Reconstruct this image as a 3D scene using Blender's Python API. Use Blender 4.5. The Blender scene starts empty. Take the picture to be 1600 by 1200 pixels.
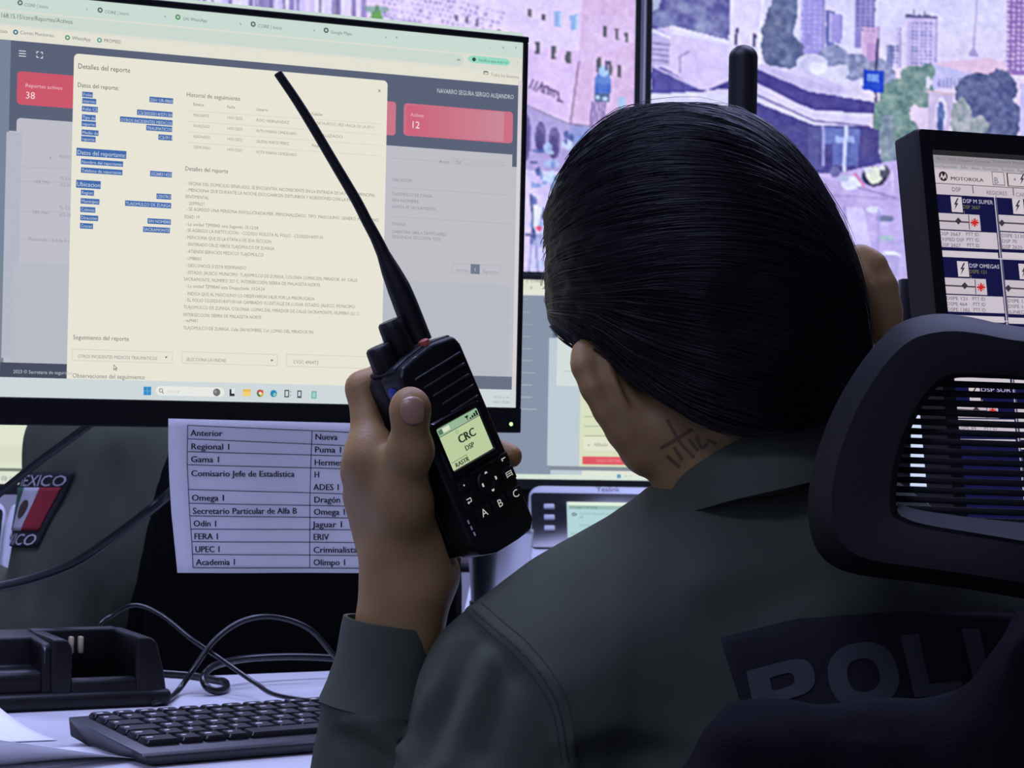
import bpy, bmesh, math, random
import numpy as np
from mathutils import Vector, Matrix
from mathutils.bvhtree import BVHTree

# ------------------------------------------------------------------ camera
SC = bpy.context.scene
COL = SC.collection
FPX, HORIZON, ROLL = 3600.0, 620.0, 0.017
CAM_H = 1.02
PITCH = math.atan((HORIZON - 600) / FPX)
FW = np.array([0, math.cos(PITCH), math.sin(PITCH)])
_u0 = np.array([0, -math.sin(PITCH), math.cos(PITCH)])
_r0 = np.array([1.0, 0, 0])
RT = _r0 * math.cos(ROLL) + _u0 * math.sin(ROLL)
UP = -_r0 * math.sin(ROLL) + _u0 * math.cos(ROLL)
CP = np.array([0, 0, CAM_H])
cam = bpy.data.objects.new('camera', bpy.data.cameras.new('camera'))
COL.objects.link(cam)
cam.data.sensor_fit = 'HORIZONTAL'
cam.data.sensor_width = 36.0
cam.data.lens = FPX / 1600 * 36.0
cam.data.clip_start = 0.05
cam.matrix_world = Matrix(((RT[0], UP[0], -FW[0], CP[0]), (RT[1], UP[1], -FW[1], CP[1]),
                           (RT[2], UP[2], -FW[2], CP[2]), (0, 0, 0, 1)))
cam.data.dof.use_dof = True
cam.data.dof.focus_distance = 1.44
cam.data.dof.aperture_fstop = 40.0
SC.camera = cam

# ------------------------------------------------------------------ view, world, ceiling lamps
SC.view_settings.view_transform = 'Standard'
SC.view_settings.look = 'None'
SC.view_settings.gamma = 1.0
SC.view_settings.exposure = 0.0
SC.view_settings.use_curve_mapping = False
world = bpy.data.worlds.new('room_air')
SC.world = world
world.use_nodes = True
world.node_tree.nodes['Background'].inputs[0].default_value = (0.35, 0.36, 0.6, 1)
world.node_tree.nodes['Background'].inputs[1].default_value = 0.05
CEIL = 2.7
LAMP_COL = (0.45, 0.50, 1.0)
LAMPS = [((-0.55, 1.7), 36), ((0.75, 2.9), 28), ((-0.9, 3.9), 28), ((-0.9, -0.6), 25)]
for (lx, ly), pw in LAMPS:
    ld = bpy.data.lights.new('ceiling_lamp', 'AREA')
    ld.shape = 'RECTANGLE'; ld.size = 1.1; ld.size_y = 0.5
    ld.energy = pw; ld.color = LAMP_COL
    lo = bpy.data.objects.new('ceiling_lamp', ld)
    COL.objects.link(lo)
    lo.location = (lx, ly, CEIL - 0.05)
    lo['kind'] = 'helper'

# ------------------------------------------------------------------ small maths
def at(px, py, d):
    """point at depth d that the camera sees at pixel (px, py) of the 1600x1200 frame"""
    return CP + d * (FW + RT * (px - 800) / FPX + UP * (600 - py) / FPX)
def ray(px, py):
    return FW + RT * (px - 800) / FPX + UP * (600 - py) / FPX
def on_z(px, py, z):
    d = ray(px, py)
    return CP + d * ((z - CP[2]) / d[2])
def on_plane(px, py, o, n):
    d = ray(px, py)
    return CP + d * (np.dot(o - CP, n) / np.dot(d, n))
def project(p):
    q = p - CP
    z = q @ FW
    return 800 + FPX * (q @ RT) / z, 600 - FPX * (q @ UP) / z
def rx(a):
    c, s = math.cos(a), math.sin(a); return np.array([[1, 0, 0], [0, c, -s], [0, s, c]])
def ry(a):
    c, s = math.cos(a), math.sin(a); return np.array([[c, 0, s], [0, 1, 0], [-s, 0, c]])
def rz(a):
    c, s = math.cos(a), math.sin(a); return np.array([[c, -s, 0], [s, c, 0], [0, 0, 1]])
def rodrigues(w):
    t = np.linalg.norm(w); k = w / t
    K = np.array([[0, -k[2], k[1]], [k[2], 0, -k[0]], [-k[1], k[0], 0]])
    return np.eye(3) + math.sin(t) * K + (1 - math.cos(t)) * K @ K
def unit(v):
    return v / np.linalg.norm(v)
def m4(R=np.eye(3), t=(0, 0, 0)):
    M = Matrix.Identity(4)
    for i in range(3):
        for j in range(3): M[i][j] = R[i][j]
        M[i][3] = t[i]
    return M
def spline(pts, n=8):
    """Catmull-Rom through the points"""
    P = [np.array(p, float) for p in pts]
    P = [2 * P[0] - P[1]] + P + [2 * P[-1] - P[-2]]
    out = []
    for i in range(1, len(P) - 2):
        a, b, c, d = P[i - 1:i + 3]
        for k in range(n):
            t = k / n
            out.append(0.5 * (2 * b + (c - a) * t + (2 * a - 5 * b + 4 * c - d) * t * t + (3 * b - a - 3 * c + d) * t ** 3))
    out.append(P[-2])
    return out
def lin(c):
    c = np.asarray(c, float) / 255.0
    return np.where(c <= 0.04045, c / 12.92, ((c + 0.055) / 1.055) ** 2.4)

# ------------------------------------------------------------------ materials
def mat(name, rgb, rough=0.5, metal=0.0, spec=0.5, noise=None, bump=None, sub=0.0, alpha=None):
    """noise=(scale, amount): tint variation; bump=(scale, strength)"""
    m = bpy.data.materials.new(name); m.use_nodes = True
    nt = m.node_tree; b = nt.nodes['Principled BSDF']
    b.inputs['Base Color'].default_value = (*rgb, 1)
    b.inputs['Roughness'].default_value = rough
    b.inputs['Metallic'].default_value = metal
    b.inputs['Specular IOR Level'].default_value = spec
    if sub:
        b.inputs['Subsurface Weight'].default_value = sub
        b.inputs['Subsurface Radius'].default_value = (0.012, 0.004, 0.002)
        b.inputs['Subsurface Scale'].default_value = 1.0
    tc = nt.nodes.new('ShaderNodeTexCoord')
    if noise:
        n = nt.nodes.new('ShaderNodeTexNoise'); n.inputs['Scale'].default_value = noise[0]; n.inputs['Detail'].default_value = 4
        nt.links.new(tc.outputs['Object'], n.inputs['Vector'])
        r = nt.nodes.new('ShaderNodeMapRange')
        r.inputs['To Min'].default_value = 1 - noise[1]; r.inputs['To Max'].default_value = 1 + noise[1]
        nt.links.new(n.outputs['Fac'], r.inputs['Value'])
        mx = nt.nodes.new('ShaderNodeMix'); mx.data_type = 'RGBA'; mx.blend_type = 'MULTIPLY'
        mx.inputs[0].default_value = 1.0
        mx.inputs[6].default_value = (*rgb, 1)
        nt.links.new(r.outputs['Result'], mx.inputs[7])
        nt.links.new(mx.outputs[2], b.inputs['Base Color'])
    if bump:
        n = nt.nodes.new('ShaderNodeTexNoise'); n.inputs['Scale'].default_value = bump[0]; n.inputs['Detail'].default_value = 5
        nt.links.new(tc.outputs['Object'], n.inputs['Vector'])
        bp = nt.nodes.new('ShaderNodeBump'); bp.inputs['Strength'].default_value = bump[1]; bp.inputs['Distance'].default_value = 0.002
        nt.links.new(n.outputs['Fac'], bp.inputs['Height'])
        nt.links.new(bp.outputs['Normal'], b.inputs['Normal'])
    return m
def mat_emit(name, rgb, strength=1.0):
    m = bpy.data.materials.new(name); m.use_nodes = True
    b = m.node_tree.nodes['Principled BSDF']
    b.inputs['Base Color'].default_value = (0.01, 0.01, 0.01, 1)
    b.inputs['Emission Color'].default_value = (*rgb, 1)
    b.inputs['Emission Strength'].default_value = strength
    return m
def mat_display(name, strength=1.0):
    """a lit screen: what it shows is stored per vertex, like a picture file would hold it"""
    m = bpy.data.materials.new(name); m.use_nodes = True
    nt = m.node_tree; b = nt.nodes['Principled BSDF']
    b.inputs['Base Color'].default_value = (0.004, 0.004, 0.005, 1)
    b.inputs['Roughness'].default_value = 0.6
    b.inputs['Specular IOR Level'].default_value = 0.05
    a = nt.nodes.new('ShaderNodeAttribute'); a.attribute_name = 'picture'
    nt.links.new(a.outputs['Color'], b.inputs['Emission Color'])
    b.inputs['Emission Strength'].default_value = strength
    return m
def mat_print(name):
    """printed paper or fabric: colour per vertex, lit like any surface"""
    m = bpy.data.materials.new(name); m.use_nodes = True
    nt = m.node_tree; b = nt.nodes['Principled BSDF']
    b.inputs['Roughness'].default_value = 0.85
    b.inputs['Specular IOR Level'].default_value = 0.2
    a = nt.nodes.new('ShaderNodeAttribute'); a.attribute_name = 'picture'
    nt.links.new(a.outputs['Color'], b.inputs['Base Color'])
    return m
M = {
    'black_plastic': mat('black_plastic', (0.0045, 0.0045, 0.0050), 0.45, spec=0.28, bump=(900, 0.12)),
    'black_gloss': mat('black_gloss', (0.008, 0.008, 0.010), 0.2),
    'black_satin': mat('black_satin', (0.0045, 0.0045, 0.0055), 0.5, spec=0.3),
    'radio': mat('radio_black_plastic', (0.005, 0.005, 0.0055), 0.40, spec=0.35, bump=(1500, 0.08)),
    'rubber': mat('black_rubber', (0.0055, 0.0055, 0.0055), 0.5, spec=0.4),
    'grey_plastic': mat('charcoal_plastic', (0.016, 0.0165, 0.018), 0.45, spec=0.4, bump=(1200, 0.1)),
    'kb_body': mat('keyboard_charcoal_plastic', (0.022, 0.0225, 0.026), 0.4, bump=(1500, 0.08)),
    'kb_key': mat('keyboard_key_plastic', (0.008, 0.008, 0.0095), 0.38, spec=0.4, bump=(1800, 0.08)),
    'legend': mat('white_legend', (0.8, 0.8, 0.8), 0.6),
    'desk': mat('white_laminate', (0.66, 0.66, 0.68), 0.38, noise=(3, 0.02)),
    'desk_leg': mat('grey_powder_coat', (0.25, 0.25, 0.27), 0.5),
    'wall': mat('off_white_paint', (0.62, 0.62, 0.64), 0.85, bump=(60, 0.05)),
    'ceiling': mat('ceiling_paint', (0.30, 0.30, 0.32), 0.9),
    'floor': mat('grey_vinyl_floor', (0.12, 0.12, 0.13), 0.5, noise=(8, 0.15)),
    'paper': mat('white_paper', (0.88, 0.88, 0.90), 0.8, noise=(40, 0.03)),
    'steel': mat('brushed_steel', (0.55, 0.56, 0.60), 0.28, metal=1.0),
    'silver': mat('silver_plastic', (0.52, 0.53, 0.58), 0.35),
    'white_key': mat('pale_grey_key', (0.42, 0.43, 0.48), 0.4),
    'gold': mat('gold_contact', (0.95, 0.80, 0.50), 0.4, metal=0.35),
    'skin': mat('skin', (0.34, 0.205, 0.075), 0.55, noise=(35, 0.12), bump=(420, 0.18), sub=0.4, spec=0.35),
    'nail': mat('nail', (0.40, 0.22, 0.12), 0.3, spec=0.5),
    'ink': mat('tattoo_ink', (0.13, 0.078, 0.034), 0.6),
    'hair': mat('black_hair', (0.004, 0.004, 0.005), 0.55, spec=0.10),
    'hair_strand': mat('black_hair_strand', (0.008, 0.008, 0.010), 0.38, spec=0.42),
    'shirt': mat('dark_green_twill', (0.074, 0.084, 0.058), 0.9, noise=(14, 0.10), bump=(1300, 0.25), spec=0.15),
    'seam': mat('dark_green_seam', (0.034, 0.040, 0.030), 0.9),
    'cable': mat('black_cable', (0.0045, 0.0045, 0.005), 0.3, spec=0.5),
    'trousers': mat('dark_trousers', (0.02, 0.022, 0.026), 0.9),
    'vest': mat('black_vest_fabric', (0.0025, 0.0025, 0.0028), 0.95, spec=0.08, bump=(700, 0.3)),
    'jacket': mat('black_jacket_fabric', (0.0060, 0.0058, 0.0075), 0.9, spec=0.1, noise=(20, 0.2), bump=(600, 0.3)),
    'navy': mat('navy_patch_fabric', (0.009, 0.0095, 0.014), 0.8, bump=(900, 0.2)),
    'reflective': mat('grey_reflective_lettering', (0.075, 0.078, 0.085), 0.45),
    'chair_frame': mat('dark_grey_chair_plastic', (0.0050, 0.0053, 0.0052), 0.6, spec=0.25, bump=(1100, 0.15)),
    'chair_mesh': mat('black_chair_mesh', (0.005, 0.005, 0.006), 0.6, spec=0.2),
    'ledge': mat('chair_ledge_painted_lit', (0.20, 0.20, 0.21), 0.5),  # frame plastic lightened, painting in the ceiling light caught by this lip
    'white_trim': mat('pale_trim', (0.85, 0.85, 0.88), 0.4),
    'legend_lit': mat_emit('backlit_legend', (0.55, 0.56, 0.52), 0.9),
    'button_blue': mat('blue_button', (0.03, 0.05, 0.30), 0.4),
    'button_red': mat('orange_red_band', (0.45, 0.10, 0.06), 0.5),
    'eye': mat('eye_white', (0.6, 0.58, 0.55), 0.2),
    'display': mat_display('lit_display'),
    'print': mat_print('printed_surface'),
    'lamp': mat_emit('lamp_diffuser', (0.75, 0.77, 1.0), 3.0),
    'led': mat_emit('green_led', (0.55, 0.95, 0.35), 1.6),
    'shoe': mat('black_leather', (0.01, 0.01, 0.01), 0.35),
}

# ------------------------------------------------------------------ object helpers
def link(name, me, parent=None, mats=()):
    o = bpy.data.objects.new(name, me)
    COL.objects.link(o)
    for m in mats: me.materials.append(M[m] if isinstance(m, str) else m)
    if parent is not None: o.parent = parent
    return o
def obj(name, bm, material, parent=None, smooth=True, angle=35):
    me = bpy.data.meshes.new(name)
    bmesh.ops.recalc_face_normals(bm, faces=bm.faces[:])
    bm.to_mesh(me); bm.free()
    mats = material if isinstance(material, (list, tuple)) else [material]
    if smooth:
        for p in me.polygons: p.use_smooth = True
        try: me.set_sharp_from_angle(angle=math.radians(angle))
        except Exception: pass
    return link(name, me, parent, mats)
def obj_np(name, verts, faces, material, parent=None, smooth=True):
    me = bpy.data.meshes.new(name)
    me.from_pydata([tuple(v) for v in verts], [], [tuple(int(i) for i in f) for f in faces])
    me.update()
    if smooth:
        for p in me.polygons: p.use_smooth = True
    return link(name, me, parent, [material])
def tag(o, label, cat, group=None):
    o['label'] = label; o['category'] = cat
    if group: o['group'] = group
    return o
WM = {}
def thing(name, label, cat, loc=(0, 0, 0), R=None, group=None):
    o = bpy.data.objects.new(name, None)
    o.empty_display_size = 0.05
    COL.objects.link(o)
    WM[o.name] = m4(R if R is not None else np.eye(3), loc)
    o.matrix_world = WM[o.name]
    return tag(o, label, cat, group)
def struct(name, bm, material):
    o = obj(name, bm, material, None, False)
    o['kind'] = 'structure'
    return o
def copy_tree(o, parent=None):
    c = o.copy(); COL.objects.link(c)
    if parent is not None: c.parent = parent
    for ch in list(o.children): copy_tree(ch, c)
    return c

# ------------------------------------------------------------------ shapes into a bmesh
def box(bm, c, s, R=None, bevel=0.0, seg=2, mi=0):
    t = bmesh.new()
    bmesh.ops.create_cube(t, size=1.0)
    bmesh.ops.scale(t, vec=Vector(s), verts=t.verts)
    if bevel: bmesh.ops.bevel(t, geom=t.edges[:] , offset=bevel, segments=seg, affect='EDGES', profile=0.5)
    merge(bm, t, m4(R if R is not None else np.eye(3), c), mi)
def merge(bm, t, Mx=None, mi=0):
    if Mx is not None: bmesh.ops.transform(t, matrix=Mx, verts=t.verts)
    vm = [bm.verts.new(v.co) for v in t.verts]
    t.verts.index_update()
    for f in t.faces:
        try:
            nf = bm.faces.new([vm[v.index] for v in f.verts]); nf.material_index = mi
        except ValueError: pass
    t.free()
def loft(bm, loops, closed=True, cap=True, mi=0):
    """loops: lists of equally many points"""
    L = [[bm.verts.new(Vector(p)) for p in lp] for lp in loops]
    n = len(L[0])
    for a, b in zip(L[:-1], L[1:]):
        for i in range(n if closed else n - 1):
            j = (i + 1) % n
            f = bm.faces.new((a[i], a[j], b[j], b[i])); f.material_index = mi
    if cap and closed:
        for lp, rev in ((L[0], True), (L[-1], False)):
            f = bm.faces.new(lp[::-1] if rev else lp); f.material_index = mi
    return L
def frames(path):
    P = [np.array(p, float) for p in path]
    T = [unit(P[min(i + 1, len(P) - 1)] - P[max(i - 1, 0)]) for i in range(len(P))]
    a = np.array([0, 0, 1.0]) if abs(T[0][2]) < 0.9 else np.array([1.0, 0, 0])
    N = [unit(np.cross(T[0], a))]
    for t in T[1:]:
        v = N[-1] - t * np.dot(N[-1], t)
        N.append(unit(v))
    return P, T, N
def tube(bm, path, r, n=8, mi=0, cap=True):
    P, T, N = frames(path)
    rr = r if hasattr(r, '__len__') else [r] * len(P)
    loops = []
    for p, t, nn, q in zip(P, T, N, rr):
        b = np.cross(t, nn)
        loops.append([p + q * (nn * math.cos(2 * math.pi * k / n) + b * math.sin(2 * math.pi * k / n)) for k in range(n)])
    loft(bm, loops, True, cap, mi)
def lathe(bm, prof, n=32, Mx=None, mi=0):
    """prof: (radius, height) pairs about local z"""
    t = bmesh.new()
    loops = [[(max(r, 1e-5) * math.cos(2 * math.pi * k / n), max(r, 1e-5) * math.sin(2 * math.pi * k / n), h) for k in range(n)] for r, h in prof]
    loft(t, loops, True, True)
    merge(bm, t, Mx, mi)
def prism(bm, outline, y0, y1, Mx=None, bevel=0.0, seg=2, mi=0):
    """outline in local x,z; extruded along local y"""
    t = bmesh.new()
    a = [t.verts.new((x, y0, z)) for x, z in outline]
    b = [t.verts.new((x, y1, z)) for x, z in outline]
    n = len(a)
    t.faces.new(a); t.faces.new(b[::-1])
    for i in range(n):
        j = (i + 1) % n
        t.faces.new((a[j], a[i], b[i], b[j]))
    bmesh.ops.recalc_face_normals(t, faces=t.faces[:])
    if bevel:
        bmesh.ops.bevel(t, geom=t.edges[:], offset=bevel, segments=seg, affect='EDGES', profile=0.5)
    merge(bm, t, Mx, mi)
def rrect(w, h, r, n=5):
    """rounded rectangle outline, centred"""
    out = []
    for cx, cy, a0 in ((w / 2 - r, h / 2 - r, 0), (-w / 2 + r, h / 2 - r, 90), (-w / 2 + r, -h / 2 + r, 180), (w / 2 - r, -h / 2 + r, 270)):
        for k in range(n + 1):
            a = math.radians(a0 + 90 * k / n)
            out.append((cx + r * math.cos(a), cy + r * math.sin(a)))
    return out

# ------------------------------------------------------------------ implicit surfaces -> one continuous mesh
class Field:
    def __init__(s, lo, hi, h):
        s.lo = np.array(lo, float); s.h = h
        s.n = np.ceil((np.array(hi) - s.lo) / h).astype(int) + 1
        s.D = np.full(tuple(s.n), 0.2, np.float32)
    def _sub(s, bl, bh):
        i0 = np.clip(np.floor((bl - s.lo) / s.h).astype(int), 0, s.n)
        i1 = np.clip(np.ceil((bh - s.lo) / s.h).astype(int) + 1, 0, s.n)
        if np.any(i1 <= i0): return None
        ax = [((np.arange(i0[k], i1[k]) * s.h + s.lo[k]).astype(np.float32)) for k in range(3)]
        return (slice(i0[0], i1[0]), slice(i0[1], i1[1]), slice(i0[2], i1[2])), ax[0][:, None, None], ax[1][None, :, None], ax[2][None, None, :]
    def add(s, fn, bl, bh, k=0.01, cut=False):
        q = s._sub(np.array(bl) - k - 3 * s.h, np.array(bh) + k + 3 * s.h)
        if q is None: return
        sl, X, Y, Z = q
        d = fn(X, Y, Z).astype(np.float32)
        a = s.D[sl]
        if cut: a, d = -a, d
        hh = np.maximum(k - np.abs(a - d), 0) / k
        r = np.minimum(a, d) - hh * hh * k * 0.25
        s.D[sl] = -r if cut else r
    def cone(s, a, b, r1, r2, k=0.01, cut=False, fl=None):
        a = np.array(a, float); b = np.array(b, float); m = max(r1, r2)
        ab = b - a; L = float(ab @ ab) + 1e-12
        def fn(X, Y, Z):
            t = np.clip(((X - a[0]) * ab[0] + (Y - a[1]) * ab[1] + (Z - a[2]) * ab[2]) / L, 0, 1)
            return np.sqrt((X - a[0] - t * ab[0]) ** 2 + (Y - a[1] - t * ab[1]) ** 2 + (Z - a[2] - t * ab[2]) ** 2) - (r1 + (r2 - r1) * t)
        s.add(fn, np.minimum(a, b) - m, np.maximum(a, b) + m, k, cut)
    def chain(s, pts, rad, k=0.008):
        for i in range(len(pts) - 1): s.cone(pts[i], pts[i + 1], rad[i], rad[i + 1], k)
    def ell(s, c, r, R=np.eye(3), k=0.01, cut=False):
        c = np.array(c, float); r = np.array(r, float); m = r.max()
        def fn(X, Y, Z):
            x, y, z = X - c[0], Y - c[1], Z - c[2]
            u = [(R[0][i] * x + R[1][i] * y + R[2][i] * z) for i in range(3)]
            k0 = np.sqrt(sum((u[i] / r[i]) ** 2 for i in range(3)))
            k1 = np.sqrt(sum((u[i] / r[i] ** 2) ** 2 for i in range(3))) + 1e-6
            return k0 * (k0 - 1) / k1
        s.add(fn, c - m, c + m, k, cut)
    def rbox(s, c, hs, r, R=np.eye(3), k=0.01, cut=False):
        c = np.array(c, float); m = np.linalg.norm(hs)
        def fn(X, Y, Z):
            x, y, z = X - c[0], Y - c[1], Z - c[2]
            q = [np.abs(R[0][i] * x + R[1][i] * y + R[2][i] * z) - (hs[i] - r) for i in range(3)]
            out = np.sqrt(sum(np.maximum(v, 0) ** 2 for v in q))
            return out + np.minimum(np.maximum(np.maximum(q[0], q[1]), q[2]), 0) - r
        s.add(fn, c - m, c + m, k, cut)
    def half(s, o, n, k=0.004):
        """keep the side the normal points away from"""
        o = np.array(o, float); n = unit(np.array(n, float))
        X = (np.arange(s.n[0]) * s.h + s.lo[0])[:, None, None]; Y = (np.arange(s.n[1]) * s.h + s.lo[1])[None, :, None]; Z = (np.arange(s.n[2]) * s.h + s.lo[2])[None, None, :]
        d = (X - o[0]) * n[0] + (Y - o[1]) * n[1] + (Z - o[2]) * n[2]
        hh = np.maximum(k - np.abs(s.D - d), 0) / k
        s.D = (np.maximum(s.D, d) + hh * hh * k * 0.25).astype(np.float32)
    def mesh(s):
        D = s.D.copy()
        D[0], D[-1], D[:, 0], D[:, -1], D[:, :, 0], D[:, :, -1] = [0.05] * 6
        S = D < 0
        n = np.array(D.shape) - 1
        cnt = np.zeros(tuple(n), np.int8)
        for i in (0, 1):
            for j in (0, 1):
                for k in (0, 1): cnt += S[i:n[0] + i, j:n[1] + j, k:n[2] + k]
        act = np.argwhere((cnt > 0) & (cnt < 8))
        idx = np.full(tuple(n), -1, np.int64); idx[act[:, 0], act[:, 1], act[:, 2]] = np.arange(len(act))
        acc = np.zeros((len(act), 3)); num = np.zeros(len(act))
        cor = [(i, j, k) for i in (0, 1) for j in (0, 1) for k in (0, 1)]
        for a in cor:
            for b in cor:
                if a < b and sum(abs(x - y) for x, y in zip(a, b)) == 1:
                    da = D[act[:, 0] + a[0], act[:, 1] + a[1], act[:, 2] + a[2]]; db = D[act[:, 0] + b[0], act[:, 1] + b[1], act[:, 2] + b[2]]
                    ok = (da < 0) != (db < 0)
                    t = np.where(ok, da / np.where(ok, da - db, 1), 0)
                    p = np.array(a)[None] + t[:, None] * (np.array(b) - np.array(a))[None]
                    acc += p * ok[:, None]; num += ok
        V = (act + acc / num[:, None]) * s.h + s.lo
        F = []
        for ax in range(3):
            u, v = (ax + 1) % 3, (ax + 2) % 3
            A = [slice(1, -1)] * 3; A[ax] = slice(0, -1); B = list(A); B[ax] = slice(1, None)
            sa, sb = S[tuple(A)], S[tuple(B)]
            for flip in (False, True):
                e = np.argwhere((sa & ~sb) if not flip else (~sa & sb))
                if not len(e): continue
                e = e + np.array([0 if k == ax else 1 for k in range(3)])
                q = []
                for du, dv in ((0, 0), (1, 0), (1, 1), (0, 1)):
                    c = e.copy(); c[:, u] -= du; c[:, v] -= dv
                    q.append(idx[c[:, 0], c[:, 1], c[:, 2]])
                q = np.stack(q, 1)
                F.append(q[:, ::-1] if flip else q)
        F = np.concatenate(F)
        F = F[(F >= 0).all(1)]
        return V, F
def vnormals(V, F):
    N = np.zeros_like(V)
    fn = np.cross(V[F[:, 2]] - V[F[:, 0]], V[F[:, 3]] - V[F[:, 1]])
    for k in range(4): np.add.at(N, F[:, k], fn)
    return N / (np.linalg.norm(N, axis=1, keepdims=True) + 1e-12)
def laplace(V, F, it=2, lam=0.5):
    for _ in range(it):
        A = np.zeros_like(V); c = np.zeros(len(V))
        for k in range(4):
            a, b = F[:, k], F[:, (k + 1) % 4]
            np.add.at(A, a, V[b]); np.add.at(A, b, V[a]); np.add.at(c, a, 1); np.add.at(c, b, 1)
        V = V + lam * (A / np.maximum(c, 1)[:, None] - V)
    return V
def vnoise(P, scale, seed=0, octaves=3):
    """smooth value noise, -1..1"""
    out = np.zeros(len(P)); amp = 1.0; tot = 0
    for o in range(octaves):
        q = P * scale * 2 ** o + seed * 17.3 + o * 5.1
        i = np.floor(q).astype(np.int64); f = q - i; f = f * f * (3 - 2 * f)
        v = 0
        for a in (0, 1):
            for b in (0, 1):
                for c in (0, 1):
                    h = ((i[:, 0] + a) * 374761393 + (i[:, 1] + b) * 668265263 + (i[:, 2] + c) * 2147483647 + seed * 144665) & 0xffffffff
                    h = ((h ^ (h >> 13)) * 1274126177) & 0xffffffff
                    h = (h ^ (h >> 16)) / 0xffffffff * 2 - 1
                    w = (f[:, 0] if a else 1 - f[:, 0]) * (f[:, 1] if b else 1 - f[:, 1]) * (f[:, 2] if c else 1 - f[:, 2])
                    v = v + h * w
        out += amp * v; tot += amp; amp *= 0.5
    return out / tot

# ------------------------------------------------------------------ flat pictures: text and shapes on a plane
_font_cache = {}
def text_geo(s):
    if s in _font_cache: return _font_cache[s]
    cu = bpy.data.curves.new('t', 'FONT'); cu.body = s; cu.size = 1.0; cu.resolution_u = 2
    o = bpy.data.objects.new('t', cu); COL.objects.link(o)
    dg = bpy.context.evaluated_depsgraph_get()
    me = o.evaluated_get(dg).to_mesh()
    V = np.array([v.co[:2] for v in me.vertices]).reshape(-1, 2); F = [tuple(p.vertices) for p in me.polygons]
    o.evaluated_get(dg).to_mesh_clear()
    bpy.data.objects.remove(o); bpy.data.curves.remove(cu)
    _font_cache[s] = (V, F)
    return V, F
class Canvas:
    """a flat panel with an origin and axes; shapes are placed on it in metres (u right, v up) or through pixel()"""
    def __init__(s, o, ax, az, step=0.00012):
        s.o = np.array(o, float); s.ax = np.array(ax, float); s.az = np.array(az, float)
        s.n = np.cross(s.ax, s.az); s.V = []; s.F = []; s.C = []; s.step = step
        if s.n @ (CP - s.o) < 0: s.n = -s.n
    def px(s, x, y):
        p = on_plane(x, y, s.o, s.n) - s.o
        return np.array([p @ s.ax, p @ s.az])
    def poly(s, uv, col, layer=0):
        b = len(s.V); c = lin(col)
        for u, v in uv: s.V.append((u, v, layer)); s.C.append(c)
        s.F.append(tuple(range(b, b + len(uv))))
    def rect(s, x0, y0, x1, y1, col, layer=1, r=0):
        """pixel corners; the rectangle keeps the panel's own axes"""
        a, b = s.px(x0, y0), s.px(x1, y1)
        s.urect(a[0], b[1], b[0], a[1], col, layer, r)
    def urect(s, u0, v0, u1, v1, col, layer=1, r=0):
        if r:
            s.poly([((u0 + u1) / 2 + x, (v0 + v1) / 2 + y) for x, y in rrect(u1 - u0, v1 - v0, r, 4)], col, layer)
        else:
            s.poly([(u0, v0), (u1, v0), (u1, v1), (u0, v1)], col, layer)
    def ppoly(s, pts, col, layer=1):
        s.poly([s.px(*p) for p in pts], col, layer)
    def disc(s, x, y, r, col, layer=2, n=16):
        c = s.px(x, y); e = abs(s.px(x, y + r)[1] - c[1])
        s.poly([c + e * np.array([math.cos(2 * math.pi * k / n), math.sin(2 * math.pi * k / n)]) for k in range(n)], col, layer)
    def line(s, x0, y0, x1, y1, w, col, layer=2):
        a, b = s.px(x0, y0), s.px(x1, y1); e = abs(s.px(x0, y0 + w)[1] - a[1]) / 2
        d = unit(b - a); q = np.array([-d[1], d[0]]) * e
        s.poly([a - q, b - q, b + q, a + q], col, layer)
    def text(s, x, y, t, h, col, layer=4, x1=None, right=False, shear=0.0, bold=0):
        """baseline starts at pixel (x, y); h is the capital height in pixels; x1: where it must end"""
        V, F = text_geo(t)
        if not len(V): return
        a = s.px(x, y); k = abs(s.px(x, y - h)[1] - a[1]) / 0.70
        w = V[:, 0].max() - min(0, V[:, 0].min()); kx = k
        if x1 is not None: kx = (s.px(x1, y)[0] - a[0]) / w
        off = -w * kx if right else 0
        c = lin(col)
        for rep in range(bold + 1):
            b = len(s.V)
            for u, v in V:
                s.V.append((a[0] + off + u * kx + shear * v * k + rep * k * 0.05, a[1] + v * k, layer)); s.C.append(c)
            s.F += [tuple(b + i for i in f) for f in F]
    def build(s, name, material, parent=None, back=0.0):
        V = [s.o + s.ax * u + s.az * v + s.n * s.step * l for u, v, l in s.V]
        me = bpy.data.meshes.new(name)
        me.from_pydata([tuple(v) for v in V], [], s.F); me.update()
        at_ = me.color_attributes.new('picture', 'FLOAT_COLOR', 'POINT')
        at_.data.foreach_set('color', np.concatenate([np.array(s.C), np.ones((len(s.C), 1))], 1).astype(np.float32).ravel())
        o = link(name, me, None, [material])
        if parent is not None:
            adopt(o, parent)
        return o
def adopt(o, parent):
    """child built in world coordinates"""
    o.parent = parent
    o.matrix_parent_inverse = WM.get(parent.name, Matrix.Identity(4)).inverted()
    return o
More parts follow.
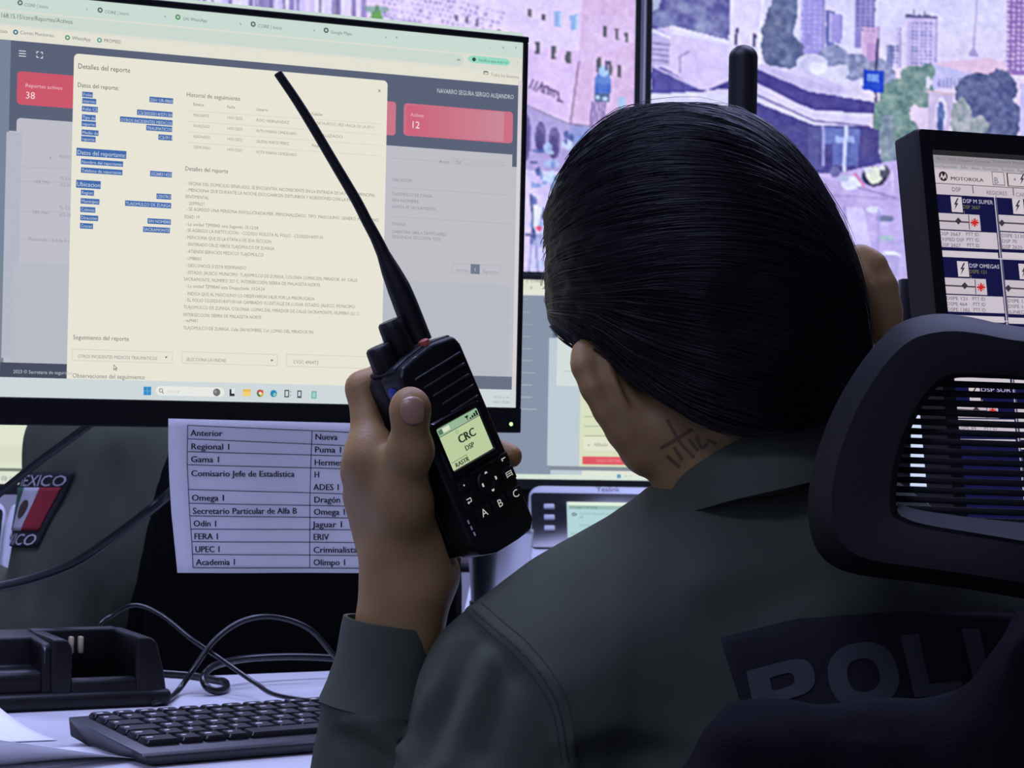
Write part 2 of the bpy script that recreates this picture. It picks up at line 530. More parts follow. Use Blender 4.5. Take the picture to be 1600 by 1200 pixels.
# ================================================================== the room
def slab(name, c, s, m):
    bm = bmesh.new(); box(bm, c, s); return struct(name, bm, M[m])
slab('floor', (0.3, 2.3, -0.05), (6.4, 7.4, 0.1), 'floor')
slab('ceiling', (0.3, 2.3, CEIL + 0.05), (6.4, 7.4, 0.1), 'ceiling')
slab('wall_back', (0.3, 6.05, CEIL / 2), (6.4, 0.1, CEIL), 'wall')
slab('wall_front', (0.3, -1.45, CEIL / 2), (6.4, 0.1, CEIL), 'wall')
slab('wall_left', (-2.95, 2.3, CEIL / 2), (0.1, 7.4, CEIL), 'wall')
slab('wall_right', (3.55, 2.3, CEIL / 2), (0.1, 7.4, CEIL), 'wall')
for (lx, ly), pw in LAMPS:
    t = thing('ceiling_light', 'rectangular ceiling light panel above the control room', 'ceiling light', (lx, ly, CEIL), group='ceiling light panels')
    bm = bmesh.new(); box(bm, (0, 0, -0.012), (1.2, 0.6, 0.024), bevel=0.004); obj('frame', bm, M['silver'], t)
    bm = bmesh.new(); box(bm, (0, 0, -0.026), (1.14, 0.54, 0.006)); obj('diffuser', bm, M['lamp'], t)

# ------------------------------------------------------------------ desks
YAW = 0.4525
E1 = np.array([math.cos(YAW), math.sin(YAW), 0]); E2 = np.array([-math.sin(YAW), math.cos(YAW), 0])
DESK_Z = 0.75
def desk(name, label, o, R, outline, legs, top=0.028):
    t = thing(name, label, 'desk', o, R)
    bm = bmesh.new()
    tb = bmesh.new()
    a = [tb.verts.new((x, y, 0)) for x, y in outline]; b = [tb.verts.new((x, y, -top)) for x, y in outline]
    tb.faces.new(a); tb.faces.new(b[::-1])
    for i in range(len(a)):
        j = (i + 1) % len(a); tb.faces.new((a[j], a[i], b[i], b[j]))
    bmesh.ops.recalc_face_normals(tb, faces=tb.faces[:])
    bmesh.ops.bevel(tb, geom=tb.edges[:], offset=0.003, segments=2, affect='EDGES', profile=0.5)
    merge(bm, tb); obj('desk_top', bm, M['desk'], t)
    for x, y in legs:
        bm = bmesh.new(); box(bm, (x, y, (-DESK_Z - top) / 2), (0.05, 0.05, DESK_Z - top), bevel=0.003); obj('leg', bm, M['desk_leg'], t)
    return t
R_DESK = rz(YAW)
D0 = np.array([-0.324, 2.175, DESK_Z])
desk('office_desk', 'white desk in the foreground carrying the keyboard and charging cradle', D0, R_DESK,
     [(-0.85, -0.62), (0.30, -0.62), (0.36, -1.02), (1.15, -1.02), (1.15, 0), (-0.85, 0)],
     [(-0.8, -0.57), (-0.8, -0.05), (1.1, -0.05), (1.1, -0.97), (0.42, -0.97)])
desk('office_desk', 'white desk behind the person, carrying the desk phone and steel tumbler', (0, 0, DESK_Z), np.eye(3),
     [(-0.056, 2.66), (1.7, 2.66), (1.7, 4.25), (-0.056, 4.25)], [(-0.01, 2.71), (1.65, 2.71), (1.65, 4.2), (-0.01, 4.2)])
desk('office_desk', 'white desk at the far left in front of the second person', (0, 0, DESK_Z), np.eye(3),
     [(-1.9, 3.1), (-0.5, 3.1), (-0.5, 4.25), (-1.9, 4.25)], [(-1.85, 3.15), (-0.55, 3.15), (-1.85, 4.2), (-0.55, 4.2)])

# ================================================================== main monitor
R_MON = rodrigues(np.array([-0.0038, 0.0051, 0.4525])); T_MON = np.array([-0.2352, 1.7697, 1.1622])
MW, MH = 0.531, 0.299
mon = thing('computer_monitor', 'large black monitor showing a red, white and blue report page, paper taped below it', 'monitor', T_MON, R_MON)
bm = bmesh.new()
box(bm, (0, 0.0085, -0.008), (MW + 0.009, 0.015, MH + 0.0255), bevel=0.0015)
box(bm, (0, 0.026, -0.01), (MW * 0.72, 0.03, MH * 0.66), bevel=0.012)
obj('housing', bm, M['black_plastic'], mon)
bm = bmesh.new()
for c, s in (((0, 0, MH / 2 + 0.0026), (MW + 0.0095, 0.004, 0.0052)), ((-MW / 2 - 0.0022, 0, 0), (0.0044, 0.004, MH)), ((MW / 2 + 0.0022, 0, 0), (0.0044, 0.004, MH)),
             ((0, 0, -MH / 2 - 0.0103), (MW + 0.0095, 0.004, 0.0206))):
    box(bm, c, s, bevel=0.0007, seg=1)
obj('bezel', bm, M['black_satin'], mon)
bm = bmesh.new(); lathe(bm, [(0, -0.0005), (0.0016, -0.0005), (0.0016, 0.0006), (0, 0.0008)], 12, m4(rx(math.pi / 2), (MW / 2 - 0.0045, -0.0018, -MH / 2 - 0.0135)))
obj('power_light', bm, M['led'], mon)
# arm to a post clamped on the far edge of the desk
postp = R_MON.T @ (np.array([-0.106, 2.31, 0.70]) - T_MON)
bm = bmesh.new()
tube(bm, [postp, postp + np.array([0, 0, 0.5])], 0.016, 16); obj('post', bm, M['black_satin'], mon)
bm = bmesh.new(); box(bm, postp + np.array([0, -0.03, 0.036]), (0.06, 0.09, 0.012), bevel=0.003); box(bm, postp + np.array([0, 0.015, 0.005]), (0.06, 0.02, 0.07), bevel=0.003); obj('clamp', bm, M['black_satin'], mon)
bm = bmesh.new(); tube(bm, spline([postp + np.array([0, 0, 0.44]), (0.0, postp[1] * 0.55, 0.0), (0, 0.06, -0.01)], 6), 0.014, 12)
box(bm, (0, 0.05, -0.01), (0.11, 0.012, 0.11), bevel=0.003); obj('arm', bm, M['black_satin'], mon)

# what the screen shows
cv = Canvas(T_MON, R_MON[:, 0], R_MON[:, 2])
HEAD = (90, 98, 120); CREAM = (232, 229, 214); GREY = (186, 187, 196); INK = (120, 120, 122); DK = (70, 72, 76)
w2, h2 = MW / 2, MH / 2
cv.urect(-w2, -h2, w2, h2, (188, 189, 198), 0)
def band(y0, y1, col, layer):      # heights where the band crosses x=400
    v0, v1 = cv.px(400, y0)[1], cv.px(400, y1)[1]
    cv.urect(-w2, min(v0, v1), w2, max(v0, v1), col, layer)
band(10, 52, (201, 219, 210), 1); band(52, 77, (220, 221, 210), 1); band(77, 97, (226, 225, 212), 1)
a = cv.px(400, 55); b = cv.px(724, 95)
cv.urect(-w2 + 0.03, cv.px(400, 74)[1], b[0], a[1], (203, 217, 208), 2, 0.004)
cv.rect(731, 86, 797, 103.5, (150, 218, 196), 2, 0.004)
cv.urect(-w2, cv.px(805, 261)[1], w2 - 0.0015, cv.px(400, 97)[1], HEAD, 1)
cv.urect(-w2, -h2, cv.px(11.5, 300)[0], cv.px(400, 97)[1], (122, 132, 152), 2)
p = cv.px(10, 206); q = cv.px(26, 560); cv.urect(p[0], q[1], q[0] , p[1], (180, 183, 197), 3)
cv.urect(cv.px(26, 184)[0], -h2, cv.px(799, 300)[0], cv.px(26, 184)[1], (190, 190, 200), 2, 0.003)
cv.urect(cv.px(26, 184)[0], -h2, cv.px(799, 300)[0], cv.px(24, 410)[1], (184, 186, 197), 3)
cv.urect(cv.px(610, 290)[0], cv.px(24, 410)[1], cv.px(799, 300)[0], cv.px(26, 184)[1], (190, 190, 197), 3)
cv.rect(27, 111, 130, 171, (205, 88, 108), 3, 0.003)
cv.rect(590, 157, 617.5, 212, (204, 118, 138), 3, 0.0025)
cv.rect(631, 161, 800.5, 224.5, (204, 112, 134), 3, 0.003)
for k in range(12):
    x = 631 + 150 * k / 12 + 4; t_ = k / 12
    cv.rect(x, 164 + t_ * 11, x + 14, 212 + t_ * 10, (206 - 6 * t_, 100 + 40 * t_, 124 + 30 * t_), 4)
cv.rect(0, 566, 116, 592, (70, 77, 95), 4)
cv.rect(737, 587, 799, 609, (104, 112, 130), 4)
# taskbar
cv.urect(-w2, -h2, w2, cv.px(400, 599)[1], (206, 216, 219), 6)
# scrollbar strip
cv.urect(cv.px(806, 300)[0], cv.px(800, 610)[1], w2, cv.px(805, 126)[1], (214, 209, 214), 5)
# report dialog
ml, mr = cv.px(110.5, 300)[0], cv.px(601.5, 300)[0]
cv.urect(ml, cv.px(400, 599)[1], mr, cv.px(360, 105)[1], CREAM, 5, 0.0035)
cv.urect(ml, cv.px(400, 599)[1] - 0.001, mr, cv.px(360, 200)[1], CREAM, 5.2)
L, LB = 7, 6.5
def tx(x, y, s, h, col=INK, x1=None, bold=0, right=False): cv.text(x, y, s, h, col, L, x1, right, 0.0, bold)
# browser chrome
for x, y, s in ((37, 10, 'CORE | Inicio'), (163, 21, 'CORE | Inicio'), (285, 31.5, '(34) WhatsApp'), (402, 43, 'CORE | Inicio'), (516, 52.5, 'Google Maps')):
    tx(x, y, s, 5.2, (110, 122, 120), x + (38 if 'Goo' not in s else 33))
for x, y, c in ((31, 4.5, (90, 104, 100)), (156, 16, (84, 94, 94)), (277.5, 27, (60, 140, 84)), (395, 38, (84, 94, 94)), (509, 47.5, (70, 80, 80))):
    cv.disc(x, y, 4.2, c, L); cv.disc(x, y, 2.1, (190, 210, 200), L + 0.3)
for x, y in ((136, 14), (258, 25.5), (376, 37), (491, 47), (603, 57.5)): tx(x - 2, y + 2, 'x', 4, (70, 76, 76))
tx(617, 61, '+', 5, (70, 76, 76))
tx(-6, 26.5, '2.168.15.15/core/Reportes/Activos', 7.0, (96, 108, 104), 113)
for x, y, s, x1, c in ((-12, 50, 'Inicio', 11, None), (31, 53.5, 'Correo Monitoreo..', 86, (50, 110, 130)), (112, 62, 'WhatsApp', 141, (70, 150, 90)), (162, 66, 'PROMED', 188, (90, 160, 150))):
    tx(x, y, s, 5.4, (112, 112, 108), x1)
    if c:
        cv.disc(x - 7, y - 3, 4.0, c, L); cv.disc(x - 7, y - 3, 1.9, (225, 225, 214), L + 0.3)
for x, s in ((765, '-'), (784, 'o'), (804, 'x')): tx(x, 76, s, 4.5, (90, 90, 90))
tx(713, 95, 'xk', 4.5, (80, 84, 80)); cv.disc(740, 93, 3.2, (50, 70, 66), L)
tx(747, 96, 'Verifica que eres tu', 4.6, (80, 120, 108), 792)
tx(807, 100, ':', 6, (90, 90, 90))
cv.rect(755, 111, 762, 117, (90, 96, 92), L); cv.rect(756, 113, 761.2, 116.4, (222, 220, 208), L + 0.3)
tx(766, 119, 'Todos los favoritos', 5, (130, 128, 120), 810)
# header
for k in range(3): cv.line(29, 79.5 + k * 4, 40, 80.4 + k * 4, 1.2, (226, 228, 232), L)
for x, y in ((57, 81), (66, 82), (57, 90), (66, 91)):
    dx = 3 if x < 60 else -3; dy = 3 if y < 86 else -3
    cv.line(x, y, x + dx, y, 1.2, (230, 232, 236), L); cv.line(x, y, x, y + dy, 1.2, (230, 232, 236), L)
tx(682, 145, 'NAVARRO SEGURA SERGIO ALEJANDRO', 7, (205, 208, 216), 802)
tx(39, 136, 'Reportes activos', 5.8, (238, 190, 196), 97)
tx(39, 154, '38', 11, (244, 214, 216)); tx(641, 182, 'Activos', 5.8, (232, 190, 198), 661); tx(641, 200, '12', 11, (246, 226, 230))
# page behind the dialog
for x, y, s, x1 in ((76, 248, 's', 80), (92, 247, 'FOLIO', 110), (52, 286, 'VER MAS', 78), (93, 281, 'TL CA', 110), (93, 291, '(CS-20', 110), (50, 334, 'VER MAS', 77), (92, 327, 'TL CA', 110), (92, 338, '(CS-20', 110), (43, 375.5, 'Mostrando 1 a 2 de 2 r', 108)):
    tx(x, y, s, 5, (150, 150, 160), x1)
for x, y, s, x1 in ((612, 283, 'UBICACION', 643), (612, 305, 'TLAJOMULCO DE ZUNIGA', 675), (612, 315, 'SIN NOMBRE', 654), (612, 325, 'SANTA FE SACRAMONTE', 680), (611, 352, 'TONALA', 633), (611, 364, 'CARRETERA LIBRE A ZAPOTLANEJO', 697), (611, 372, 'SEGUNDA SECCION 7032', 688), (686, 255, 'Buscar', 702), (711, 256, 'TEX', 720)):
    tx(x, y, s, 4.8, (140, 142, 150), x1)
for y in (271, 293, 340, 385): cv.line(30, y - 10, 110, y - 8, 0.7, (172, 173, 182), L - 3)
for y in (245, 291, 336): cv.line(608, y + 2, 797, y + 14, 0.7, (172, 174, 182), L - 3)
cv.rect(706, 247, 784, 262, (180, 181, 188), 4.2); cv.rect(707, 248, 783, 261, (188, 188, 195), 4.4)
cv.rect(706, 411, 781, 430, (176, 178, 186), 4.2); cv.rect(707, 412, 780, 429, (190, 191, 198), 4.4); cv.rect(735, 412.5, 749, 428.5, (112, 122, 140), 4.6)
tx(711, 424, 'Anterior', 4.5, (150, 150, 160), 732); tx(740, 424, '1', 5, (225, 225, 230)); tx(753, 426, 'Siguiente', 4.5, (150, 150, 160), 778)
tx(20, 583, '2023 © Secretaria de seguridad', 5.4, (186, 190, 198), 112)
# dialog text
tx(121, 107, 'Detalles del reporte', 8, DK, 203); tx(590, 144, 'x', 6.5, DK)
tx(120.5, 136, 'Datos del reporte:', 7, DK, 185)
HL = (64, 106, 172); HT = (205, 214, 226)
def hl(x0, y0, x1, y1, s):
    sl = 0.052 * (x1 - x0); hh = 12.5 if s[:5] in ('Datos', 'Ubica') else 8.6; ym = (y0 + y1) / 2
    a, b = cv.px(x0, ym - sl / 2), cv.px(x1, ym + sl / 2); m = (a[1] + b[1]) / 2; e = abs(cv.px(x0, ym + hh / 2)[1] - cv.px(x0, ym)[1])
    cv.urect(a[0], m - e, b[0], m + e, HL, LB); cv.text(x0 + 1, ym - sl / 2 + hh * 0.28, s, hh * 0.56, HT, L + 0.5, x1 - 1)
for r in ((128, 143, 144.5, 153, 'Folio'), (128, 154, 150, 162.5, 'interno:'), (127.5, 166, 152.5, 175.5, 'Folio CS'), (127.5, 179, 149, 188.5, 'Tipo de'), (127, 189.5, 149.5, 198.5, 'reporte:'), (127, 203, 153.5, 212, 'Medio de'), (126.5, 213, 149, 222, 'reporte:'),
          (233, 152, 270, 161.5, '2501 UR-0860'), (213.5, 173, 269, 182, 'CS/2025014/07130'), (187, 184, 269, 194.5, 'OTROS INCIDENTES MEDICOS'), (228, 196, 268.5, 206, 'TRAUMATICOS'), (247, 211, 268.5, 219, 'C5/911'),
          (119, 232.5, 197, 247, 'Datos del reportante:'), (126, 249.5, 192, 259.5, 'Nombre del reportante:'), (126, 262.5, 191, 273, 'Telefono de reportante:'), (234, 268, 268, 276.5, '3328831425'),
          (118.5, 281.5, 157, 295, 'Ubicacion'), (126, 297, 146.5, 305.5, 'Region:'), (125.5, 310.5, 155, 319, 'Municipio:'), (125, 323.5, 148.5, 332, 'Colonia:'), (125, 336.5, 153, 345, 'Direccion:'), (124.5, 349, 145, 357.5, 'Cruces:'),
          (244, 303, 267, 311.5, 'CENTRO'), (195, 314, 267, 325, 'TLAJOMULCO DE ZUNIGA'), (230, 341.5, 266.5, 351, 'SIN NOMBRE'), (223, 355, 265, 363.5, 'SACRAMONTE')): hl(*r)
tx(290.5, 151, 'Historial de seguimiento', 7, (104, 104, 106), 375)
for x, y, s, x1 in ((301, 165, 'Estatus', 318), (354, 169, 'Fecha', 367), (400, 173, 'Usuario', 418), (486, 180, 'Celular', 504)): tx(x, y, s, 4.6, (110, 108, 106), x1)
for k, (s0, s1, s2, s3) in enumerate((('PENDIENTE', '14/01/2025', 'ROCI HERNANDEZ', 'CS DE HURTOS, VEZ UNICA DE LA 07:11'), ('VISUALIZADO', '14/01/2025', 'RUTH MARINA CANDELARIO', 'VISUALIZADO'), ('ASIGNADO', '14/01/2025', 'SELENE MARTE PEREZ', 'Asignado'), ('DESPACHADO', '14/01/2025', 'RUTH MARINA CANDELARIO', ''))):
    y = 182 + k * 16.6
    tx(301, y, s0, 4.6, (146, 144, 140), 326 + k); tx(353.5, y + 4, s1, 4.6, (146, 144, 140), 378); tx(400, y + 8, s2, 4.6, (146, 144, 140), 451 + (k % 2) * 12)
    if s3: tx(486, y + 12 + (2 if k else 0), s3, 4.6, (150, 148, 144), 584 if k == 0 else (535 if k == 1 else 510))
    cv.line(292, y - 9, 594, y + 12, 0.6, (205, 203, 192), L - 1)
tx(288.5, 266.5, 'Detalles del reporte', 6.8, (96, 96, 100), 356)
DET = [(290, 289, '- VECINA DEL DOMICILIO SENALADO, SE ENCUENTRA INCONSCIENTE EN LA ENTRADA DE LA PUERTA PRINCIPAL', 586, 304), (290, 299, '- MENCIONA QUE DURANTE LA NOCHE ESCUCHARON DISTURBIOS Y AGRESIONES CON LA PAREJA', 560, 309), (288.5, 309.5, 'SENTIMENTAL', 326, 0), (291, 320, '- 25993621', 318, 0),
       (290.5, 329, '- SE AGREGO UNA PERSONA INVOLUCRADA:MER. PERSONALIZADO, TIPO: MASCULINO, GENERO: MASCULINO', 591, 345), (287.5, 341, 'EDAD 19', 311, 0), (289, 352.5, '- La unidad TJM0043 esta llegando 10:12:04', 403, 0), (288.5, 362, '- SE AGREGO LA INSTITUCION - CODIGO VIOLETA AL FOLIO - CS/2025014/07110', 504, 0),
       (288.5, 373, '- MENCIONA QUE ES LA ETAPA 6 DE 3DA SECCION', 423, 0), (290, 384, '- ENTERADO CRUZ VERDE TLAJOMULCO DE ZUNIGA', 428, 0), (290, 395, '- ATIENDE SERVICIOS MEDICOS TLAJOMULCO', 411, 0), (289.5, 406, '- UM880A3', 314, 0), (289.5, 417, '- DESCONOCE SI ESTA RESPIRANDO', 384, 0),
       (289, 428, '- ESTADO: JALISCO, MUNICIPIO: TLAJOMULCO DE ZUNIGA, COLONIA: LOMAS DEL MIRADOR, AV. CALLE', 558, 0), (286.5, 438.5, 'SACRAMONTE, NUMERO 327 C, INTERSECCION SIERRA DE MALAGETA NORTE.', 501, 0), (289, 449, '- La unidad TJM0043 esta Despachada: 10:24:24', 413, 0), (288.5, 461, '- INDICA QUE AL MASCULINO LO OBSERVARON SALIR POR LA MADRUGADA', 491, 0),
       (288.5, 471, '- EL FOLIO CS/2025/014/07130 HA CAMBIADO SU DETALLE DE LUGAR: ESTADO: JALISCO, MUNICIPIO:', 555, 0), (286, 482, 'TLAJOMULCO DE ZUNIGA, COLONIA: LOMAS DEL MIRADOR DE CALLE SACRAMONTE, NUMERO 321 C', 561, 0), (285.5, 494, 'INTERSECCION: SIERRA DE MALAGETA NORTE.', 409, 0), (286, 503, '- nuM401', 308, 0), (285.5, 514.5, 'TLAJOMULCO DE ZUNIGA, Calle SIN NOMBRE, Col. LOMAS DEL MIRADOR EN', 489, 0)]
for x, y, s, x1, _ in DET: tx(x, y, s, 5.2, (136, 134, 130), x1)
tx(113.5, 530, 'Seguimiento del reporte', 7, (96, 98, 104), 201)
for x0, y0, x1, y1 in ((112.5, 545, 269, 568), (284, 549, 433, 572), (447, 553, 598, 577)):
    cv.rect(x0, y0, x1, y1, (206, 205, 194), LB); cv.rect(x0 + 0.9, y0 + 0.9, x1 - 0.9, y1 - 0.9, (230, 228, 214), LB + 0.3)
tx(120.5, 559, 'OTROS INCIDENTES MEDICOS TRAUMATICOS', 5.2, (140, 138, 132), 245); tx(290.5, 564, 'SELECCIONA LA UNIDAD', 5.2, (140, 138, 132), 353); tx(457.5, 568, 'CV2C 4904T2', 5.2, (140, 138, 132), 497)
for x, y in ((259, 557), (424, 562)): cv.ppoly([(x - 2, y), (x + 2.5, y), (x, y + 3)], (90, 90, 90), L)
cv.ppoly([(177, 569), (177, 579), (179.5, 577), (181, 580), (182, 579.5), (181, 576.5), (183.5, 576)], (120, 118, 116), L); cv.ppoly([(178, 571), (178, 577), (179.5, 575.5), (181, 575.2)], (240, 238, 228), L + 0.3)
tx(112.5, 590, 'Observaciones del seguimiento', 7, (108, 110, 112), 225.5)
# taskbar icons
cv.rect(224, 604, 235.5, 617.5, (50, 140, 200), L); cv.line(229.7, 604, 229.7, 618, 0.7, (120, 190, 226), L + 0.3); cv.line(224, 611, 235.5, 611, 0.7, (120, 190, 226), L + 0.3)
cv.rect(243, 603, 350, 620, (232, 233, 228), L, 0.0035); cv.disc(251, 610, 3.2, (80, 84, 86), L + 0.3); cv.disc(251, 610, 2.2, (232, 233, 228), L + 0.6); cv.line(253, 612.5, 255, 615, 1.1, (80, 84, 86), L + 0.6)
tx(261, 614, 'Buscar', 5.4, (140, 140, 140), 280); cv.disc(338, 613, 6, (110, 112, 112), L + 0.3); cv.disc(336, 612, 2.5, (150, 150, 146), L + 0.6)
cv.rect(357, 607, 366, 619, (226, 228, 228), L); cv.ppoly([(358, 608), (361, 608), (361, 615), (366, 615), (366, 619), (358, 619)], (40, 42, 44), L + 0.3)
cv.rect(379, 608, 391, 619, (226, 186, 84), L); cv.rect(379, 612, 391, 619, (240, 208, 120), L + 0.3)
cv.disc(406, 614.5, 5.8, (70, 120, 70), L); cv.ppoly([(406, 614.5), (400.5, 612), (403, 609), (410, 609.5), (411.5, 613)], (200, 80, 60), L + 0.2); cv.ppoly([(406, 614.5), (411.5, 613), (411, 618), (406, 620)], (220, 180, 60), L + 0.2); cv.disc(406, 614.5, 2.4, (226, 224, 214), L + 0.4)
cv.disc(427, 615, 5.6, (40, 130, 180), L); cv.disc(428.5, 616.5, 3, (120, 200, 180), L + 0.3)
cv.rect(444, 609, 451, 621, (60, 84, 88), L); cv.rect(445.5, 611, 449.5, 619, (206, 216, 219), L + 0.3); cv.disc(453.5, 612, 0.9, (60, 110, 130), L); cv.disc(453.5, 618, 0.9, (60, 110, 130), L)
cv.rect(464, 610, 470.5, 622, (60, 84, 98), L); cv.rect(465.4, 612, 469, 619, (206, 216, 219), L + 0.3)
cv.rect(486, 611, 494, 623, (110, 176, 176), L); cv.rect(487.5, 613, 492.5, 621, (160, 206, 200), L + 0.3)
tx(770, 622, '10:33 a. m.', 4, (150, 150, 158), 796); tx(768, 630, '14/01/2025', 4, (150, 150, 158), 796)
scr = cv.build('screen', M['display'], mon)
scr['label'] = 'lit screen with a report dialog over a web page'

# ------------------------------------------------------------------ paper taped under the screen
PN = R_MON[:, 1]
po = T_MON - PN * 0.004
pc = Canvas(po, R_MON[:, 0], R_MON[:, 2], 0.00006)
PW = (232, 232, 238)
sheet = [(264, 654), (330, 656), (400, 657.5), (470, 659), (540, 661), (585, 662), (587, 700), (586, 760), (583, 820), (580, 860), (578, 888), (572, 893), (500, 894), (420, 894.5), (340, 894.5), (273, 894), (270.5, 860), (266, 800), (264, 740)]
uv = [pc.px(*p) for p in sheet]
bm = bmesh.new()
# a grid follows the outline rows so that the sheet can curl a little
def paper_point(u, v):
    sag = 0.010 * math.sin(max(0.0, -0.155 - v) * 9) ** 2
    return po + R_MON[:, 0] * u + R_MON[:, 2] * v - PN * (sag + 0.0015 * math.sin(u * 60))
NU, NV = 14, 18
def edge_x(y, left):
    pts = [(654, 264), (700, 263.5), (740, 264), (800, 266), (860, 270.5), (894, 273)] if left else [(654, 585), (700, 587), (760, 586), (820, 583), (860, 580), (894, 577)]
    for (a, b), (c, d) in zip(pts[:-1], pts[1:]):
        if y <= c: return b + (d - b) * (y - a) / (c - a)
    return pts[-1][1]
V = []; F = []
for j in range(NV + 1):
    y = 654 + (894 - 654) * j / NV
    xl, xr = edge_x(y, True), edge_x(y, False)
    for i in range(NU + 1):
        x = xl + (xr - xl) * i / NU
        yy = y + (x - 264) * 0.025 * (1 - j / NV)
        V.append(paper_point(*pc.px(x, yy)))
for j in range(NV):
    for i in range(NU):
        k = j * (NU + 1) + i; F.append((k, k + 1, k + NU + 2, k + NU + 1))
paper = obj_np('paper_sheet', V, F, M['paper'])
sm = paper.modifiers.new('thickness', 'SOLIDIFY'); sm.thickness = 0.00015; sm.offset = 1
tag(paper, 'white printed sheet with a two-column list, taped under the monitor', 'paper')
# the printed list
pr = Canvas(po, R_MON[:, 0], R_MON[:, 2], 0.0)
BL = (44, 44, 52)
def pl(x0, y0, x1, y1, w=1.1):
    n = max(1, int(math.hypot(x1 - x0, y1 - y0) / 14))
    for k in range(n): pr.line(x0 + (x1 - x0) * k / n, y0 + (y1 - y0) * k / n, x0 + (x1 - x0) * (k + 1) / n, y0 + (y1 - y0) * (k + 1) / n, w, BL, 1)
ROWS = [(664.5, 673), (685.5, 694), (705.5, 711), (726, 731), (764.5, 770), (786, 789.5), (805.5, 808), (826, 826.8), (845.5, 846.5), (865, 866.5), (886, 886.5)]
XL = [293.5, 293, 292.5, 292, 293, 293.5, 294, 295, 296, 296.5, 297]; XM = [488, 487, 486, 485, 483, 482, 481.5, 481, 480, 479.5, 479]
for k, (ya, yb) in enumerate(ROWS):
    s_ = (yb - ya) / 194
    pl(XL[k], ya, 577, ya + s_ * (577 - XL[k]))
for k in range(10):
    pl(XL[k], ROWS[k][0], XL[k + 1], ROWS[k + 1][0]); pl(XM[k], ROWS[k][1], XM[k + 1], ROWS[k + 1][1])
ROWT = [('Anterior', 297.5, 681, 346, 'Nueva', 492, 687, 526), ('Regional 1', 297.5, 702, 356, 'Puma 1', 491, 707, 531), ('Gama 1', 297, 722, 340, 'Hermes 1', 490, 727, 541),
        ('Comisario Jefe de Estadística', 297, 744, 459, 'H', 489.5, 746, 497), ('', 0, 0, 0, 'ADES 1', 488, 765.5, 526), ('Omega 1', 297, 782, 346, 'Dragón 1', 488, 785, 536),
        ('Secretario Particular de Alfa B', 298, 802.5, 461, 'Omega 1', 487, 804, 534), ('Odín 1', 298.5, 822, 333, 'Jaguar 1', 485.5, 823.5, 530), ('FERA 1', 299, 842, 335, 'ERIV', 485, 843, 509),
        ('UPEC 1', 300, 862, 337, 'Criminalista 1', 484.5, 863, 559), ('Academia 1', 301, 882, 360, 'Olimpo 1', 484, 882.5, 532)]
for a_, x, y, x1, b_, x2, y2, x3 in ROWT:
    if a_: pr.text(x, y, a_, 9.5, BL, 1, x1, bold=1)
    pr.text(x2, y2, b_, 9.5, BL, 1, x3, bold=1)
pm_v = [paper_point(u, v) - PN * 0.0005 for u, v, l in pr.V]
me = bpy.data.meshes.new('printed_list'); me.from_pydata([tuple(v) for v in pm_v], [], pr.F); me.update()
ca = me.color_attributes.new('picture', 'FLOAT_COLOR', 'POINT'); ca.data.foreach_set('color', np.concatenate([np.array(pr.C), np.ones((len(pr.C), 1))], 1).astype(np.float32).ravel())
o = link('printed_list', me, None, [M['print']]); adopt(o, paper); o['label'] = 'black ruled table and words printed on the sheet'
